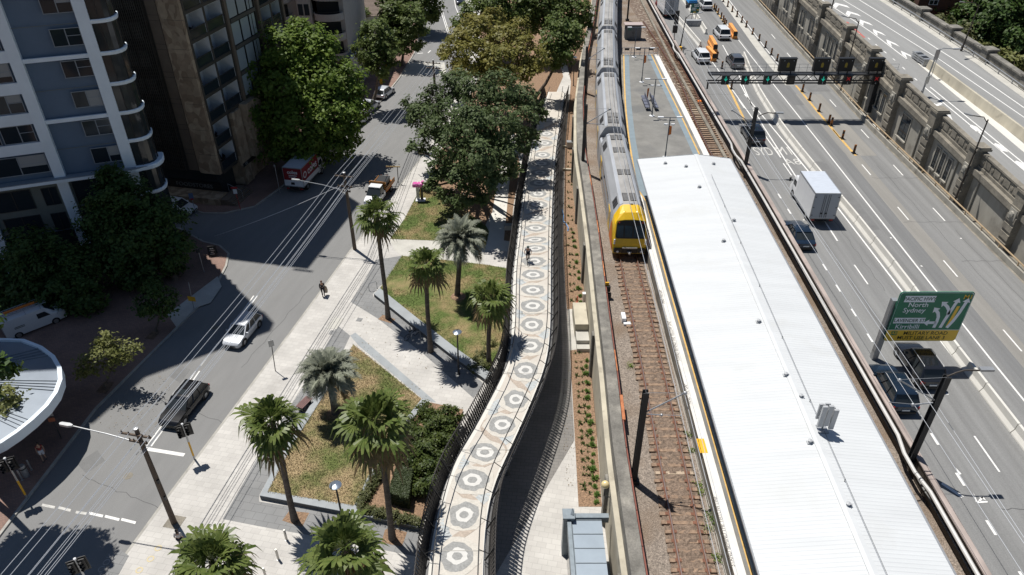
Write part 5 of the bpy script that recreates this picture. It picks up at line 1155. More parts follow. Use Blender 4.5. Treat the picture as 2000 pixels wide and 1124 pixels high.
# white box truck
def box_truck(name, label, loc, rz, W, L, H, m_side, m_cab, z0=.75, door=True):
    t = thing(name, label, 'truck', loc, rz); 
    mb = MB(); mb.box(-W/2,W/2,-L/2,L/2-1.9,z0,H); bx = mb.build('cargo_box', m_side, t, local=True)
    mb = MB(); mb.box(-W/2+.04,W/2-.04,-L/2+.06,L/2-1.95,H+.002,H+.012); mb.build('roof', M('pale_blue_grey_roof',(.5,.54,.6),.5,var=.08,scale=2,stretch=(1,4,1)) if 'pale_blue_grey_roof' not in bpy.data.materials else bpy.data.materials['pale_blue_grey_roof'], bx, local=True)
    mb = MB()
    for x in (-W/2,W/2):
        mb.box(x-.03,x+.03,-L/2-.01,L/2-1.89,H-.06,H+.02)
        mb.box(x-.03,x+.03,-L/2-.02,-L/2+.05,z0,H-.061)
    mb.box(-W/2+.031,W/2-.031,-L/2-.02,-L/2+.05,H-.06,H+.02); mb.box(-W/2-.02,W/2+.02,-L/2-.02,L/2-1.9,z0-.08,z0-.001); mb.build('frame', m_steel, bx, local=True)
    if door:
        for s in (-1,1):
            mb = MB(); mb.box(min(s*.02,s*(W/2-.06)),max(s*.02,s*(W/2-.06)),-L/2-.03,-L/2-.001,z0+.05,H-.1); d = mb.build('rear_door', M('truck_door_grey',(.42,.44,.47),.45) if 'truck_door_grey' not in bpy.data.materials else bpy.data.materials['truck_door_grey'], t, local=True)
            mb = MB()
            for q in (.12,.28): mb.tube([(s*q,-L/2-.05,z0+.1),(s*q,-L/2-.05,H-.15)], .018, 5)
            for zz in (z0+.3,z0+1.1,H-.4): mb.box(min(s*(W/2-.2),s*(W/2-.04)),max(s*(W/2-.2),s*(W/2-.04)),-L/2-.045,-L/2-.031,zz,zz+.06)
            mb.box(min(s*.1,s*.32),max(s*.1,s*.32),-L/2-.06,-L/2-.031,z0+.45,z0+.6); mb.build('handle', m_dsteel, d, local=True)
    cy = L/2-1.75
    mb = MB(); mb.loft([[(-W*.46,y,a),(W*.46,y,a),(W*.46,y,b-.25),(W*.4,y,b),(-W*.4,y,b),(-W*.46,y,b-.25)] for y,a,b in ((cy,.5,2.3),(cy+1.1,.45,2.3),(cy+1.45,.45,1.45),(cy+1.75,.45,1.25),(cy+1.8,.5,.8))]); mb.build('cab', m_cab, t, local=True, smooth=True, fix=True)
    mb = MB(); mb.loft([[(-W*.4,cy+1.12,2.22),(W*.4,cy+1.12,2.22),(W*.42,cy+1.45,1.5),(-W*.42,cy+1.45,1.5)],[(-W*.4,cy+1.15,2.24),(W*.4,cy+1.15,2.24),(W*.42,cy+1.48,1.52),(-W*.42,cy+1.48,1.52)]]); mb.build('windscreen', m_glass, t, local=True, fix=True)
    for s in (-1,1):
        mb = MB(); mb.box(min(s*W*.463,s*W*.45),max(s*W*.463,s*W*.45),cy+.25,cy+1.05,1.4,2.0); mb.build('window', m_glass, t, local=True)
        mb = MB(); mb.tube([(s*W*.46,cy+1.2,1.6),(s*(W/2+.2),cy+1.3,1.7)], .02, 5); mb.cbox((s*(W/2+.22),cy+1.3,1.75), .2,.08,.4); mb.build('mirror', m_black, t, local=True)
        for y in (-L/2+1.2, L/2-1.0): wheel(t, s*(W/2-.2), y, .42, .28)
        mb = MB(); mb.box(min(s*W*.3,s*W*.44),max(s*W*.3,s*W*.44),-L/2-.06,-L/2,.5,.65); mb.build('taillight', m_red, t, local=True)
    mb = MB(); mb.box(-W/2+.1,W/2-.1,-L/2-.05,-L/2+.05,.42,.5); mb.box(-.35,.35,-L/2+.1,L/2-.6,.5,z0-.081); mb.build('chassis', m_dsteel, t, local=True)
    return t
bt = at(1604,440,ZM); box_truck('box_truck','white box truck seen from behind in the middle of the motorway',(bt.x-.05,bt.y+3.3,ZM),-.02,2.35,6.6,3.35,m_white_p,p_white)
m_cred = M('truck_red', (.24,.012,.018), .4, coat=.3)
a, b = at(581,376), at(624,330); dd = (b-a).normalized(); ctr = a+dd*3.0
rt = box_truck('delivery_truck','red supermarket delivery truck with white lettering parked in tree shade',(ctr.x-.1,ctr.y,0),face(dd),2.3,6.4,3.2,m_cred,p_white,.9,False)
m_let = M('white_lettering',(.75,.75,.76),.5)
text_mesh('coles', .62, m_let, 'lettering', rt, frame4((0,-3.22,2.65),(1,0,0),(0,0,1)), ext=.006, bold=.012)
text_mesh('coles', 1.25, m_let, 'lettering', rt, frame4((1.165,-.4,2.2),(0,1,.0),(0,0,1)), ext=.006, bold=.02)
text_mesh('O', 1.1, m_let, 'lettering', rt, frame4((1.165,-2.45,2.1),(0,1,0),(0,0,1)), ext=.006, bold=.02)
mb = MB(); mb.box(-1.15,1.15,-3.235,-3.21,.92,1.65); mb.box(1.151,1.165,-3.2,1.3,.92,1.45); mb.build('white_panel', m_white_p, rt, local=True)
mb = MB(); mb.box(-.35,.1,-3.25,-3.236,1.1,1.4); mb.build('latch_panel', m_dsteel, rt, local=True)
for k, tx in enumerate((0,1)): 
    mb = MB(); mb.box(-.5,.5-.2*k,-3.215,-3.205,2.2-.2*k,2.28-.2*k); mb.build('small_print', m_let, rt, local=True)
# flatbed utility truck
p = at(741,386); u = thing('utility_truck','white cab utility truck with orange tray and traffic cones behind a palm','truck',(p.x,p.y,0),down)
mb = MB(); mb.loft([sect(.92*a,.4,z1,y) for y,a,z1 in ((.2,1,1.15),(1.2,1,1.12),(2.3,.95,.98),(2.75,.85,.85))]); mb.build('body', p_white, u, local=True, smooth=True, fix=True)
mb = MB(); mb.loft([[(-.86,.22,1.1),(.86,.22,1.1),(.84,1.75,1.05),(-.84,1.75,1.05)],[(-.7,.3,1.85),(.7,.3,1.85),(.68,1.15,1.83),(-.68,1.15,1.83)]]); mb.build('window', m_glass, u, local=True, fix=True)
mb = MB(); mb.box(-.7,.7,.28,1.2,1.84,1.92); mb.build('roof', p_white, u, local=True)
m_tray = M('orange_brown_tray',(.3,.13,.025),.6,var=.25,scale=2)
mb = MB(); mb.box(-1.0,1.0,-2.8,.1,.85,.97); mb.box(-1.0,-.94,-2.8,.1,.971,1.4); mb.box(.94,1.0,-2.8,.1,.971,1.4); mb.box(-.939,.939,.02,.1,.971,2.1)
for z in (1.3,1.6,1.9): mb.box(-1.02,1.02,-.02,.15,z,z+.08)
tr_ = mb.build('tray', m_tray, u, local=True)
mb = MB(); mb.box(-.85,.3,-1.7,-.1,.98,1.95); mb.box(-.9,.35,-1.75,-.05,1.951,2.0); mb.build('tool_box', m_dsteel, u, local=True)
mb = MB(); mb.box(-1.01,1.01,-2.82,.1,.86,.92); mb.build('tray_trim', m_orange, tr_, local=True)
for s in (-1,1):
    for y in (-1.7,1.75): wheel(u, s*.82, y, .37, .25)
    mb = MB(); mb.cbox((s*1.02,1.2,1.25), .2,.1,.2); mb.build('mirror', m_black, u, local=True)
    mb = MB(); mb.box(min(s*.5,s*.8),max(s*.5,s*.8),2.62,2.74,.68,.82); mb.build('headlight', m_lamp, u, local=True)
rot = Matrix.Rotation(down,3,'Z')
def cone(pos, label, grp, z=0):
    t = thing('traffic_cone', label, 'traffic cone', (pos[0],pos[1],z), 0, grp)
    mb = MB(); mb.box(-.2,.2,-.2,.2,0,.04); mb.lathe([(.16,.04),(.03,.72),(.001,.74)], (0,0,0), 10); mb.build('cone', m_orange, t, local=True)
    mb = MB(); mb.lathe([(.115,.3),(.075,.5)], (0,0,0), 10); mb.build('band', m_white_p, t, local=True)
for (x, y), lb in zip(((.55,-2.2),(.2,-2.5),(.75,-.6),(-.5,-2.4)),('traffic cone on the outer rear corner of the orange tray','traffic cone in the middle of the orange tray end','traffic cone just behind the utility truck cab','traffic cone on the road side rear corner of the orange tray')):
    q = rot @ Vector((-x,y,0)); cone((p.x+q.x,p.y+q.y), lb, 'traffic cones on the utility truck', .975)
# white van with ladders
a, b = at(25,662), at(112,628); dd = (b-a).normalized(); c = a.lerp(b,.5)
vn = thing('work_van','white work van with ladders on its roof rack in deep shade','van',(c.x-.2,c.y+.5,0),face(dd))
mb = MB(); mb.loft([[(-.92*k,y,.3),(.92*k,y,.3),(.95*k,y,1.1),(.82*k,y,z),(-.82*k,y,z),(-.95*k,y,1.1)] for y,k,z in ((-2.4,.97,1.9),(-2.2,1,1.98),(1.0,1,1.98),(1.7,.97,1.35),(2.35,.9,1.05),(2.45,.8,.8))]); mb.build('body', p_white, vn, local=True, smooth=True, fix=True)
mb = MB(); mb.loft([[(-.75,1.06,1.94),(.75,1.06,1.94),(.85,1.72,1.36),(-.85,1.72,1.36)],[(-.75,1.09,1.97),(.75,1.09,1.97),(.85,1.75,1.39),(-.85,1.75,1.39)]]); mb.build('windscreen', m_glass, vn, local=True, fix=True)
for s in (-1,1):
    for y in (-1.5,1.5): wheel(vn, s*.84, y, .34)
    mb = MB(); mb.loft([[(s*.955,.3,1.2),(s*.955,1.3,1.2),(s*.9,.95,1.65),(s*.89,.3,1.65)],[(s*.97,.3,1.2),(s*.97,1.3,1.2),(s*.915,.95,1.65),(s*.905,.3,1.65)]]); mb.build('window', m_glass, vn, local=True, fix=True)
mb = MB()
for x in (-.7,-.45,.1,.4): mb.tube([(x,-2.5,2.2),(x,1.4,2.2)], .03, 5)
for y in np.arange(-2.4,1.4,.3): mb.tube([(-.7,y,2.2),(-.45,y,2.2)], .015, 4); mb.tube([(.1,y,2.2),(.4,y,2.2)], .015, 4)
for y in (-1.9,-.4,.8): mb.tube([(-.85,y,1.98),(-.85,y,2.15),(.85,y,2.15),(.85,y,1.98)], .02, 5)
mb.build('roof_rack', m_steel, vn, local=True)
mb = MB(); mb.box(-.3,-.05,-1.8,.9,2.18,2.3); mb.build('orange_ladder', m_orange, vn, local=True)
for k in range(2):
    mb = MB(); mb.box(.951,.962,-1.6,-.8,1.15-.12*k,1.2-.12*k); mb.build('small_print', m_dsteel, vn, local=True)
# truck cropped behind the service pipe at the top
p = at(1303,36,ZM); box_truck('box_truck','white truck partly hidden behind the pale pipe at the top of the motorway',(p.x+.3,p.y+3.6,ZM),.06,2.4,7.5,3.4,m_white_p,m_cred)
# ================================================================== BUILDINGS
m_twall = M('skylit_blue_grey_render', (.12,.17,.24), .85, var=.06, scale=.6)  # own blue grey, with extra blue standing in for skylight in the shade
m_twhite = M('skylit_white_render', (.76,.84,.9), .8, var=.05, scale=.5)  # white render with the blue of skylight mixed into the colour
m_tledge = M('grey_ledge', (.25,.28,.31), .7, var=.08, scale=1)
m_tlow = M('olive_grey_render', (.15,.165,.15), .85, var=.08)
m_blind = M('window_blind', (.3,.31,.31), .8)
TO, TU, TN = Vector((-36.4,65.5,0)), Vector((-.939,-.345,0)), Vector((.345,-.939,0))
T_ = lambda s, d, z: TO+TU*s+TN*d+Vector((0,0,z))
tw = thing('apartment_tower', 'blue grey apartment tower with white columns and curved white balcony edges', 'apartment tower', (-42,66,0))
def tbox(mb, s0, s1, d0, d1, z0, z1, mi=0): 
    return mb.loft([[T_(s0,d0,z),T_(s1,d0,z),T_(s1,d1,z),T_(s0,d1,z)] for z in (z0,z1)], mi)
fpt = [T_(-.3,-.25,0),T_(26,0,0),Vector((-66,58,0)),Vector((-66,71.5,0)),Vector((-36.2,69.0,0)),T_(-1.3,-2.6,0)]
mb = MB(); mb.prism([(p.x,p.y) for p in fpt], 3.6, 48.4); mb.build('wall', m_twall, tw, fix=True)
mb = MB(); mb.prism([(-34.9,67.6),(-34.9,66.4),(-36.6,65.2),(-43.5,60.3),(-45.3,55.1),(-64,52),(-66,71),(-36.2,69.2)], 48.41, 48.9); mb.build('roof', m_tledge, tw, fix=True)  # unseen overhanging outline, added to cast the tower's shadow edge on the street
zk = lambda k: 12.1+2.75*k
for s0, s1 in ((0,1.0),(6.15,7.1),(13.2,14.1)):
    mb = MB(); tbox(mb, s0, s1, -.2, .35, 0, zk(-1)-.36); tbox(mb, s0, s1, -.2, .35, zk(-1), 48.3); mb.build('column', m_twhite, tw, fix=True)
def arcpts(off, z):
    pts = [(0,.28),(-.7,.28),(-1.25,.14),(-1.68,-.2),(-1.95,-.75),(-2.03,-1.4),(-1.95,-2.2),(-1.2,-2.5),(0,-2.5)]
    c = (-.2,-1.2); return [T_(c[0]+(s-c[0])*off, c[1]+(d-c[1])*off, z) for s, d in pts]
def win(s0, s1, z0, z1, d=.02, split=(.5,), trans=True, blind=0):
    f = MB(); 
    for a, b, c, e in ((s0-.06,s0,z0,z1),(s1,s1+.06,z0,z1),(s0-.06,s1+.06,z1,z1+.06),(s0-.06,s1+.06,z0-.06,z0)): tbox(f, a, b, d-.05, d+.05, c, e)
    for q in split: sx = lerp(s0,s1,q); tbox(f, sx-.04, sx+.04, d-.05, d+.04, z0, z1)
    if trans: tbox(f, s0, lerp(s0,s1,split[0])-.04, d-.05, d+.035, lerp(z0,z1,.55), lerp(z0,z1,.55)+.05)
    fr = f.build('window', m_dsteel if not trans else m_tledge, tw, fix=True)
    g = MB(); tbox(g, s0, s1, d-.04, d+.01, z0, z1); g.build('pane', m_wglass, fr, fix=True)
    if blind:
        g = MB(); tbox(g, s0+.02, lerp(s0,s1,split[0])-.05, d+.012, d+.02, z1-(z1-z0)*blind, z1); g.build('blind', m_blind, fr, fix=True)
random.seed(3)
for k in range(-3, 8):
    z = zk(k)
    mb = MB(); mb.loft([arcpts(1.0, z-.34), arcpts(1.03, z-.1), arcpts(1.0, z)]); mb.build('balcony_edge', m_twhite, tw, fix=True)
    mb = MB(); mb.loft([arcpts(.93, z), arcpts(.93, zk(k+1)-.35)], 0, caps=False); gl = mb.build('balcony_glass', m_glass, tw, fix=True)
    mb = MB(); pa, pb = arcpts(.94, z), arcpts(.94, zk(k+1)-.35)
    for j in (1,3,5): mb.bar(pa[j], pb[j], .06, .06)
    mb.build('mullion', m_dsteel, gl)
    if k >= 0:
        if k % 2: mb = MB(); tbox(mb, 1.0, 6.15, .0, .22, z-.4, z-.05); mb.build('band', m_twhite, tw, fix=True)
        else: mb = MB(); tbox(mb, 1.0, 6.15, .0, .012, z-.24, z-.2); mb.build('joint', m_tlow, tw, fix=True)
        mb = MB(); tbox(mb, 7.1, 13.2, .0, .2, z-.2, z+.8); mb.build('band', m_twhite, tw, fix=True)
        win(7.4, 9.9, z+.9, zk(k+1)-.3, .04, (.45,), True, random.choice((0,.4,.7))); win(10.2, 12.9, z+.9, zk(k+1)-.3, .04)
        win(1.1, 3.35, z+.75, z+2.15, .03, (.5,), True, random.choice((0,0,.45,1)))
for s0,s1,z0,z1 in ((1.1,3.4,zk(-1)+.75,zk(-1)+2.2),(7.3,12.9,zk(-1)+.6,zk(-1)+2.3)): win(s0,s1,z0,z1,.03,(.4,),True,.6)
mb = MB(); rim = [T_(-1.2,.45,0),T_(0,.9,0),T_(14,.9,0),T_(14,0,0),T_(-1.2,0,0)]
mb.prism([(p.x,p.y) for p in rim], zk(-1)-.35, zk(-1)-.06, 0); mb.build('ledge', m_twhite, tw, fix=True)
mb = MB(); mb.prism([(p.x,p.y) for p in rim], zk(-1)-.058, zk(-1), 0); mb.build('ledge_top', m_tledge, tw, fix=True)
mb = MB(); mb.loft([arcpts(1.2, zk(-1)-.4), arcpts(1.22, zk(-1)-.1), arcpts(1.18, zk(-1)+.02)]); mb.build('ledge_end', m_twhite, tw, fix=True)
mb = MB(); tbox(mb, 7.1, 13.2, .0, .03, 4, zk(-1)-.36); tbox(mb, 1.0, 6.15, .0, .03, 4, zk(-1)-.36); mb.build('lower_wall', m_tlow, tw, fix=True)
for s0, s1, z0, z1 in ((7.4,8.6,6.6,8.3),(9.6,12.6,6.5,8.4),(1.2,5.9,6.3,8.6),(7.4,8.6,3.9,5.6),(9.6,12.6,3.9,5.7),(1.2,5.9,3.7,5.9)): win(s0,s1,z0,z1,.06,(.5,),False)
mb = MB(); mb.prism([(p.x,p.y) for p in fpt], 0, 3.59); mb.build('shopfront', m_glass, tw, fix=True)

# ---- bronze louvred tower with sandstone blade and a balcony side
CB, BW, BV = Vector((-32.7,75.1,0)), Vector((-.979,.206,0)), Vector((.206,.979,0))
B_ = lambda a, b, z: CB+BW*a+BV*b+Vector((0,0,z))
m_bronze = M('bronze_cladding', (.055,.049,.042), .6, .2, var=.15, scale=1)
m_bpanel = M('brown_panel', (.15,.115,.085), .8, var=.1, scale=1)
m_bpan2 = M('grey_bronze_panel', (.085,.078,.066), .7, var=.08)
m_sand = M_brick('sandstone_cladding', (.46,.335,.215), (.36,.25,.155), (.3,.22,.15), 1.1, .47, .012, var=.2, vscale=1.5)
def sand_tri():
    m = m_sand; nt = m.node_tree; N = nt.nodes; L = nt.links
    br = [n for n in N if n.type == 'TEX_BRICK'][0]; v = N.new('ShaderNodeTexVoronoi'); v.inputs['Scale'].default_value = 1.6
    geo = [n for n in N if n.type == 'NEW_GEOMETRY'][0]; mp = N.new('ShaderNodeMapping'); mp.inputs['Scale'].default_value = (1,1,.8); mp.inputs['Rotation'].default_value = (.6,.4,.2); L.new(geo.outputs['Position'], mp.inputs[0]); L.new(mp.outputs[0], v.inputs['Vector'])
    r = N.new('ShaderNodeValToRGB'); r.color_ramp.elements[0].color = (.25,.18,.12,1); r.color_ramp.elements[1].color = (.4,.31,.215,1); r.color_ramp.elements[0].position = .2; r.color_ramp.elements[1].position = .8
    sx = N.new('ShaderNodeSeparateColor'); L.new(v.outputs['Color'], sx.inputs[0]); L.new(sx.outputs[0], r.inputs[0])
    mx = [n for n in N if n.type == 'MIX_RGB'][0]; L.new(r.outputs[0], mx.inputs[1])
sand_tri()
m_bwhite = M('balcony_white_wall', (.6,.63,.66), .8)
bz = thing('bronze_tower', 'dark bronze louvred tower with a sandstone corner blade and white lined balconies', 'apartment tower', (-38,85,0))
def bbox(mb, a0, a1, b0, b1, z0, z1, mi=0): return mb.loft([[B_(a0,b0,z),B_(a1,b0,z),B_(a1,b1,z),B_(a0,b1,z)] for z in (z0,z1)], mi)
mb = MB(); bbox(mb, 2.1, 30, .55, 14, 3.6, 44); bbox(mb, 2.1, 30, 14.001, 21, 3.6, 21.5); mb.build('wall', m_bronze, bz, fix=True)
mb = MB(); bbox(mb, -.05, 30, 0, 14, 44.01, 44.5); bbox(mb, -.05, 30, 14.01, 21, 30.1, 30.4) if False else bbox(mb, .0, 30, 14.01, 21, 21.51, 21.8); mb.build('roof', m_bronze, bz, fix=True)
mb = MB(); ring = lambda z: [B_(0,0,z),B_(1.9,0,z),B_(2.3,.06,z),B_(2.6,.22,z),B_(2.8,.45,z),B_(2.9,.7,z),B_(0,.7,z)]
mb.loft([ring(3.6),ring(44)]); bl = mb.build('sandstone_blade', m_sand, bz, fix=True)
mb = MB()
for k in range(15): z = 3.6+2.9*k-.0+2.3; bbox(mb, -.005, 2.0, -.006, .3, z, z+.03)
mb.build('joint', m_bronze, bl, fix=True)
mb = MB(); bbox(mb, 2.9, 4.1, .5, .9, 3.6, 44); pn = mb.build('brown_panel', m_bpanel, bz, fix=True)
mb = MB()
for k in range(15): 
    for q in (0,.55): z = 3.6+2.9*k+2.0+q; bbox(mb, 2.9, 4.1, .49, .6, z, z+.03)
mb.build('joint', m_black, pn, fix=True)
for k in range(15):
    z = 3.6+2.9*k
    for i, (a0, a1) in enumerate(((5.1,6.3),(6.5,7.9),(8.1,9.5),(9.7,11.1))):
        mb = MB(); bbox(mb, a0, a1, .32, .5, z+.1, z+1.75); mb.build('solid_panel', m_bpan2, bz, fix=True)
    mb = MB()
    for j in range(7): bbox(mb, 4.45, 5.0, .4, .52, z+.15+j*.24, z+.28+j*.24)
    mb.build('slot_panel', m_bpan2, bz, fix=True)
mb = MB()
for a in np.arange(4.3,15,.24): bbox(mb, a, a+.07, .2, .5, 3.6, 44)
mb.build('louvre', m_bronze, bz, fix=True)
mb = MB(); bbox(mb, 1.2, 30, 1.2, 20, 0, 3.59); sf = mb.build('shopfront', m_glass, bz, fix=True)
mb = MB(); bbox(mb, 1.0, 7.6, 1.02, 1.19, .9, 1.9); sgn = mb.build('sign_board', m_black, bz, fix=True)
m_dimletter = M('dim_sign_letter', (.2,.21,.21), .6)
text_mesh('FOODSTORES', .68, m_dimletter, 'lettering', sgn, frame4(B_(4.4,1.0,1.4)-WL(sgn), -BW, (0,0,1)), ext=.01, sx=1.1)
mb = MB(); mb.loft([[B_(.4,-.9,z),B_(8.5,-.9,z),B_(8.5,1.1,z),B_(.4,1.1,z)] for z in (0.05,.88)]); mb.build('plinth', m_sand, bz, fix=True)
for i in range(4):
    mb = MB(); mb.loft([[B_(-1.6+.35*i,-.6,z),B_(.35,-.6,z),B_(.35,3.2,z),B_(-1.6+.35*i,3.2,z)] for z in (.05+.18*i,.05+.18*(i+1)-.002)]); mb.build('step', m_bpanel, bz, fix=True)
mb = MB(); mb.tube([B_(-1.4,1.2,.2),B_(-1.4,1.2,1.2),B_(.2,1.2,1.9),B_(.2,1.2,1.0)], .03, 6); mb.build('handrail', m_steel, bz)
# side facade: recessed balconies with white lining
def sbox(mb, o0, o1, b0, b1, z0, z1, mi=0): return mb.loft([[B_(-o0,b0,z),B_(-o1,b0,z),B_(-o1,b1,z),B_(-o0,b1,z)] for z in (z0,z1)], mi)
fl = lambda k: 3.75+2.9*k
random.seed(8)
for k in range(0, 9):
    z0, z1 = fl(k), fl(k+1)
    if k >= 6: cols_ok = 13.9
    else: cols_ok = 99
    cols = [(.75,3.75,'b'),(4.05,7.25,'b'),(8.3,13.8,'w'),(15.0,17.3,'b'),(17.6,19.7,'b')]
    for (b0, b1, ty) in cols:
        if (k < 2 and b0 > 4) or b1 > cols_ok: continue
        if ty == 'b':
            mb = MB(); sbox(mb, -1.75, -1.7, b0, b1, z0, z1-.35, 0); sbox(mb, -1.7, -.02, b0, b0+.04, z0, z1-.35, 0); sbox(mb, -1.7, -.02, b1-.04, b1, z0, z1-.35, 0); sbox(mb, -1.7, -.02, b0, b1, z1-.4, z1-.36, 0); sbox(mb, -1.7, -.0, b0, b1, z0-.02, z0+.02, 1)
            bc = mb.build('balcony', [m_bwhite, m_bronze], bz, fix=True)
            mb = MB(); sbox(mb, -.06, -.03, b0+.05, b1-.05, z0+.02, z0+.95); mb.build('balustrade', m_wglass, bc, fix=True)
            mb = MB(); sbox(mb, -.08, -.01, b0+.02, b1-.02, z0+.951, z0+1.02); mb.build('rail', m_dsteel, bc, fix=True)
            mb = MB(); sbox(mb, -1.69, -1.66, b0+.9, b0+1.9, z0+.02, z0+2.1); mb.build('door', m_wglass, bc, fix=True)
            if random.random() < .6:
                c = B_(1.1,b0+random.uniform(.5,2),z0+.02); mb = MB(); mb.lathe([(.12,0),(.16,.3),(.001,.3)], c, 8); 
                for q in range(12): a = random.uniform(0,6.3); mb.bar(c+Vector((0,0,.3)), c+Vector((.35*math.cos(a),.35*math.sin(a),random.uniform(.5,1.0))), .12, .02)
                mb.build('potted_plant', m_slat, bc)
        else:
            mb = MB(); w_ = (b1-b0)
            for q0, q1 in ((0,.3),(.36,.66),(.72,.8),(.83,.93)): sbox(mb, .02, .05, b0+w_*q0, b0+w_*q1, z0+.25, z1-.35, 0)
            mb.build('window', M('pale_curtain_glass',(.34,.39,.42),.25,coat=.4) if 'pale_curtain_glass' not in bpy.data.materials else bpy.data.materials['pale_curtain_glass'], bz, fix=True)
            mb = MB(); sbox(mb, 0, .12, b0, b1, z0-.25, z0+.15); mb.build('spandrel', m_bpan2, bz, fix=True)
mb = MB(); zt = fl(9)
for b0, b1 in ((.45,.75),(3.75,4.05),(7.25,7.5),(7.95,8.3),(13.8,13.99),(14.7,15.0),(17.3,17.6),(19.7,20)): sbox(mb, -1.8, .04, b0, b1, 3.6 if b0 < 4.06 else fl(2)-.3, zt if b0 < 14 else 21.4)
for k in range(0,10):
    for b0, b1 in ((.75,3.75),(4.05,7.25),(15,17.3),(17.6,19.7)):
        if (k < 2 and b0 > 4) or (k > 6 and b0 > 10): continue
        sbox(mb, -1.8, .04, b0, b1, fl(k)-.35, fl(k)-.021)
mb.build('frame', m_bronze, bz, fix=True)
mb = MB(); sbox(mb, -1.8, 0, .5, 13.99, zt+.001, 43.9); mb.build('upper_wall', m_bronze, bz, fix=True)
for b0 in (7.5,14.2,20):
    mb = MB(); sbox(mb, -1.0, .22, b0, b0+.45, fl(2)-.4 if b0 < 10 else 3, zt if b0 < 14 else 21.3); mb.build('pilaster', m_bpanel, bz, fix=True)
mb = MB(); sbox(mb, -1.5, .3, 4.3, 6.1, .3, fl(2)-.4); sbox(mb, -1.5, .9, 6.5, 9.8, 3.0, fl(2)-.1); sbox(mb, -1.5, -.2, 6.1, 20, 0, 2.99); lowp = mb.build('sandstone_base', m_sand, bz, fix=True)
mb = MB(); sbox(mb, .301, .33, 4.3, 8.2, 2.55, 3.0); sg2 = mb.build('sign_board', m_black, bz, fix=True)
text_mesh('CE', .42, M('pale_sign_letter',(.5,.5,.5),.6), 'lettering', sg2, frame4(B_(-.335,5.0,2.77)-WL(sg2), BV, (0,0,1)), ext=.004)

# ---- cream apartments with rounded balconies, terrace garden and tiled roof
m_cream = M('cream_apartment_render', (.36,.355,.34), .85, var=.06)
ca = thing('cream_apartments', 'pale apartment block with rounded balconies behind the big street tree', 'apartment block', (-33,116,0))
mb = MB(); mb.box(-42,-28.5,113.5,130,0,20); mb.box(-31.6,-29.6,112.4,113.49,0,20); mb.build('wall', m_cream, ca)
def rbal(cx, cy, r, z, nm=True):
    pts = [(cx+r*math.cos(a),cy-abs(r)*math.sin(a)*.8) for a in np.linspace(0,math.pi,14)]
    mb = MB(); mb.prism(pts, z-.25, z); sl = mb.build('balcony', m_cream, ca, fix=True)
    mb = MB(); inn = [(cx+(r-.12)*math.cos(a),cy-(r-.12)*math.sin(a)*.8) for a in np.linspace(0,math.pi,14)]
    for i in range(13):
        a,b,c,d = pts[i],pts[i+1],inn[i+1],inn[i]
        mb.loft([[(*a,zz),(*b,zz),(*c,zz),(*d,zz)] for zz in (z,z+.75)])
    mb.build('parapet', m_cream, sl, fix=True)
    mb = MB(); mb.tube([(p[0],p[1],z+1.05) for p in pts], .03, 5); mb.build('rail', m_dsteel, sl)
    mb = MB(); mb.box(cx-r*.75,cx+r*.75,cy-.03,cy+.05,z+.05,z+2.2); mb.build('balcony_door', m_glass, sl)
for z in (4.6,7.5,10.4,13.3): rbal(-35.2,113.47,2.6,z); rbal(-26.9-0.4,113.47,2.2,z+.4)
mb = MB(); mb.box(-29.59,-25.0,113.5,130,0,20); mb.build('wing_wall', m_cream, ca)
for z in (5.5,8.4,11.3):
    for x in (-31.1,-30.2): 
        mb = MB(); mb.box(x-.35,x+.35,112.36,112.45,z,z+1.6); mb.build('window', m_wglass, ca)
tg = thing('terrace_wall', 'pale retaining terrace with a planted garden beside the street', 'terrace', (-24,125,0))
mb = MB(); mb.loft([[(-24.5,111,z),(-24.1,111,z),(-21.6,150,z),(-22.0,150,z)] for z in (0,5.2)]); mb.loft([[(-27,111,z),(-24.51,111,z),(-24.51,111.4,z),(-27,111.4,z)] for z in (0,4.4)]); mb.build('wall', m_cream, tg, fix=True)
mb = MB(); mb.loft([[(-34,114,z),(-24.5,114,z),(-22.05,150,z),(-34,150,z)] for z in (0,4.2)]); mb.build('terrace', m_conc, tg, fix=True)
mb = MB(); mb.loft([[(-24.55,110.95,z),(-24.05,110.95,z),(-21.55,150,z),(-22.05,150,z)] for z in (5.201,5.35)]); mb.build('coping', m_white_conc, tg, fix=True)
rf = thing('tiled_roof_house', 'low building with a brown tiled roof at the top of the view', 'building', (-28,143,0))
m_tile = M('brown_roof_tile', (.17,.13,.105), .85, var=.2, scale=2)
mb = MB(); mb.box(-33.5,-23.2,134,152,4.2,5.6); mb.build('wall', m_cream, rf)
mb = MB()
for k in range(30):
    y0 = 133.5+k*.62; z = 5.7+k*.07; mb.loft([[(-34,y0,z),(-23,y0,z),(-23,y0+.7,z+.09),(-34,y0+.7,z+.09)],[(-34,y0,z+.1),(-23,y0,z+.1),(-23,y0+.7,z+.11),(-34,y0+.7,z+.11)]])
mb.build('roof', m_tile, rf, fix=True)
# brick house glimpsed among the trees at upper right
bh = thing('brick_house', 'dark brick house glimpsed between the trees beyond the upper road', 'house', (66,121,5))
mb = MB(); mb.box(63,70,119,128,4,15); mb.build('wall', M('dark_red_brick',(.1,.05,.035),.9,var=.2,scale=3), bh)
mb = MB(); mb.box(64.6,66,118.94,119.02,11.2,12.6); wn = mb.build('window', m_wglass, bh)
mb = MB()
for x in (64.6,65.25,65.92): mb.box(x-.04,x+.04,118.9,118.939,11.2,12.6)
for z in (11.2,11.9,12.55): mb.box(64.6,66,118.89,118.899,z,z+.07)
mb.build('window_bar', m_white_p, wn)

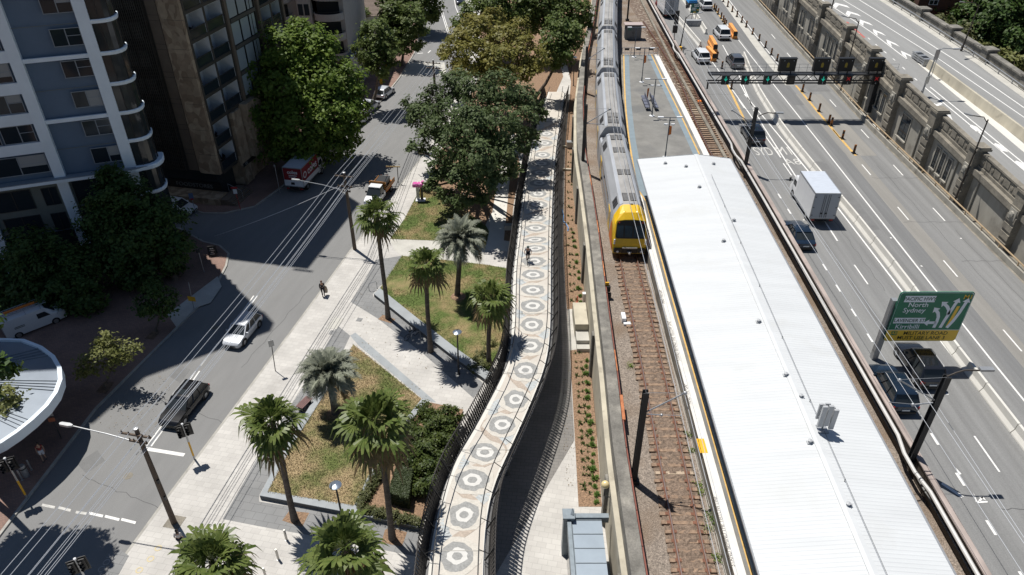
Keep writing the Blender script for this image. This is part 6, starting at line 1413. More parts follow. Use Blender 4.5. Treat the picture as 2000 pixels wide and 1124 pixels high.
# ---- round metal awning at the left edge
ca0 = at(-12,742,4.3); aw = thing('round_awning', 'round silver metal awning with a white rim over the corner shop', 'awning', (ca0.x,ca0.y,0))
rimpx = [(-40,668),(0,668),(40,669),(75,682),(100,700),(113,722),(115,745),(106,770),(88,795),(60,822),(30,846),(0,866),(-40,885)]
RIM = [at(x,y,4.3) for x,y in rimpx]; cc0 = Vector((RIM[0].x-4,sum(p.y for p in RIM)/len(RIM),4.3))
inn = [p.lerp(Vector((cc0.x+2.5,cc0.y,4.3)),.72)+Vector((0,0,.35)) for p in RIM]
m_awn = M('silver_standing_seam', (.25,.285,.33), .4, .3, var=.06, scale=1)
mb = MB(); mb.loft([RIM,inn], 0, caps=False, closed=False); rr = mb.build('roof', m_awn, aw, fix=True)
mb = MB()
for i in range(len(RIM)-1):
    for q in ((0,.25,.5,.75) if i % 3 == 0 else ()): a = RIM[i].lerp(RIM[i+1],q); b = inn[i].lerp(inn[i+1],q); mb.bar(a+Vector((0,0,.04)), b+Vector((0,0,.04)), .04, .07)
mb.build('seam', m_tledge, rr)
mb = MB()
for i in range(len(RIM)-1):
    o = lambda p: p+(p-cc0).normalized()*.32
    a,b = RIM[i],RIM[i+1]; mb.loft([[(*p.xy,z) for p in (a,b,o(b),o(a))] for z in (3.75,4.5)])
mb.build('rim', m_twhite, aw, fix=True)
mb = MB(); core = [p.lerp(Vector((cc0.x,cc0.y,4.3)),.55) for p in RIM]; mb.prism([(p.x,p.y) for p in core]+[(cc0.x-4,cc0.y)], .1, 3.74); mb.build('shopfront', m_glass, aw, fix=True)
mb = MB(); c2 = inn[5]; mb.lathe([(1.7,0),(1.75,2.6),(1.5,2.8),(.001,2.8)], (cc0.x+2.2,cc0.y+.3,4.5), 20); mb.build('drum', m_dsteel, aw, smooth=True)
# ================================================================== VEGETATION
def leaf_mesh(name, P_, Nn, size, mats, parent=None, local=False, asp=.62, mi=None, jitter=.4, rs=None):
    """one mesh of leaf quads at points P_ with normals Nn (arrays)"""
    n = len(P_); rs = rs or np.random.RandomState(1)
    Nn = Nn + rs.normal(0,jitter,(n,3)); Nn /= np.linalg.norm(Nn,axis=1)[:,None]+1e-9
    t = np.cross(Nn, rs.normal(0,1,(n,3))); t /= np.linalg.norm(t,axis=1)[:,None]+1e-9; b = np.cross(Nn,t)
    s = (size*rs.uniform(.65,1.35,n))[:,None]; V = np.empty((n,4,3))
    V[:,0] = P_-t*s*.5; V[:,1] = P_-b*s*asp*.5+Nn*s*.08; V[:,2] = P_+t*s*.5; V[:,3] = P_+b*s*asp*.5+Nn*s*.08
    V = V.reshape(-1,3); off = np.array((0,0,0.)) if (parent is None or local) else np.array(WL(parent)); o0 = None
    if parent is None: o0 = np.array([V[:,0].mean(),V[:,1].mean(),V[:,2].min()]); off = o0
    V = V-off; me = bpy.data.meshes.new(name); me.vertices.add(4*n); me.vertices.foreach_set('co', V.ravel()); me.loops.add(4*n); me.loops.foreach_set('vertex_index', np.arange(4*n)); me.polygons.add(n); me.polygons.foreach_set('loop_start', np.arange(0,4*n,4))
    for m in (mats if isinstance(mats,(list,tuple)) else [mats]): me.materials.append(m)
    if mi is not None: me.polygons.foreach_set('material_index', mi)
    me.update(calc_edges=True); me.validate(); o = bpy.data.objects.new(name, me); COL.objects.link(o)
    if parent is not None: o.parent = parent
    else: o.location = o0
    return o
def crown_points(lobes, per, clumps, rs, shell=.35, spread=.2, flat=1.0):
    P_, N_ = [], []
    for c, r in lobes:
        c = np.array(c); nc = max(6,int(clumps*r*r)); d = rs.normal(0,1,(nc,3)); d /= np.linalg.norm(d,axis=1)[:,None]
        rad_ = r*(1-shell*rs.uniform(0,1,nc)**1.5)*rs.uniform(.82,1.13,nc); cc = c+d*rad_[:,None]*np.array((1,1,flat))
        k = np.repeat(np.arange(nc), per); p = cc[k]+rs.normal(0,spread*max(r,1)**.5,(len(k),3))*np.array((1,1,.7)); P_.append(p); N_.append(d[k]*.8+np.array((0,0,.7)))
    return np.concatenate(P_), np.concatenate(N_)
m_bark = M('tree_bark', (.12,.095,.075), .95, var=.3, scale=3, stretch=(3,3,.5), bump=.4)
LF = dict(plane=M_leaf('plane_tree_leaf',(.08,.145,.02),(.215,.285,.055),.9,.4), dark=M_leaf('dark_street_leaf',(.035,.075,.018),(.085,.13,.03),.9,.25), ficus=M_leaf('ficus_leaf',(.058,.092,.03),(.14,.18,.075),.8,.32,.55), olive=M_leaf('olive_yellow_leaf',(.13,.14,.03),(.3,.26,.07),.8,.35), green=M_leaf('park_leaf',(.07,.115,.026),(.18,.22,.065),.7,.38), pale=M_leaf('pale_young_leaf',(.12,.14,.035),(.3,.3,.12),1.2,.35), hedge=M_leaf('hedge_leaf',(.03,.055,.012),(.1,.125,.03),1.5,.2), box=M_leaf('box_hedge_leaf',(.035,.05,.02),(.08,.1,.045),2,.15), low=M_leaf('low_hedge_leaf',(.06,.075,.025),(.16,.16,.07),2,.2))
def tree(name, label, base, lobes, leaf, size=.34, per=34, clumps=7, tr=.22, seed=1, group=None, shell=.4, spread=.26, cat='tree', fat=1.16):
    lobes = [(c, r*fat) for c, r in lobes]; size *= 1.12; clumps *= 1.35
    rs = np.random.RandomState(seed); base = Vector(base); t = thing(name, label, cat, base, 0, group)
    cs = np.array([c for c,_ in lobes]); top = Vector(cs.mean(0)); top.z = min(c[2]-r*.3 for c,r in lobes)+.3; fork = base.lerp(Vector((top.x,top.y,max(top.z,base.z+1.5))),.75)
    mb = MB(); mid = base.lerp(fork,.5)+Vector((rs.normal(0,.1),rs.normal(0,.1),0)); mb.tube([base-Vector((0,0,.05)),base+Vector((0,0,.3)),mid,fork], [tr*1.5,tr*1.05,tr*.85,tr*.7], 9); tk = mb.build('trunk', m_bark, t, smooth=True)
    mb = MB()
    for c, r in lobes:
        c = Vector(c); m1 = fork.lerp(c,.5)+Vector((rs.normal(0,.25),rs.normal(0,.25),-.2)); mb.tube([fork,m1,c], [tr*.5,tr*.33,tr*.14], 6)
        for q in range(3): e = c+Vector(rs.normal(0,.45*r,3)); mb.tube([m1.lerp(c,.6),e], [tr*.2,tr*.05], 4)
    mb.build('limb', m_bark, t, smooth=True)
    P_, N_ = crown_points(lobes, per, clumps, rs, shell, spread); leaf_mesh('crown', P_, N_, size, LF[leaf], t, rs=rs); return t
def pxl(lst, Y, s=1.0, zmin=1.0):
    """lobes from (px, py, radius_px, depth offset)"""
    out = []
    for x, y, r, *dy in lst:
        p = aty(x, y, Y+(dy[0] if dy else 0)); dist = (p-Vector((0,0,CAM_H))).dot(Vector((0,CP,-SP))); rr = r*dist/FPX*s
        out.append(((p.x,p.y,max(p.z,zmin+rr*.6)), rr))
    return out
def plz(lst):
    """lobes from (px, py, radius_px, height)"""
    out = []
    for x, y, r, z in lst:
        p = at(x, y, z); out.append(((p.x,p.y,z), r*(p-Vector((0,0,CAM_H))).dot(Vector((0,CP,-SP)))/FPX))
    return out
tree('street_tree','big bright plane tree leaning over the red delivery truck',(-27.6,85.5,PZ), pxl([(555,105,42,2),(610,100,40,3),(500,150,40,1),(560,170,50,0),(625,150,45,1),(668,165,38,2),(690,200,28,1),(520,220,45,-1),(585,235,52,-2),(645,225,45,-1),(675,250,32,-1),(540,275,36,-2),(600,290,36,-3),(650,280,28,-2),(490,195,28,1),(585,60,22,5),(635,85,20,4)], 86), 'plane', .42, 40, 6.0, .34, 2)
tree('street_tree','second plane tree on the left footpath beside the terrace wall',(-20.7,104.5,PZ), pxl([(735,70,28,1),(720,100,24,0),(752,95,26,0),(740,125,24,-1),(768,110,14,-1),(725,60,16,2)], 104), 'green', .45, 30, 5, .25, 3)
tree('street_tree','third plane tree at the left kerb before the roof garden',(-18.6,124,PZ), pxl([(770,25,30,2),(800,45,30,0),(775,65,26,0),(800,80,22,-1),(755,20,20,2),(820,65,14,-1)], 124), 'green', .5, 26, 5, .25, 4)
tree('street_tree','farthest plane tree spreading over the street at the top edge',(-18.0,142,PZ), pxl([(800,0,30,2),(830,15,28,0),(845,-5,22,1),(815,-20,25,3),(845,30,12,-1)], 142), 'green', .5, 26, 5, .25, 5)
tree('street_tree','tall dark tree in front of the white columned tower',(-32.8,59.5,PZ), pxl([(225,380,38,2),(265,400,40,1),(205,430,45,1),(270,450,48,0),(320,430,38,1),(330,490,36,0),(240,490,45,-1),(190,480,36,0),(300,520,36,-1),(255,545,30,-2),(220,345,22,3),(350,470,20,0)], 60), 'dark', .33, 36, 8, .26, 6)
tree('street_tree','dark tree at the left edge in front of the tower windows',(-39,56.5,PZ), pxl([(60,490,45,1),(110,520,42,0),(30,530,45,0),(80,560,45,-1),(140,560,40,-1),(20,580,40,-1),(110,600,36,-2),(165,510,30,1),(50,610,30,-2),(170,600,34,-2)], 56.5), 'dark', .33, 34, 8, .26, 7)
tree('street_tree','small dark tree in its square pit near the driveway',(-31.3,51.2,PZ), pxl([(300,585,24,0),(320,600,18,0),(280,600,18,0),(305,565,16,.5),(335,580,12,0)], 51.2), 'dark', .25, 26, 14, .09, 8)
tb7 = at(206,757,PZ); tree('street_tree','small pale sunlit tree in a dark square pit on red paving',tb7, pxl([(205,690,22,0),(180,705,20,0),(225,680,18,0),(165,722,14,-.3),(200,665,13,.4),(240,695,13,0),(255,678,12,.2),(215,712,14,-.3),(205,655,8,.6)], tb7.y), 'pale', .26, 16, 16, .06, 9, shell=.6)
psheet('tree_pit', [(187,766),(203,746),(224,747),(207,770)], PZ+.006, m_soil)
psheet('tree_pit', [(283,662),(297,647),(312,649),(300,664)], PZ+.006, m_soil)
tree('street_tree','sunlit tree overlapping the silver awning at the left edge',(-41,36,PZ), pxl([(0,790,34,0),(25,815,22,0),(-20,830,30,-.5),(20,840,18,-.4),(15,770,18,.4)], 37.5), 'pale', .27, 20, 12, .12, 10)
SHP = [(20,1092,1.5),(55,1062,1.3),(95,1072,1.5),(140,1072,1.4),(178,1068,1.1),(60,1108,1.6),(115,1108,1.6),(165,1110,1.3),(5,1115,1.5),(200,1100,.8),(90,1130,1.5),(150,1135,1.3)]
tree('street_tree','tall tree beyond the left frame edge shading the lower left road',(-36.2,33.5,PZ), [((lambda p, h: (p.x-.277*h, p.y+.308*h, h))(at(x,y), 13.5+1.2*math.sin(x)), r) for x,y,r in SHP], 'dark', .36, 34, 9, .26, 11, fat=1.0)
tree('fig_tree','broad dark fig tree beside the upper lawn and concrete path',(-4.8,80,PZ), plz([(845,195,28,8.5),(890,168,30,9.5),(935,180,34,10.5),(980,180,34,10.5),(1025,195,28,9),(820,225,24,7),(870,232,36,9.5),(920,245,40,10.8),(970,245,38,10.5),(1022,240,28,8.5),(840,268,24,6.5),(885,292,32,8),(935,308,36,9),(985,300,30,8),(1022,278,20,6.5),(858,328,22,5),(905,350,26,6.5),(950,350,28,6.5),(990,342,18,5),(872,382,16,3.6),(905,392,18,4),(938,380,16,4.5),(1050,222,16,7),(800,205,15,6),(812,292,16,4.5),(1008,330,12,4.5),(845,365,12,4),(1045,265,10,6)]), 'ficus', .34, 38, 7.5, .45, 12, fat=1.08)
tree('park_tree','olive yellow crowned tree behind the dark fig tree',(-3.5,99,PZ), plz([(900,72,26,10),(940,68,30,11),(985,80,30,11),(890,108,24,9),(930,112,32,11),(975,118,32,11),(1022,100,28,10),(1045,122,22,8.5),(920,48,20,10),(965,42,22,10.5),(1010,65,24,10),(868,98,14,7.5),(1060,100,16,8),(1030,140,18,8),(990,148,20,8.5),(940,140,20,9),(900,138,18,8.5)]), 'olive', .38, 36, 6.5, .35, 13, fat=1.08)
tree('park_tree','round green tree beside the dark end of the railway wall',(3.5,108,PZ), pxl([(1085,75,26,0),(1105,100,24,-1),(1080,110,22,-1),(1120,70,20,0),(1095,50,22,1)], 108), 'green', .42, 30, 6, .28, 14)
tree('park_tree','tall green tree at the top edge left of the silver train',(8,128,PZ), pxl([(1060,15,30,0),(1095,30,30,0),(1130,20,24,0),(1080,-10,30,2),(1120,55,18,-1),(1140,45,14,0),(1045,45,22,0)], 126), 'green', .45, 32, 5.5, .3, 15)
tree('park_tree','deep green tree at the top edge beside the street',(-2,126,PZ), pxl([(960,5,30,1),(1000,10,30,0),(925,30,24,0),(1020,35,26,0),(975,35,24,-1),(1035,0,24,1),(905,45,18,-1),(945,-18,26,3)], 126), 'green', .45, 32, 5.5, .3, 16)
# beyond the upper road
def rt(label, base, lst, Y, leaf, seed, **k): tree('roadside_tree', label, base, pxl(lst, Y, zmin=5), leaf, .5, 30, 4.5, .3, seed, **k)
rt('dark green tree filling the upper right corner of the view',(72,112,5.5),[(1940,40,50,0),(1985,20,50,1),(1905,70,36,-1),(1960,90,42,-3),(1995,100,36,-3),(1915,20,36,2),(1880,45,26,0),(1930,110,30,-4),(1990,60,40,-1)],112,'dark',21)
rt('mid green tree beside the brick house beyond the upper road',(64.5,123,6),[(1800,10,28,0),(1830,25,26,-1),(1780,-5,26,1),(1850,10,24,0),(1815,38,18,-2)],122,'green',22)
rt('bright bushy tree near the far parapet of the upper road',(64,110,6),[(1830,55,22,0),(1855,70,24,-1),(1875,85,22,-2),(1845,85,16,-2),(1890,60,18,0)],110,'low',23)
rt('yellowish shrub tree at the right edge behind the parapet',(66,97,6),[(1930,115,22,0),(1960,130,24,-1),(1990,130,22,-1),(1910,100,16,1),(1985,155,16,-3)],97,'pale',24)
# hedges in the near planter
def shrub(name, label, lobes, leaf, size, per, clumps, seed, cat='hedge', **k):
    rs = np.random.RandomState(seed); P_, N_ = crown_points(lobes, per, clumps, rs, **k); return tag(leaf_mesh(name, P_, N_, size, LF[leaf], rs=rs), label, cat)
def gl(lst, z): return [((lambda p: (p.x,p.y,p.z))(at(x,y,zz if zz else z)), r) for x,y,r,zz in lst]
shrub('bush','large glossy green bush between the lawn and the cycle ramp screen',gl([(815,855,.95,1.3),(850,830,1.0,1.4),(880,815,.8,1.3),(800,895,.9,1.3),(840,880,1.05,1.5),(870,860,.9,1.4),(835,920,.9,1.3),(800,830,.7,1.0),(860,900,.8,1.2),(820,950,.55,1.1),(845,945,.6,1.1),(830,800,.6,.9),(790,870,.7,1.0)],1), 'hedge', .17, 60, 60, 31, spread=.15)
shrub('low_hedge','low clipped hedge along the front of the hedge bed',gl([(706+i*8.6,993+i*2.1,.34,.62) for i in range(14)],.6), 'low', .12, 40, 130, 32, spread=.09)
shrub('low_hedge','low leafy hedge along the lawn side of the hedge bed',gl([(707+i*5.2,978-i*8.6,.36,.65) for i in range(15)],.6), 'low', .12, 40, 130, 33, spread=.1)
rs_ = np.random.RandomState(34); bx0 = [at(*p,.4) for p in ((762,966),(770,926),(800,935),(792,968))]
def boxhedge(name, label, quad, z0, z1, leaf, n):
    rs = np.random.RandomState(n); q = [Vector(p) for p in quad]; P_, N_ = [], []
    for i in range(n):
        u, v, z = rs.uniform(0,1), rs.uniform(0,1), rs.uniform(z0,z1); f = rs.randint(0,9)
        nn = (0,0,1)
        if f < 4: z = z1
        else:
            e = rs.randint(0,4); u, v = ((u,0),(1,v),(u,1),(0,v))[e]; nn = ((0,-1,0),(1,0,0),(0,1,0),(-1,0,0))[e]
        p = q[0].lerp(q[1],v).lerp(q[3].lerp(q[2],v),u); P_.append((p.x+rs.normal(0,.03),p.y+rs.normal(0,.03),z+rs.normal(0,.03))); N_.append(nn)
    o = leaf_mesh(name, np.array(P_), np.array(N_,float), .11, LF[leaf], rs=rs); tag(o, label, 'hedge')
    mb = MB(); c = sum((p for p in q),Vector())/4; mb.prism([tuple((c+(p-c)*.96).xy) for p in q], z0, z1-.05); k = mb.build('core', LF[leaf], o); return o
boxhedge('box_hedge','dark clipped box shaped hedge standing in the hedge bed',[at(758,962,1.5),at(776,905,1.5),at(806,917,1.5),at(797,974,1.5)],.4,1.5,'box',9000)
shrub('shrub','silvery shrub mound where the grass kerb meets the ramp screen',gl([(935,700,.55,.6),(925,710,.5,.6),(948,690,.5,.7),(940,715,.55,.6),(955,672,.45,.6),(950,720,.4,.5),(925,722,.35,.5)],.6), 'low', .13, 30, 40, 36, spread=.1)
for k, (pts, lb) in enumerate((([(690,30,.9,6.3),(682,34,.7,6),(700,26,.8,6)],'loose green shrub in the terrace garden'),([(712,22,.9,6.6),(714,28,.8,5.9)],'dark round shrub beside the tiled roof'))):
    shrub('garden_shrub', lb, gl(pts,6), 'green', .3, 26, 20, 40+k, cat='shrub')
# rows of small plants in the bark bed
def tuft(name, n, h, spread_, m):
    mb = MB(); rs = random.Random(n)
    for i in range(n):
        a = rs.uniform(0,6.283); e = rs.uniform(.35,1.2); l = h*rs.uniform(.7,1.2); d = Vector((math.cos(a)*math.cos(e),math.sin(a)*math.cos(e),math.sin(e))); s = Vector((-math.sin(a),math.cos(a),0))*h*.13
        m1 = d*l*.6; tip = d*l+Vector((0,0,-l*.15)); mb.add([s*.5,-s*.5,m1-s,m1+s,tip], [(0,1,2,3),(3,2,4)])
    return mb.build(name, m, None, local=True)
pl = tuft('bed_plant', 34, .5, .2, M_leaf('bed_plant_leaf',(.06,.12,.02),(.14,.2,.05),3,.2)); pl['label'] = 'small bright green plant in the row nearest the cream wall'; pl['category'] = 'plant'; pl['group'] = 'row of small bright plants in the bark bed'
first = True; random.seed(21)
for y in np.arange(455,985,15.5):
    x = interp([(440,1119),(562,1132),(700,1144),(843,1153),(985,1165)], y)+random.uniform(-2.5,2.5); p = at(x, y+random.uniform(-3,3), PZ)
    if 596 < y < 690: continue
    o = pl if first else pl.copy()
    if not first: COL.objects.link(o)
    first = False; o.location = p; o.rotation_euler = (0,0,random.uniform(0,6)); o.scale = (random.uniform(.5,.85),)*3
p2 = tuft('bed_seedling', 12, .28, .1, M_leaf('seedling_leaf',(.05,.08,.02),(.1,.13,.04),3,.2)); p2['label'] = 'tiny green seedling in the rows nearer the dark path'; p2['category'] = 'plant'; p2['group'] = 'rows of tiny seedlings in the bark bed'
first = True
for y in np.arange(300,975,15):
    for f in (.3,.52):
        xa = interp([(281,1104),(480,1100),(562,1104),(700,1114),(843,1122),(990,1130)], y); xb = interp([(281,1123),(562,1140),(700,1152),(843,1165),(990,1176)], y)
        if 596 < y < 690: continue
        o = p2 if first else p2.copy()
        if not first: COL.objects.link(o)
        first = False; o.location = at(lerp(xa,xb,f+random.uniform(-.04,.04)), y+random.uniform(-4,4), PZ); o.rotation_euler = (0,0,random.uniform(0,6)); o.scale = (random.uniform(.7,1.4),)*3
# weeds by the platform edge
rs = np.random.RandomState(50); W = []
for x, y in ((1232,714),(1353,880),(1365,945),(1370,960),(1385,1005),(1392,1015),(1383,1035),(1398,1024),(1400,1090),(1345,848)):
    c = np.array(at(x,y,ZR+.1)); W.append(c+rs.normal(0,.16,(70,3))*np.array((1,1,.5)))
W = np.concatenate(W); tag(leaf_mesh('weeds', W, np.tile((0,0,1.),(len(W),1)), .1, LF['plane'], rs=rs), kind='stuff')
# ---- palms
m_frond = M_leaf('fan_palm_leaf', (.07,.11,.025), (.2,.235,.07), 2.5, .3, .38); m_dryf = M_leaf('dry_palm_leaf', (.17,.12,.06), (.3,.22,.11), 2.5, .2, .7); m_ptrunk = M('palm_trunk', (.11,.09,.075), .95, var=.5, scale=2.2, stretch=(.5,.5,6), bump=.6)
m_blue = M_leaf('blue_palm_leaf', (.19,.205,.15), (.37,.385,.305), 2.5, .15, .45)
def fan_crown(seed, R):
    rs = random.Random(seed); mb = MB(); nf = rs.randint(23,34)
    for i in range(nf):
        a = i*2.39996+rs.uniform(-.3,.3); f = i/(nf-1); el = rad(lerp(80,-58,f**.9))+rs.uniform(-.2,.2); dry = 1 if f > .74 and rs.random() < .6 else 0
        d = Vector((math.cos(a)*math.cos(el),math.sin(a)*math.cos(el),math.sin(el))); side = Vector((-math.sin(a),math.cos(a),0))
        pl_ = R*lerp(.22,.5,min(f*1.5,1))*rs.uniform(.7,1.25); mid = d*pl_*.55+Vector((0,0,.06)); hub = d*pl_+Vector((0,0,-.1*pl_*f)); mb.tube([d*.08,mid,hub], [.028,.022,.016], 4, 2, caps=False)
        dd = (d+Vector((0,0,-.4*f-.12))).normalized(); tw = rs.uniform(-.5,.5); side = (side*math.cos(tw)+side.cross(dd)*math.sin(tw)).normalized(); up = side.cross(dd)*-1; ns = 13; fr = R*rs.uniform(.5,.66)
        for j in range(ns):
            t = lerp(-1.75,1.75,j/(ns-1))+rs.uniform(-.05,.05); v = (dd*math.cos(t)+side*math.sin(t)); v = (v+up*(.3-.17*abs(t))).normalized(); L = fr*(1-.12*abs(t))*rs.uniform(.8,1.12)
            p1 = hub+v*L*.5; p2 = hub+v*L*.8+Vector((0,0,-L*.12)); p3 = hub+v*L*1.0+Vector((0,0,-L*rs.uniform(.3,.75))); s = v.cross(up).normalized()*L*.082
            mb.add([hub, p1-s+up*.02, p1-up*.02, p1+s+up*.02, p2-s*.55, p2+s*.55, p3], [(0,1,2),(0,2,3),(1,4,5,3),(4,6,5)], dry)
    for i in range(rs.randint(3,11)):
        a = rs.uniform(0,6.28); h = Vector((math.cos(a),math.sin(a),0)); p = h*.3+Vector((0,0,-.3)); q = h*.55+Vector((0,0,-R*.75)); sd = Vector((-h.y,h.x,0))
        for k in range(6): o = sd*rs.uniform(-.22,.22)+h*rs.uniform(-.1,.1); mb.add([p+sd*.03, p-sd*.03, q+o+sd*.05+Vector((0,0,.3)), q+o+Vector((0,0,-rs.uniform(0,.3))), q+o-sd*.05+Vector((0,0,.3))], [(0,2,3,4),(0,4,1)], 1)
    return mb
def palm(label, base, cpx, seed, R=1.9, zc=None, grp='green fan palms of the plaza', proto_=None):
    base = Vector(base); c = aty(cpx[0],cpx[1],base.y) if zc is None else Vector((base.x,base.y,zc))
    t = thing('fan_palm', label, 'palm', base, 0, grp); mb = MB(); n = 7
    pts = [base.lerp(c,i/n)+Vector((.06*math.sin(i*.7+seed),0,0)) for i in range(n+1)]; mb.tube(pts, [.27]+[.2-.035*i/n for i in range(1,n+1)], 10); mb.build('trunk', m_ptrunk, t, smooth=True)
    b = fan_crown(seed,R); b.v = [tuple(Vector(p)+c-base) for p in b.v]; b.build('crown', [m_frond,m_dryf,m_frond], t, local=True); return t
palm('slender fan palm in front of the utility truck',at(757,622,PZ),(737,420),1,2.35)
palm('fan palm beside the parked bicycle and its kerb',at(840,687,PZ),(832,514),2,2.1)
palm('fan palm against the ramp screen by the disc lamp',at(955,712,.3),(957,580),3,2.25)
palm('fan palm at the left corner of the near raised lawn',at(577,1016,PZ),(531,825),4,2.5)
palm('fan palm in front of the near hedge bed',at(768,1052,PZ),(734,824),5,2.7)
c6 = at(416,1098,8.0); palm('fan palm crown cut by the bottom edge beside the tall pole',(c6.x,c6.y,PZ),None,6,2.5,8.0)
c7 = at(675,1072,8.0); palm('fan palm crown at the bottom centre above the long kerb',(c7.x,c7.y,PZ),None,7,2.6,8.0)
def feather_crown(seed, R):
    rs = random.Random(seed); mb = MB(); nf = 54
    for i in range(nf):
        a = i*2.39996+rs.uniform(-.25,.25); f = i/(nf-1); el = rad(lerp(84,-5,f**.85))+rs.uniform(-.14,.14); L = R*rs.uniform(1.15,1.5)*lerp(.85,1,f)
        h = Vector((math.cos(a),math.sin(a),0)); side = Vector((-math.sin(a),math.cos(a),0)); pts = []; p = Vector((0,0,0)); e = el; n = 9; bend = rad(lerp(6,12,f))*rs.uniform(.8,1.2)
        for k in range(n+1):
            pts.append(p.copy()); d = h*math.cos(e)+Vector((0,0,math.sin(e))); p = p+d*L/n; e -= bend*(.6+.16*k)
            e = max(e, -1.45)
        mb.tube(pts, [.028]+[.02-.0016*k for k in range(n)], 3, 0, caps=False)
        for k in range(1,n+1):
            for q in (0,.25,.5,.75):
                if k == n and q > 0: continue
                c = pts[k].lerp(pts[min(k+1,n)],q); d = (pts[min(k+1,n)]-pts[k-1]).normalized(); up = side.cross(d)*-1
                for s in (-1,1):
                    l = R*.36*math.sin(math.pi*min(1,(k+q)/n*.8+.2))*rs.uniform(.8,1.15); v = (d*.85+side*s*.7+up*.4).normalized(); tip = c+v*l+Vector((0,0,-l*.4)); w_ = d*l*.075
                    mb.add([c-w_,c+w_,c+v*l*.6+w_,tip,c+v*l*.6-w_], [(0,1,2,4),(4,2,3)], 0 if f < .95 else 1)
    return mb
def blue_palm(label, base, cpx, seed, R):
    base = Vector(base); c = aty(cpx[0],cpx[1],base.y); t = thing('feather_palm', label, 'palm', base, 0, 'blue grey feather palms')
    mb = MB(); mb.tube([base.lerp(c,i/5) for i in range(6)], [.3,.25,.23,.23,.24,.2], 10); mb.build('trunk', m_ptrunk, t, smooth=True)
    b = feather_crown(seed,R); b.v = [tuple(Vector(p)+c-base) for p in b.v]; b.build('crown', [m_blue,m_dryf], t, local=True); return t
blue_palm('blue grey feather palm in a bark ring on the upper lawn',at(893,578,.3),(900,472),8,2.3)
blue_palm('blue grey feather palm leaning over the near lawn benches',at(655,808,.35),(641,732),9,2.2)
for nm, px, r in (('tree_ring',(895,580),.75),('tree_ring',(655,811),.85)):
    c = at(*px,.32); mb = MB(); mb.lathe([(r,-.02),(r*.9,.06),(.001,.1)], c, 18); tag(mb.build(nm, m_mulch), kind='structure')

# grass blades over the lawns and a ragged fringe along their edges
def lawn_blades(name, poly, n, seed, m):
    rs = np.random.RandomState(seed); pts = [at(p[0],p[1],p[2]) for p in poly]; tri = []
    c = sum(pts,Vector())/len(pts); ar = []
    for a, b in zip(pts, pts[1:]+pts[:1]): tri.append((c,a,b)); ar.append(((a-c).cross(b-c)).length)
    ar = np.array(ar)/sum(ar); k = rs.choice(len(tri), n, p=ar); u, v = rs.uniform(0,1,n), rs.uniform(0,1,n); fl_ = u+v > 1; u[fl_], v[fl_] = 1-u[fl_], 1-v[fl_]
    T3 = np.array([[list(q) for q in t] for t in tri]); P_ = T3[k,0]+(T3[k,1]-T3[k,0])*u[:,None]*1.012+(T3[k,2]-T3[k,0])*v[:,None]*1.012; P_[:,2] += .03
    nn = rs.normal(0,1,(n,3)); nn[:,2] = np.abs(nn[:,2])*.9+.35
    tag(leaf_mesh(name, P_, nn, .11, m, rs=rs, asp=.35), kind='stuff')
lawn_blades('grass', [(752,549,.2),(785,500,.2),(870,508,.2),(947,517,.2),(1000,526,.2),(1000,600,.3),(985,660,.4),(952,726,.45),(944,728,.45),(742,564,.4)], 22000, 61, m_grass)
lawn_blades('grass', [(690,673,.22),(824,780,.34),(733,902,.48),(691,988,.5),(523,961,.5),(560,885,.45),(620,790,.33)], 22000, 62, m_drygrass)
lawn_blades('grass', [(762,467,.14),(790,428,.14),(815,380,.14),(840,345,.14),(870,372,.14),(905,410,.14),(948,440,.14),(955,452,.14),(949,480,.14),(870,471,.14)], 14000, 63, m_grass)
# fallen leaves on the bark and the paving below the trees
rs = np.random.RandomState(70); LP = []
for x0, x1, y0, y1, n in ((850,1060,330,430,500),(690,900,560,760,260),(180,330,700,850,160),(1100,1165,300,960,700),(770,900,860,1000,300)):
    for _ in range(n): p = at(rs.uniform(x0,x1), rs.uniform(y0,y1), PZ+.03); LP.append(tuple(p))
tag(leaf_mesh('fallen_leaves', np.array(LP), np.tile((0,0,1.),(len(LP),1)), .09, [m_dryf], rs=rs), kind='stuff')
# ================================================================== ELEVATED CYCLE RAMP
zr_ = lambda Y: max(.14, 3.95-.0445*(Y-27))
def onr(px, py, dz=0):
    z = 2
    for i in range(25): p = at(px, py, z); z = zr_(p.y)+dz
    return p
Lp = [(835,1135),(842,1030),(855,960),(867,930),(882,900),(910,862),(930,837),(950,794),(965,770),(985,724),(997,690),(1000,640),(1000,580),(1002,531),(1010,481),(1017,416),(1025,361),(1035,296),(1045,248),(1060,205),(1072,170)]
Lp = [(835,1135),(842,1058),(855,1003),(867,955),(882,913),(910,865),(930,837),(950,794),(968,764),(985,728),(996,690),(1000,640),(1001,580),(1003,531),(1010,481),(1017,416),(1025,361),(1036,296),(1048,248),(1062,205),(1074,168)]
Rp = [(946,1135),(948,1043),(955,983),(967,938),(996,878),(1016,835),(1040,780),(1057,740),(1070,700),(1076,650),(1077,600),(1077,562),(1077,500),(1078,450),(1080,380),(1083,330),(1088,281),(1096,230),(1102,190),(1105,160)]
LW = [onr(*p) for p in Lp]; RW = [onr(*p) for p in Rp]
def resample(W, ys):
    t = sorted([(p.y,p.x) for p in W]); return [Vector((interp(t,y),y,zr_(y))) for y in ys]
ys = list(np.arange(20,112,1.0)); LL = resample(LW, ys); RR = resample(RW, ys)
def smoothx(P_, n=3):
    for _ in range(n):
        q = [p.copy() for p in P_]
        for i in range(1,len(P_)-1): q[i].x = (P_[i-1].x+P_[i].x*2+P_[i+1].x)/4
        P_ = q
    return P_
LL, RR = smoothx(LL), smoothx(RR)
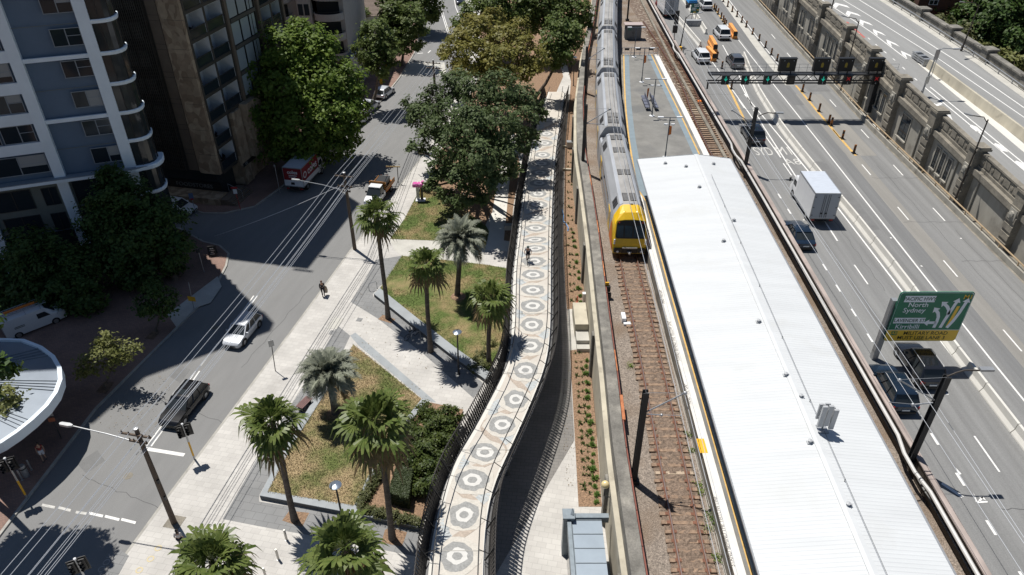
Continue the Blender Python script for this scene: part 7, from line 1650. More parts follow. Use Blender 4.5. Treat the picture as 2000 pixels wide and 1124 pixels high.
rmp = thing('cycle_ramp', 'curving elevated cycle ramp paved with a pattern of grey and white eyes', 'ramp', (LL[30].x+1.5,50,0))
D = Vector((0,0,1)); mb = MB()
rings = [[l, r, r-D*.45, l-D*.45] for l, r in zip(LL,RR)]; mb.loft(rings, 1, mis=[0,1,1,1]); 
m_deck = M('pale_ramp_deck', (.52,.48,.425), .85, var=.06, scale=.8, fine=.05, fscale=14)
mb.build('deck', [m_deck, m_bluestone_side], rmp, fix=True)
for W_ in (LL, RR):
    mb = MB(); sg = 1 if W_ is LL else -1
    for i in range(len(W_)-1):
        a, b = W_[i], W_[i+1]; e = Vector((sg*(.28 if W_ is LL else .12),0,0)); mb.poly([a+D*.004,a+e+D*.004,b+e+D*.004,b+D*.004] if sg > 0 else [a+e+D*.004,a+D*.004,b+D*.004,b+e+D*.004])
    mb.build('edge_kerb', m_white_conc, rmp)
pm = MB()
for k in range(6,len(LL)-8,9):
    for q in (LL[k]+Vector((.5,0,0)), RR[k]-Vector((.5,0,0))):
        if zr_(q.y) > .9: pm.tube([(q.x,q.y,0),(q.x,q.y,zr_(q.y)-.46)], .16, 8)
pm.build('column', m_bluestone_side, rmp)
# mosaic: eyes inside waving bands
mc = [m_deck, M('mosaic_grey',(.285,.285,.275),.85,var=.12,scale=4,fine=.15,fscale=9), M('mosaic_white',(.58,.57,.54),.85,var=.06,scale=5), M('mosaic_beige',(.41,.345,.285),.85,var=.1,scale=4,fine=.12,fscale=9), M('mosaic_blue',(.43,.455,.455),.85,var=.1,scale=4,fine=.12,fscale=9), M('mosaic_cream',(.53,.5,.445),.85,var=.06,scale=3,fine=.08,fscale=9)]
eyes = [(890,1087,55),(907,1006,38),(920,938,42),(945,884,40),(985,830,40),(1014,781,38),(1027,724,42),(1035,676,36),(1038,635,32),(1040,598,33),(1041,567,30),(1041,537,32),(1042,511,32),(1045,486,30),(1044,469,28),(1045,446,28),(1046,427,27),(1048,400,25),(1050,379,23),(1051,358,22),(1053,338,22),(1056,320,20),(1058,303,20),(1062,280,19),(1066,262,18),(1072,235,17)]
CE = [onr(x,y) for x,y,_ in eyes]
def edge_x(W_, y): return interp([(p.y,p.x) for p in W_], y)
mz = MB(); random.seed(11)
def blob(c, rx, ry, ang, lay, mi, n=20, jag=.1):
    pts = []
    for j in range(n):
        a = 2*math.pi*j/n; r = 1+random.uniform(-jag,jag); x, y = rx*r*math.cos(a), ry*r*math.sin(a)
        X, Y = c.x+x*math.cos(ang)-y*math.sin(ang), c.y+x*math.sin(ang)+y*math.cos(ang)
        X = min(max(X, edge_x(LL,Y)+.3), edge_x(RR,Y)-.14); pts.append((X,Y,zr_(Y)+.004+lay*.0045))
    mz.poly(pts, mi)
def band(side, lay, mi, wd, amp, ph):
    """a ribbon that weaves between the eyes, crossing the deck after each one"""
    P_ = []
    for i in range(len(CE)-1):
        for k in range(14):
            f = i+k/14; y = lerp(CE[i].y,CE[i+1].y,k/14); mid = (edge_x(LL,y)+.28+edge_x(RR,y)-.12)/2; half = (edge_x(RR,y)-edge_x(LL,y)-.4)/2
            P_.append(Vector((mid+side*half*amp*math.cos(math.pi*(f+ph)), y)))
    for i in range(len(P_)-1):
        a, b = P_[i], P_[i+1]; d = (b-a).normalized(); n = Vector((-d.y,d.x))*wd/2; q = []
        for p, s in ((a,-1),(b,-1),(b,1),(a,1)):
            X, Y = p.x+n.x*s, p.y+n.y*s; X = min(max(X, edge_x(LL,Y)+.29), edge_x(RR,Y)-.13); q.append((X,Y,zr_(Y)+.004+lay*.0045))
        mz.poly(q[::-1] if (Vector(q[1])-Vector(q[0])).cross(Vector(q[2])-Vector(q[0])).z < 0 else q, mi)
band(1, 1, 4, .75, .84, .35); band(-1, 2, 3, .55, .8, .0)
for i, (c, (x, y, r)) in enumerate(zip(CE, eyes)):
    sp = min(abs(CE[i].y-CE[j].y) for j in (i-1,i+1) if 0 <= j < len(CE))*.5
    half = (edge_x(RR,c.y)-edge_x(LL,c.y)-.4)/2; ang = random.uniform(-.15,.15); rx, ry = half*random.uniform(.68,.8), min(sp*random.uniform(.68,.78),1.0)
    c = c.copy(); c.x = lerp(c.x,(edge_x(LL,c.y)+.28+edge_x(RR,c.y)-.12)/2,.5)
    blob(c, rx*1.42, ry*1.32, ang, 3, 5); blob(c, rx*.98, ry*.98, ang, 4, 1); blob(c, rx*.58, ry*.56, ang, 5, 2); blob(c, rx*.3, ry*.28, ang, 6, 1, 14)
MOS = mz.build('mosaic_pattern', mc, rmp)
bm = bmesh.new(); bm.from_mesh(MOS.data)
for fc in bm.faces:
    if fc.normal.z < 0: fc.normal_flip()
bm.to_mesh(MOS.data); bm.free()
# outward leaning slatted screens with inner handrails
def screen(W_, sg, label):
    t = thing('ramp_screen', label, 'screen', (W_[40].x,W_[40].y,zr_(W_[40].y)))
    arc = [0]; 
    for a, b in zip(W_, W_[1:]): arc.append(arc[-1]+(b-a).length)
    tab = [[(arc[i],W_[i][k]) for i in range(len(W_))] for k in range(3)]
    pt = lambda s: Vector((interp(tab[0],s),interp(tab[1],s),interp(tab[2],s)))
    nn = lambda s: (lambda d: Vector((-d.y,d.x,0))*sg)((pt(s+.3)-pt(s-.3)).normalized())
    mb = MB(); s = .4; cnt_ = 0
    while s < arc[-1]-.4:
        p = pt(s); n = nn(s); d = (pt(s+.1)-pt(s-.1)).normalized()
        k_ = .72 if cnt_ % 2 else 1.0; mb.bar(p+n*.12-D*.55+d*.05, p+n*(.12+.5*k_)+D*(-.55+1.8*k_)-d*.06, .045, .1); s += .135; cnt_ += 1
    mb.build('slat', m_slat, t)
    N_ = 90
    for nm, o, z, r, mm in (('bottom_rail',.14,-.5,.045,m_slat),('top_rail',.6,1.2,.035,m_slat),('middle_rail',.36,.35,.03,m_slat),('handrail',-.32 if sg < 0 or True else 0,1.0,.035,m_dsteel)):
        mb = MB(); mb.tube([pt(s)+nn(s)*o+D*z for s in np.linspace(.5,arc[-1]-.5,N_)], r, 6); mb.build(nm, mm, t)
    for s in np.arange(1,arc[-1]-1,2.2):
        mb = MB(); p = pt(s); n = nn(s); mb.bar(p+n*.02, p+n*.55+D*1.15, .05, .09); mb.bar(p+n*.28+D*.55, p-n*.3+D*.95, .03, .04); mb.build('post', m_dsteel, t)
    mb = MB()
    for i in range(0,len(W_)-1): a, b = W_[i], W_[i+1]; n = nn(arc[i]); mb.poly([a-D*.1,b-D*.1,b+n*.3-D*.35,a+n*.3-D*.35])
    mb.build('gutter_strip', M('grey_gutter_brick',(.2,.2,.2),.8,var=.15,scale=4) if 'grey_gutter_brick' not in bpy.data.materials else bpy.data.materials['grey_gutter_brick'], t, fix=True)
screen(LL, 1, 'dark slatted screen along the palm tree side of the cycle ramp')
screen(RR, -1, 'dark slatted screen along the railway side of the cycle ramp')

for k in range(6,len(LL)-4,8):
    mb = MB(); a, b = LL[k], RR[k]; z = Vector((0,0,.034)); o = Vector((0,.02,0)); mb.poly([a-o+z,b-o+z,b+o+z,a+o+z]); mb.build('deck_joint', m_kerb, rmp)
# ================================================================== STREET FURNITURE AND WIRES
SVv, SPv = Vector((math.sin(SA),math.cos(SA),0)), Vector((math.cos(SA),-math.sin(SA),0))
def util_pole(label, base, H, arms, lamp=None, plate=True):
    b = Vector(base); t = thing('utility_pole', label, 'utility pole', b)
    mb = MB(); mb.tube([b,b+Vector((0,0,H*.5)),b+Vector((0,0,H))], [.2,.17,.13], 10); mb.build('pole', m_timber, t, smooth=True)
    mb = MB(); mb.lathe([(.16,0),(.15,.06),(.001,.1)], b+Vector((0,0,H)), 10); mb.build('pole_cap', m_steel, t)
    for z, w in arms:
        mb = MB(); c = b+Vector((0,0,z))-SVv*.18; mb.bar(c-SPv*w, c+SPv*w, .1, .12)
        for q in (-.92,-.45,.45,.92): mb.lathe([(.03,.06),(.05,.12),(.02,.2),(.001,.22)], c+SPv*w*q, 6)
        mb.build('crossarm', m_timber, t)
    if lamp:
        z, L, up = lamp; a = b+Vector((0,0,z)); e = a-SPv*L+Vector((0,0,up)); mb = MB(); mb.tube([a,a-SPv*L*.5+Vector((0,0,up*.65)),e], [.045,.04,.035], 6); ar = mb.build('lamp_arm', m_steel, t)
        mb = MB(); mb.loft([[e-SPv*f+SVv*s*w_+Vector((0,0,zz)) for s, zz in ((-1,-.04),(1,-.04),(.8,.08),(-.8,.08))] for f, w_ in ((-.1,.06),(.15,.16),(.7,.14),(.8,.06))]); mb.build('lamp_head', m_steel, t, fix=True)
    mb = MB()
    for z, r in ((H*.3,.26),(H*.48,.24)): mb.cbox(b+Vector((.15,-.12,z)), .14,.14,.3)
    mb.build('junction_box', m_dsteel, t); return t
b1p = at(340,1021,PZ); H1 = aty(262,838,b1p.y).z-PZ
util_pole('leaning timber utility pole with a street lamp over the near road crossing', b1p, H1, [(H1-.35,1.0),(H1-.9,.6)], (H1-1.25,4.6,.55))
b2p = at(693,487,PZ); H2 = aty(665,338,b2p.y).z-PZ
util_pole('timber utility pole with crossarms and street lamp beside the far palm', b2p, H2, [(H2-.3,.95),(H2-1.4,.75),(H2-1.9,.5)], (H2-2.0,4.9,.7))
b3p = at(849,168,PZ); H3 = aty(847,118,b3p.y).z-PZ
util_pole('far timber utility pole poking up between the street trees', b3p, H3, [(H3-.4,1.2),(H3-1.2,1.2)])
PB = [b3p+SVv*30+Vector((-1,0,H3-.3)), b3p+Vector((0,0,H3-.3)), b2p+Vector((0,0,H2-.2)), b1p+Vector((0,0,H1-.25)), b1p-SVv*34+Vector((0,0,H1-.25))]
def sag(a, b, s, n=14): return [a.lerp(b,i/n)+Vector((0,0,-s*4*(i/n)*(1-i/n))) for i in range(n+1)]
for i in range(4):
    a, b = PB[i], PB[i+1]; mb = MB()
    for off, dz in ((-.9,0),(-.42,0),(.42,0),(.88,0),(-.5,-1.15),(-.15,-1.4),(.2,-1.25),(.5,-1.05)):
        mb.tube(sag(a+SPv*off+Vector((0,0,dz)), b+SPv*off+Vector((0,0,dz)), .35)[1:-1] if False else sag(a+SPv*off+Vector((0,0,dz)), b+SPv*off+Vector((0,0,dz)), .35), .02, 4, 0 if dz == 0 or off > 0 else 1)
    tag(mb.build('overhead_wires', [m_palewire, m_palewire]), ['bundle of overhead wires beyond the farthest utility pole','bundle of overhead wires between the far pole and the pole beside the palm','bundle of overhead wires running above the road to the near leaning pole','bundle of overhead wires leaving the lower left corner of the view'][i], 'cable')
wires('guy_wire','single pale wire stretched from the middle pole down to the corner kerb',[sag(b2p+Vector((0,0,H2-1.1)), at(424,481,PZ)+Vector((0,0,1.2)), .25)], m_palewire, .022)
def sagq(): pass
def traffic_light(label, base, H, rz=0, yel=True):
    b = Vector(base); t = thing('traffic_light', label, 'traffic light', b)
    mb = MB(); mb.tube([b,b+Vector((0,0,H))], .06, 8); mb.build('pole', m_steel, t)
    if yel: mb = MB(); mb.tube([b+Vector((0,0,.35)),b+Vector((0,0,1.75))], .066, 8); mb.build('yellow_sleeve', m_yellow, t)
    mb = MB(); mb.lathe([(.08,0),(.08,.1),(.001,.14)], b+Vector((0,0,H)), 8); mb.build('cap', m_white_p, t)
    for k, (dx, dy) in enumerate(((-.22,-.12),(.22,.15))):
        c = b+Vector((dx,dy,H-.55)); mb = MB(); mb.cbox(c, .3,.24,.95, rz); mb.cbox(c+Vector((0,0,0)), .5,.03,1.15, rz); hd = mb.build('signal_head', m_black, t)
        mb = MB()
        for q in (-.28,0,.28): mb.tube([c+Vector((0,-.1,q)),c+Vector((0,-.3,q-.02))], .1, 8, caps=False)
        mb.build('visor', m_black, hd)
    return t
tb = at(380,897,PZ); traffic_light('traffic light with yellow sleeve on the right kerb before the stop line', tb, aty(357,830,tb.y).z-PZ, .4)
tb = at(53,973,PZ); traffic_light('traffic light with yellow sleeve on the shaded red brick footpath', tb, aty(7,897,tb.y).z-PZ, .4)
q = at(148,1096,3.9); traffic_light('traffic light cut off by the bottom edge in the tree shadow', (q.x,q.y,PZ), 3.9, .4)
def sign_post(name, label, base, top, plates, m=m_dsteel):
    b = Vector(base); tp = Vector(top); t = thing(name, label, 'sign', b); mb = MB(); mb.tube([b,tp], .035, 6); mb.build('post', m, t)
    for f, w_, h_, mm, rz in plates:
        mb = MB(); mb.cbox(b.lerp(tp,f)+Vector((0,-.06,0)), w_, .03, h_, rz); mb.build('sign_plate', mm, t)
m_blues = M('sign_blue',(.1,.16,.3),.5); m_reds = M('sign_red',(.4,.03,.03),.5)
def spost(label, bpx, tpx, plates, m=m_dsteel, z=PZ): b = at(*bpx,z); sign_post('street_sign', label, b, aty(tpx[0],tpx[1],b.y), plates, m)
spost('grey backed sign on a thin post by the kerb of the pale paving',(538,725),(529,664),[(.9,.42,.62,m_steel,.5)])
spost('blue and red sign post beside the FOODSTORES shop front',(384,421),(372,378),[(.88,.45,.7,m_blues,.3),(.75,.3,.2,m_reds,.3)],m_steel)
spost('white notice sign on a dark red post near the shop steps',(470,410),(457,366),[(.98,.7,.18,m_reds,.1),(.82,.42,.55,m_white_p,.1)],m_reds)
spost('small dark sign on a pale pole at the rounded corner kerb',(399,532),(386,487),[(.93,.35,.4,m_dsteel,.4)],m_steel)
spost('two plate sign post under the rim of the round awning',(120,857),(94,804),[(.93,.5,.45,m_steel,.3),(.72,.42,.36,M('rust_sign',(.3,.1,.05),.6),.3)])
spost('bus stop sign in front of the terrace by the parked cars',(745,166),(743,136),[(.9,.5,1.0,m_white_p,.2),(.55,.3,.25,m_reds,.2),(.22,.45,.9,m_yellow,.2)],m_steel)
spost('yellow warning sign on the shaded brick pavement at the driveway',(379,604),(368,552),[(.4,.75,.5,m_yellow,-.2)],m_steel)
spost('yellow sign near the far left kerb under the trees',(758,149),(757,124),[(.9,.6,.5,m_yellow,0)],m_steel)
spost('thin post beside the delivery truck on the corner footpath',(547,378),(536,322),[(.97,.2,.2,m_steel,0)],m_steel)
# T shaped bracket sign
b = at(778,358,PZ); tp = aty(776,326,b.y); t = thing('street_sign', 'T shaped pale yellow banner bracket on a post beyond the utility truck', 'sign', b); mb = MB(); mb.tube([b,tp], .05, 6); mb.build('post', m_dsteel, t)
mb = MB(); mb.cbox(tp-Vector((.5,0,0)), 1.7,.06,.14,-.05); mb.build('crossbar', M('pale_yellow_bar',(.55,.42,.2),.6), t)
# lamp posts with disc tops
def disc_lamp(label, base, top, r=.36):
    b = Vector(base); tp = Vector(top); t = thing('disc_lamp', label, 'street lamp', b, 0, 'disc topped park lamps'); mb = MB(); mb.tube([b,tp], [.075,.055], 8); mb.lathe([(.13,0),(.12,.1),(.07,.14)], b, 10); mb.build('pole', m_dsteel, t)
    mb = MB(); mb.lathe([(.001,-.12),(.12,-.1),(r*.9,-.03),(r,.0),(r*.7,.05),(.001,.09)], tp, 20); mb.build('disc_shade', M('lamp_disc_steel',(.3,.35,.42),.25,.7) if 'lamp_disc_steel' not in bpy.data.materials else bpy.data.materials['lamp_disc_steel'], t, smooth=True)
b = at(896,731,PZ); disc_lamp('disc topped lamp post on the paving beside the retaining kerb', b, aty(893,649,b.y))
b = at(667,1004,PZ); disc_lamp('disc topped lamp post at the long kerb of the near lawn', b, aty(655,948,b.y), .4)
b = at(1120,168,PZ); disc_lamp('disc topped lamp post beside the far end of the cycle ramp', b, aty(1121,112,b.y), .5)
def bollard(label, base, r=.07, h=.95, grp=None, m=None):
    b = Vector(base); t = thing('bollard', label, 'bollard', b, 0, grp); mb = MB(); mb.lathe([(r,0),(r,h-.05),(r*.8,h),(.001,h)], b, 12); mb.build('post', m or M('brushed_bollard',(.5,.48,.44),.4,.5) if 'brushed_bollard' not in bpy.data.materials else (m or bpy.data.materials['brushed_bollard']), t, smooth=True)
    mb = MB(); mb.lathe([(r*1.5,0),(r*1.5,.02),(r*1.01,.025)], b, 12); mb.build('collar', m_steel, t)
G = 'silver bollards on the pale plaza'
for px, lb in (((560,1055),'farthest of the silver bollards on the pale plaza'),((544,1093),'middle one of the silver bollards on the pale plaza'),((520,1130),'silver bollard cut by the bottom edge of the view')): bollard(lb, at(*px,PZ), .075, 1.0, G)
for px, lb, r in (((62,918),'thin grey bollard nearest the walking person in shade',.06),((44,938),'thin grey bollard nearest the shaded traffic light',.06)): bollard(lb, at(*px,PZ), r, 1.0, 'grey bollards on the shaded brick footpath', m_steel)
b = at(52,930,PZ); t = thing('litter_bin','grey cylindrical bin between the two thin bollards','bin',b); mb = MB(); mb.lathe([(.2,0),(.22,.95),(.19,1.05),(.001,1.08)], b, 14); mb.build('body', m_steel, t, smooth=True); mb = MB(); mb.lathe([(.225,.75),(.23,.8),(.225,.85)], b, 14); mb.build('band', m_dsteel, t)
b = at(417,499,PZ); t = thing('sandwich_board','black sandwich board with white writing on the corner brick pavement','sandwich board',b,.25)
for s in (-1,1):
    mb = MB(); mb.loft([[(-.4,s*.3,.02),(.4,s*.3,.02),(.4,s*.02,1.1),(-.4,s*.02,1.1)],[(-.4,s*.34,.02),(.4,s*.34,.02),(.4,s*.06,1.1),(-.4,s*.06,1.1)]]); p_ = mb.build('panel', m_black, t, local=True, fix=True)
    if s < 0:
        mb = MB()
        for k in range(4): z = .3+.18*k; w_ = (.22,.14,.25,.18)[k]; y = -.34+.28*(z-.02)/1.08-.012; mb.box(-w_,w_,y-.006,y,z,z+.04)
        mb.build('small_print', m_white_p, p_, local=True)
# benches on the near lawn edge
m_bench = M('red_brown_bench',(.13,.055,.05),.5,var=.15,scale=2)
for pa, pb, lb in (((586,806),(606,786),'red brown bench beside the leaning blue palm'),((642,724),(652,705),'red brown bench mostly hidden by the blue palm crown')):
    a, b = at(*pa,PZ), at(*pb,PZ); d = (b-a).normalized(); n = Vector((-d.y,d.x,0)); t = thing('park_bench', lb, 'bench', a.lerp(b,.5), 0, 'benches on the near lawn edge')
    mb = MB()
    for k in range(5): o = n*(-.26+.13*k); mb.bar(a+o+Vector((0,0,.52)), b+o+Vector((0,0,.52)), .11, .05)
    mb.build('seat', m_bench, t)
    for f in (.12,.88):
        c = a.lerp(b,f); mb = MB(); mb.bar(c-n*.24+Vector((0,0,.25)), c+n*.24+Vector((0,0,.25)), .08, .48); mb.build('leg', m_dsteel, t)
# bicycles
def bicycle(name, label, loc, rz, lean=0, m=m_dsteel):
    t = thing(name, label, 'bicycle', loc, rz)
    R = Matrix.Rotation(lean,3,'Y'); X = lambda p: R @ Vector(p)
    for y in (-.52,.52):
        mb = MB(); pts = [X((0,y+.33*math.cos(a),.34+.33*math.sin(a))) for a in np.linspace(0,2*math.pi,19)]; mb.tube(pts, .022, 5, caps=False); wh = mb.build('wheel', m_rubber, t, local=True)
        mb = MB()
        for a in np.linspace(0,math.pi,6)[:-1]: mb.bar(X((0,y+.32*math.cos(a),.34+.32*math.sin(a))), X((0,y-.32*math.cos(a),.34-.32*math.sin(a))), .005, .005)
        mb.build('spoke', m_steel, wh, local=True)
    mb = MB()
    for a, b in (((0,-.52,.34),(0,-.05,.3)),((0,-.05,.3),(0,-.18,.85)),((0,-.18,.8),(0,.36,.85)),((0,-.05,.3),(0,.38,.78)),((0,-.52,.34),(0,-.18,.8)),((0,.36,.95),(0,.52,.34))): mb.tube([X(a),X(b)], .02, 6)
    mb.build('frame', m, t, local=True)
    mb = MB(); mb.cbox(X((0,-.2,.93)), .14,.26,.06); mb.build('saddle', m_black, t, local=True)
    mb = MB(); mb.tube([X((-.3,.28,1.0)),X((-.1,.38,1.0)),X((.1,.38,1.0)),X((.3,.28,1.0))], .016, 6); mb.tube([X((0,.36,.92)),X((0,.37,1.0))], .02, 6); mb.build('handlebar', m_black, t, local=True)
    mb = MB(); mb.lathe([(.001,-.01),(.09,-.01),(.09,.01),(.001,.01)], X((.05,-.05,.3)), 10, axis='X'); mb.box(.06,.16,-.1,-.02,.16,.19); mb.box(-.16,-.06,0,.08,.42,.45); mb.build('pedal', m_steel, t, local=True); return t
a, b = at(789,669,PZ), at(818,651,PZ); d = b-a; bicycle('parked_bicycle','dark bicycle parked in palm shadow beside the retaining kerb', a.lerp(b,.5), math.atan2(d.y,d.x)-math.pi/2, .12)
for px, lb in (((813,664),'steel bike hoop next to the parked bicycle'),((729,566),'steel bike hoop at the corner of the upper lawn kerb')):
    c = at(*px,PZ); t = MB(); t.tube([c+Vector((-.35,-.2,0)),c+Vector((-.35,-.2,.7)),c+Vector((-.25,-.15,.82)),c+Vector((.25,.15,.82)),c+Vector((.35,.2,.7)),c+Vector((.35,.2,0))], .03, 6); tag(t.build('bike_hoop', m_steel), lb, 'bike rack')
# pink topped sign stand and silver sculpture
b = at(821,391,PZ); t = thing('pink_display','pink quilted box on white and yellow posts beside the brown verge','display stand',b)
mb = MB(); mb.box(b.x-.5,b.x+.6,b.y-.5,b.y+.3,PZ,PZ+.12); mb.build('base', m_white_p, t)
mb = MB(); mb.box(b.x+.15,b.x+.35,b.y-.12,b.y+.08,PZ+.12,PZ+1.75); mb.build('black_post', m_dsteel, t); mb = MB(); mb.box(b.x+.05,b.x+.149,b.y-.13,b.y+.09,PZ+.12,PZ+1.7); mb.build('yellow_post', M('tan_post',(.45,.3,.1),.6), t)
mb = MB(); mb.box(b.x-.4,b.x-.05,b.y-.1,b.y+.06,PZ+.12,PZ+1.7); mb.build('white_panel', m_steel, t)
m_pink = M('pink_quilt',(.55,.08,.32),.7,c2=(.75,.5,.62),scale=5,thr=(.55,.6),detail=0)
mb = MB(); c = b+Vector((-.15,0,1.95)); mb.loft([[c+Vector((x*k,y*k,z)) for x,y in ((-.6,-.35),(.55,-.35),(.6,.35),(-.6,.35))] for z,k in ((-.2,.9),(-.1,1),(.12,1),(.24,.8))]); mb.build('pink_box', m_pink, t, fix=True)
mb = MB(); mb.cbox(b+Vector((.42,.1,2.2)), .3,.3,.34); mb.build('pink_knob', M('pink_plain',(.6,.12,.38),.7), t)
b = at(913,420,.2); t = thing('loop_sculpture','tall polished steel double loop sculpture in front of the fig tree','sculpture',b); m_chrome = M('polished_steel',(.6,.61,.62),.15,.95)
hs = aty(911,372,b.y).z-.2
for k, (dx, hh) in enumerate(((-.18,.98),(.2,.85))):
    mb = MB(); mb.tube([b+Vector((dx-.16,0,0)),b+Vector((dx-.16,0,hs*hh*.85)),b+Vector((dx-.08,0,hs*hh*.97)),b+Vector((dx+.08,0,hs*hh*.97)),b+Vector((dx+.16,0,hs*hh*.85)),b+Vector((dx+.16,0,0))], .06, 8); mb.build('loop', m_chrome, t, smooth=True)
mb = MB(); mb.cbox(b+Vector((0,0,hs*.6)), .75,.2,.12); mb.build('cross_band', m_chrome, t)
# shelter roof at the bottom by the retaining wall, globe lamp, stair, small boxes
Z3 = 3.4; q = [at(1103,1004,Z3), at(1205,1012,Z3), at(1213,1140,Z3), at(1107,1140,Z3)]
sh = thing('stair_shelter','blue grey metal roofed shelter against the retaining wall at the bottom edge','shelter',((q[0].x+q[1].x)/2,q[0].y-1,PZ))
xl, xr_, yt = q[0].x, 5.85, q[0].y; m_sh = M('blue_grey_sheet',(.27,.32,.37),.45,.2,var=.06); m_shd = M('grey_shelter_trim',(.2,.235,.26),.5,.2,var=.15,scale=3)
mb = MB()
for k in range(9): y = yt-.5-k*.98; mb.box(xl+.42,xr_-.45,y-.95,y,Z3-.1,Z3+.02-.004*(k%2))
rfo = mb.build('roof', m_sh, sh)
mb = MB()
for k in range(10): y = yt-.5-k*.98+.004; mb.box(xl+.42,xr_-.45,y-.02,y+.02,Z3+.021,Z3+.06)
mb.build('seam', m_shd, rfo)
mb = MB(); mb.box(xl+.1,xl+.34,yt-9,yt-.3,Z3-.5,Z3+.2); mb.box(xl+.341,xl+.41,yt-9,yt-.5,Z3-.1,Z3+.05); mb.box(xl+.36,xr_,yt-.42,yt-.1,Z3-.3,Z3+.18); mb.build('parapet_beam', m_shd, sh)
mb = MB(); mb.box(xl-.1,xl+.5,yt-.62,yt+.0,PZ,Z3+.3); mb.box(xl-.16,xl+.56,yt-.68,yt+.06,Z3+.301,Z3+.42); mb.add([(xl+.3,yt-.4,Z3+.421),(xl+.52,yt-.5,Z3+.421),(xl+.52,yt-.1,Z3+.421),(xl+.42,yt-.12,Z3+.7),(xl+.5,yt-.45,Z3+.5)], [(0,1,4),(0,4,3),(1,2,3,4),(2,0,3)]); mb.build('corner_pier', m_shd, sh)
mb = MB(); mb.box(xl+.2,xl+.3,yt-9,yt-.7,PZ,Z3-.51); mb.build('side_panel', m_glass, sh)
g = at(1182,948,4.7); gx = wallx(g.y); t = thing('globe_lamp','pale yellow globe lamp on a bracket above the bark bed end','lamp',(gx,g.y,3.6)); mb = MB(); mb.tube([(gx,g.y,3.6),(g.x,g.y,3.7),(g.x,g.y,4.5)], .035, 6); mb.build('bracket', m_dsteel, t); mb = MB(); mb.sphere((g.x,g.y,4.75), .26, 14, 9); mb.build('globe', M('opal_yellow_globe',(.72,.58,.3),.3,coat=.4), t, smooth=True)
p0, p1 = at(1124,675,PZ), at(1150,602,PZ); t = thing('concrete_stair','pale concrete stair block against the retaining wall beside the path','stair',(p0.x,p0.y,PZ)); mb = MB(); mb.box(p0.x,wallx(p0.y)-.01,p0.y+1.2,p1.y-1.0,PZ,PZ+1.35); mb.build('landing', m_wallconc, t); mb = MB(); mb.box(p0.x+.05,wallx(p0.y)-.01,p0.y-.2,p0.y+1.19,PZ,PZ+.7); mb.box(p0.x+.05,wallx(p0.y)-.01,p0.y-.9,p0.y-.21,PZ,PZ+.35); mb.build('step', m_conc, t)
psheet('ribbed_landing', [(1108,604),(1125,604),(1127,683),(1112,685)], PZ+.016, m_conc)
mb = MB(); c = at(1141,590,PZ); mb.cbox(c+Vector((0,0,.5)), .35,.3,.9); mb.cbox(c+Vector((0,0,.98)), .42,.36,.06); tag(mb.build('meter_box', m_white_p), 'small white service box beside the stair block', 'box')
c = at(1113,289,PZ); mb = MB(); mb.cbox(c+Vector((0,0,.45)), .8,.6,.8); mb.cbox(c+Vector((0,0,.88)), .9,.7,.06); tag(mb.build('meter_box', m_steel), 'pale grey service box at the upper end of the bark bed', 'box')
c = at(1127,592,PZ); mb = MB(); mb.lathe([(.05,0),(.05,.7),(.001,.75)], c, 8); mb.cbox(c+Vector((0,0,.03)), .2,.2,.05); tag(mb.build('marker_post', M('bright_red',(.6,.05,.02),.5)), 'short red marker post by the stair block', 'post')
mb = MB(); mb.tube([at(x,y,PZ+.05) for x,y in ((1098,410),(1101,422),(1100,432),(1106,438),(1110,445),(1109,452))], .06, 6); tag(mb.build('hose', M('blue_hose',(.15,.3,.55),.6)), 'blue hose lying in the bark bed', 'hose')
for x0, y0, x1, y1 in ((1099,288,1123,290),(1099,333,1124,334)):
    a, b = at(x0,y0,PZ), at(x1,y1,PZ); mb = MB(); mb.bar(a+Vector((0,0,.12)), b+Vector((0,0,.12)), .25, .24); tag(mb.build('bed_edging', m_wallconc), 'pale edging across the upper bark bed, ' + ('nearer the service box' if y0 < 300 else 'nearer the train cab'), 'edging')
c = at(992,448,PZ); mb = MB(); mb.cbox(c+Vector((0,0,.25)), .8,.55,.5); mb.cbox(c+Vector((0,0,.53)), .86,.6,.06); tag(mb.build('pit_cover', m_conc), 'small pale concrete plinth beside the white path and ramp screen', 'plinth')
c = at(500+1310/4,843+1/4,PZ)
for pts in ([(322,1000),(0,0)],): pass
for (x, y, w_, h_) in ((655,632,.9,1.6),(702,625,.5,.5),(650,650,.6,.6)):
    c = at(x,y,PZ); mb = MB(); mb.cbox((c.x,c.y,PZ+.004), w_, h_, .012, -SA); tag(mb.build('access_cover', m_greypaver if w_ < .9 else m_conc), kind='structure')
p = at(341,1020,PZ); mb = MB(); mb.cbox((p.x,p.y,PZ+.003), 1.1,1.0,.012,-SA); tag(mb.build('pole_pit', m_viadtop), kind='structure')
# ================================================================== PEOPLE
m_skin = M('skin',(.42,.25,.17),.6); m_hairb = M('dark_hair',(.03,.02,.015),.6)
def skin_mesh(name, vs, es, parent, m, lvl=1):
    me = bpy.data.meshes.new(name); me.from_pydata([v[0] for v in vs], es, []); o = bpy.data.objects.new(name+'_tmp', me); COL.objects.link(o)
    sk = o.modifiers.new('skin','SKIN'); sk.use_smooth_shade = True
    for i, v in enumerate(vs): r = v[1]; me.skin_vertices[0].data[i].radius = r if isinstance(r,tuple) else (r,r)
    me.skin_vertices[0].data[0].use_root = True
    ss = o.modifiers.new('sub','SUBSURF'); ss.levels = lvl; ss.render_levels = lvl
    dg = bpy.context.evaluated_depsgraph_get(); m2 = bpy.data.meshes.new_from_object(o.evaluated_get(dg)); bpy.data.objects.remove(o); bpy.data.meshes.remove(me)
    m2.name = name; m2.materials.clear(); m2.materials.append(m); m2.shade_smooth()
    ob = bpy.data.objects.new(name, m2); COL.objects.link(ob); ob.parent = parent; return ob
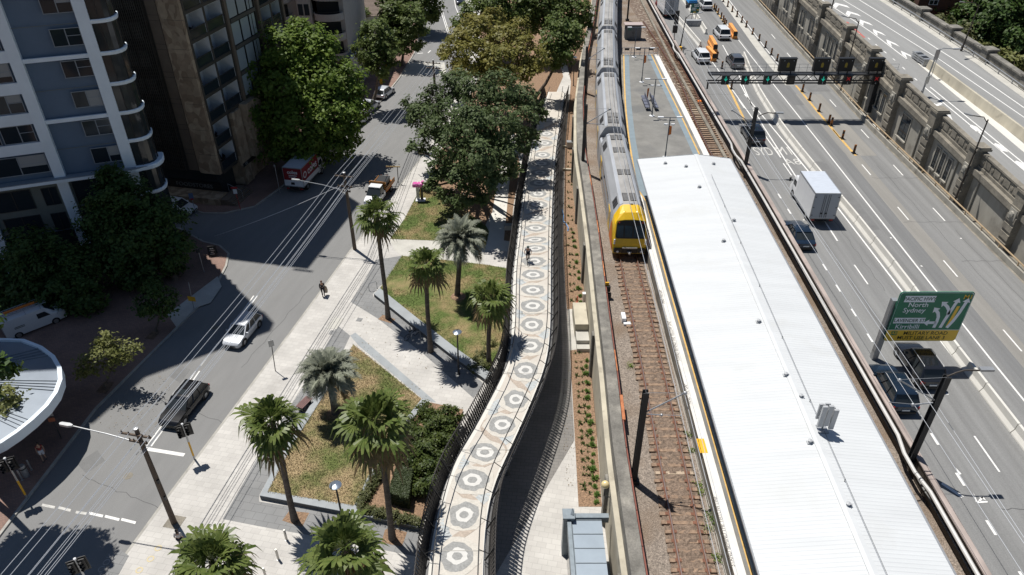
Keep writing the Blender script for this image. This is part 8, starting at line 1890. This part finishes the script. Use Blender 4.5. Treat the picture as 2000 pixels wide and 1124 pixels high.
def person(label, loc, rz, J, top, bottom, hair, helmet=None, long_bottom=True, sleeve=.5, h=1.7, long_hair=False, shoes=(.05,.05,.05)):
    """J: joint overrides in metres for a 1.7 m figure facing +Y"""
    j = dict(pel=(0,0,.93),chest=(0,.0,1.3),neck=(0,.01,1.45),head=(0,.03,1.56),crown=(0,.03,1.66),shL=(-.17,0,1.39),elL=(-.22,-.06,1.12),haL=(-.22,.06,.88),shR=(.17,0,1.39),elR=(.22,-.06,1.12),haR=(.22,.06,.88),hiL=(-.09,0,.9),knL=(-.1,.1,.5),anL=(-.1,-.08,.09),toL=(-.1,.1,.03),hiR=(.09,0,.9),knR=(.1,.05,.5),anR=(.1,.15,.08),toR=(.1,.32,.03)); j.update(J)
    t = thing('person', label, 'person', loc, rz); t.scale = (h/1.7,)*3
    order = [('pel',(.13,.1)),('chest',(.14,.1)),('neck',.055),('head',(.075,.09)),('crown',(.06,.075)),('shL',.055),('elL',.04),('haL',.03),('shR',.055),('elR',.04),('haR',.03),('hiL',.085),('knL',.058),('anL',.04),('toL',.035),('hiR',.085),('knR',.058),('anR',.04),('toR',.035)]
    idx = {n:i for i,(n,_) in enumerate(order)}; vs = [(j[n],r) for n,r in order]
    es = [(idx[a],idx[b]) for a,b in (('pel','chest'),('chest','neck'),('neck','head'),('head','crown'),('chest','shL'),('shL','elL'),('elL','haL'),('chest','shR'),('shR','elR'),('elR','haR'),('pel','hiL'),('hiL','knL'),('knL','anL'),('anL','toL'),('pel','hiR'),('hiR','knR'),('knR','anR'),('anR','toR'))]
    for s in ('L','R'):
        e, hnd = Vector(j['el'+s]), Vector(j['ha'+s]); d = (hnd-e).normalized(); sx = -1 if s == 'L' else 1; sd = Vector((0,1,0))-d*d.y; sd = sd.normalized() if sd.length > .1 else Vector((1,0,0))
        b0 = len(vs); vs.append((tuple(hnd+d*.06),.03)); es.append((idx['ha'+s],b0))
        for q, ln in ((-.03,.075),(-.01,.09),(.01,.085),(.03,.065)): vs.append((tuple(hnd+d*.085+sd*q),.009)); vs.append((tuple(hnd+d*(.085+ln)+sd*q*1.15+Vector((-sx*.02,0,0))),.007)); es += [(b0,len(vs)-2),(len(vs)-2,len(vs)-1)]
        vs.append((tuple(hnd+d*.05+sd*.055),.01)); es.append((b0,len(vs)-1))
    hd = Vector(j['head']); vs.append((tuple(hd+Vector((0,.1,-.01))),.014)); es.append((idx['head'],len(vs)-1))
    skin_mesh('body', vs, es, t, m_skin)
    def sub(names, edges, rads, nm, m):
        ii = {n:i for i,n in enumerate(names)}; skin_mesh(nm, [(j[n] if isinstance(n,str) and n in j else n2p[n], rads[n]) for n in names], [(ii[a],ii[b]) for a,b in edges], t, m)
    n2p = {}
    for s in ('L','R'):
        n2p['sl'+s] = tuple(Vector(j['sh'+s]).lerp(Vector(j['el'+s]),sleeve*2) if sleeve <= .5 else Vector(j['el'+s]).lerp(Vector(j['ha'+s]),(sleeve-.5)*2)); f = 1.0 if long_bottom else .85
        n2p['lg'+s] = tuple(Vector(j['kn'+s]).lerp(Vector(j['an'+s]),.9) if long_bottom else Vector(j['hi'+s]).lerp(Vector(j['kn'+s]),f))
    pw = tuple(Vector(j['pel'])+Vector((0,0,.03))); n2p['waist'] = pw
    E_ = [('waist','chest'),('chest','shL'),('chest','shR'),('shL','slL'),('shR','slR')]; R_ = dict(waist=(.15,.115),chest=(.165,.12),shL=.07,shR=.07,slL=.062,slR=.062); nm = ['waist','chest','shL','shR','slL','slR']
    if sleeve > .5: nm += ['elL','elR']; E_ = E_[:3]+[('shL','elL'),('elL','slL'),('shR','elR'),('elR','slR')]; R_.update(elL=.055,elR=.055,slL=.045,slR=.045)
    sub(nm, E_, R_, 'top', top)
    nm = ['pel','hiL','hiR']; E_ = [('pel','hiL'),('pel','hiR')]; R_ = dict(pel=(.155,.12),hiL=.105,hiR=.105,lgL=.095 if not long_bottom else .06,lgR=.095 if not long_bottom else .06)
    if long_bottom: nm += ['knL','knR','lgL','lgR']; E_ += [('hiL','knL'),('knL','lgL'),('hiR','knR'),('knR','lgR')]; R_.update(knL=.075,knR=.075)
    else: nm += ['lgL','lgR']; E_ += [('hiL','lgL'),('hiR','lgR')]
    sub(nm, E_, R_, 'bottoms', bottom)
    c = Vector(j['crown']); hh = Vector(j['head'])
    mb = MB(); mb.sphere(hh.lerp(c,.55)+Vector((0,-.022,.01)), .1 if not helmet else .125, 12, 8, sz=1.05); 
    if long_hair: mb.sphere(hh+Vector((0,-.07,-.08)), .075, 10, 6, sz=1.6)
    mb.build('helmet' if helmet else 'hair', helmet or hair, t, local=True, smooth=True)
    for s in ('L','R'):
        a, b = Vector(j['an'+s]), Vector(j['to'+s]); mb = MB(); mb.tube([a+Vector((0,-.05,-.05)), a.lerp(b,.5)+Vector((0,0,-.01)), b+Vector((0,.02,0))], [.05,.05,.035], 8); mb.build('shoe', M('shoe',shoes,.6) if 'shoe' not in bpy.data.materials else bpy.data.materials['shoe'], t, local=True, smooth=True)
    return t
m_dcloth = M('black_cloth',(.025,.022,.028),.85); m_mauve = M('mauve_grey_cloth',(.13,.12,.15),.9); m_navyc = M('navy_shorts',(.02,.022,.035),.9); m_redtop = M('dark_red_top',(.2,.025,.025),.85); m_whitec = M('white_shorts',(.72,.72,.74),.85); m_light = M('pale_shirt',(.5,.47,.46),.85)
p = at(632,578,PZ); person('person in dark clothes walking along the kerb carrying a beige coat', p, face((.45,-.9)), {}, m_dcloth, m_dcloth, M('auburn_hair',(.12,.05,.03),.6), sleeve=.9, long_hair=True)
q = at(638,576,PZ); mb = MB(); mb.loft([[(q.x+x,q.y+y,z) for x,y in ((-.12*k,-.08*k),(.12*k,-.08*k),(.14*k,.08*k),(-.12*k,.08*k))] for z,k in ((PZ+.25,.9),(PZ+.5,1.1),(PZ+.85,.8),(PZ+1.0,.4))]); tag(mb.build('coat', M('beige_coat',(.42,.35,.27),.9), fix=True, smooth=True), 'beige coat hanging from the arm of the walking person', 'coat')
p = at(88,898,PZ); person('person in a dark red top and white shorts walking in the awning shade', p, face((.5,-.85)), {}, m_redtop, m_whitec, m_hairb, long_bottom=False, long_hair=True, sleeve=.2)
p = at(357,1069,PZ); person('person in a pale shirt half hidden behind the bottom left palm', p, face((-.2,.98)), {}, m_light, m_navyc, m_hairb, long_hair=True)
# cyclist on the ramp
p = onr(1031,512); cyd = (onr(1030,520)-onr(1034,480)).normalized(); rz = face(cyd)
bicycle('ridden_bicycle','dark bicycle ridden down the patterned cycle ramp', p+Vector((0,0,.02)), rz)
person('person in a mauve shirt, shorts and helmet riding down the cycle ramp', p+Vector((0,0,.02)), rz, dict(pel=(0,-.2,1.0),chest=(0,-.0,1.36),neck=(0,.06,1.5),head=(0,.1,1.61),crown=(0,.1,1.72),shL=(-.19,.0,1.43),elL=(-.33,.1,1.22),haL=(-.29,.26,1.04),shR=(.19,.0,1.43),elR=(.33,.1,1.22),haR=(.29,.26,1.04),hiL=(-.1,-.18,.98),knL=(-.13,.15,.72),anL=(-.11,.02,.5),toL=(-.11,.14,.45),hiR=(.1,-.18,.98),knR=(.13,.08,.6),anR=(.11,-.06,.25),toR=(.11,.07,.2)), m_mauve, m_navyc, m_hairb, helmet=M('dark_green_helmet',(.02,.06,.05),.4,coat=.5), long_bottom=False, sleeve=.45)
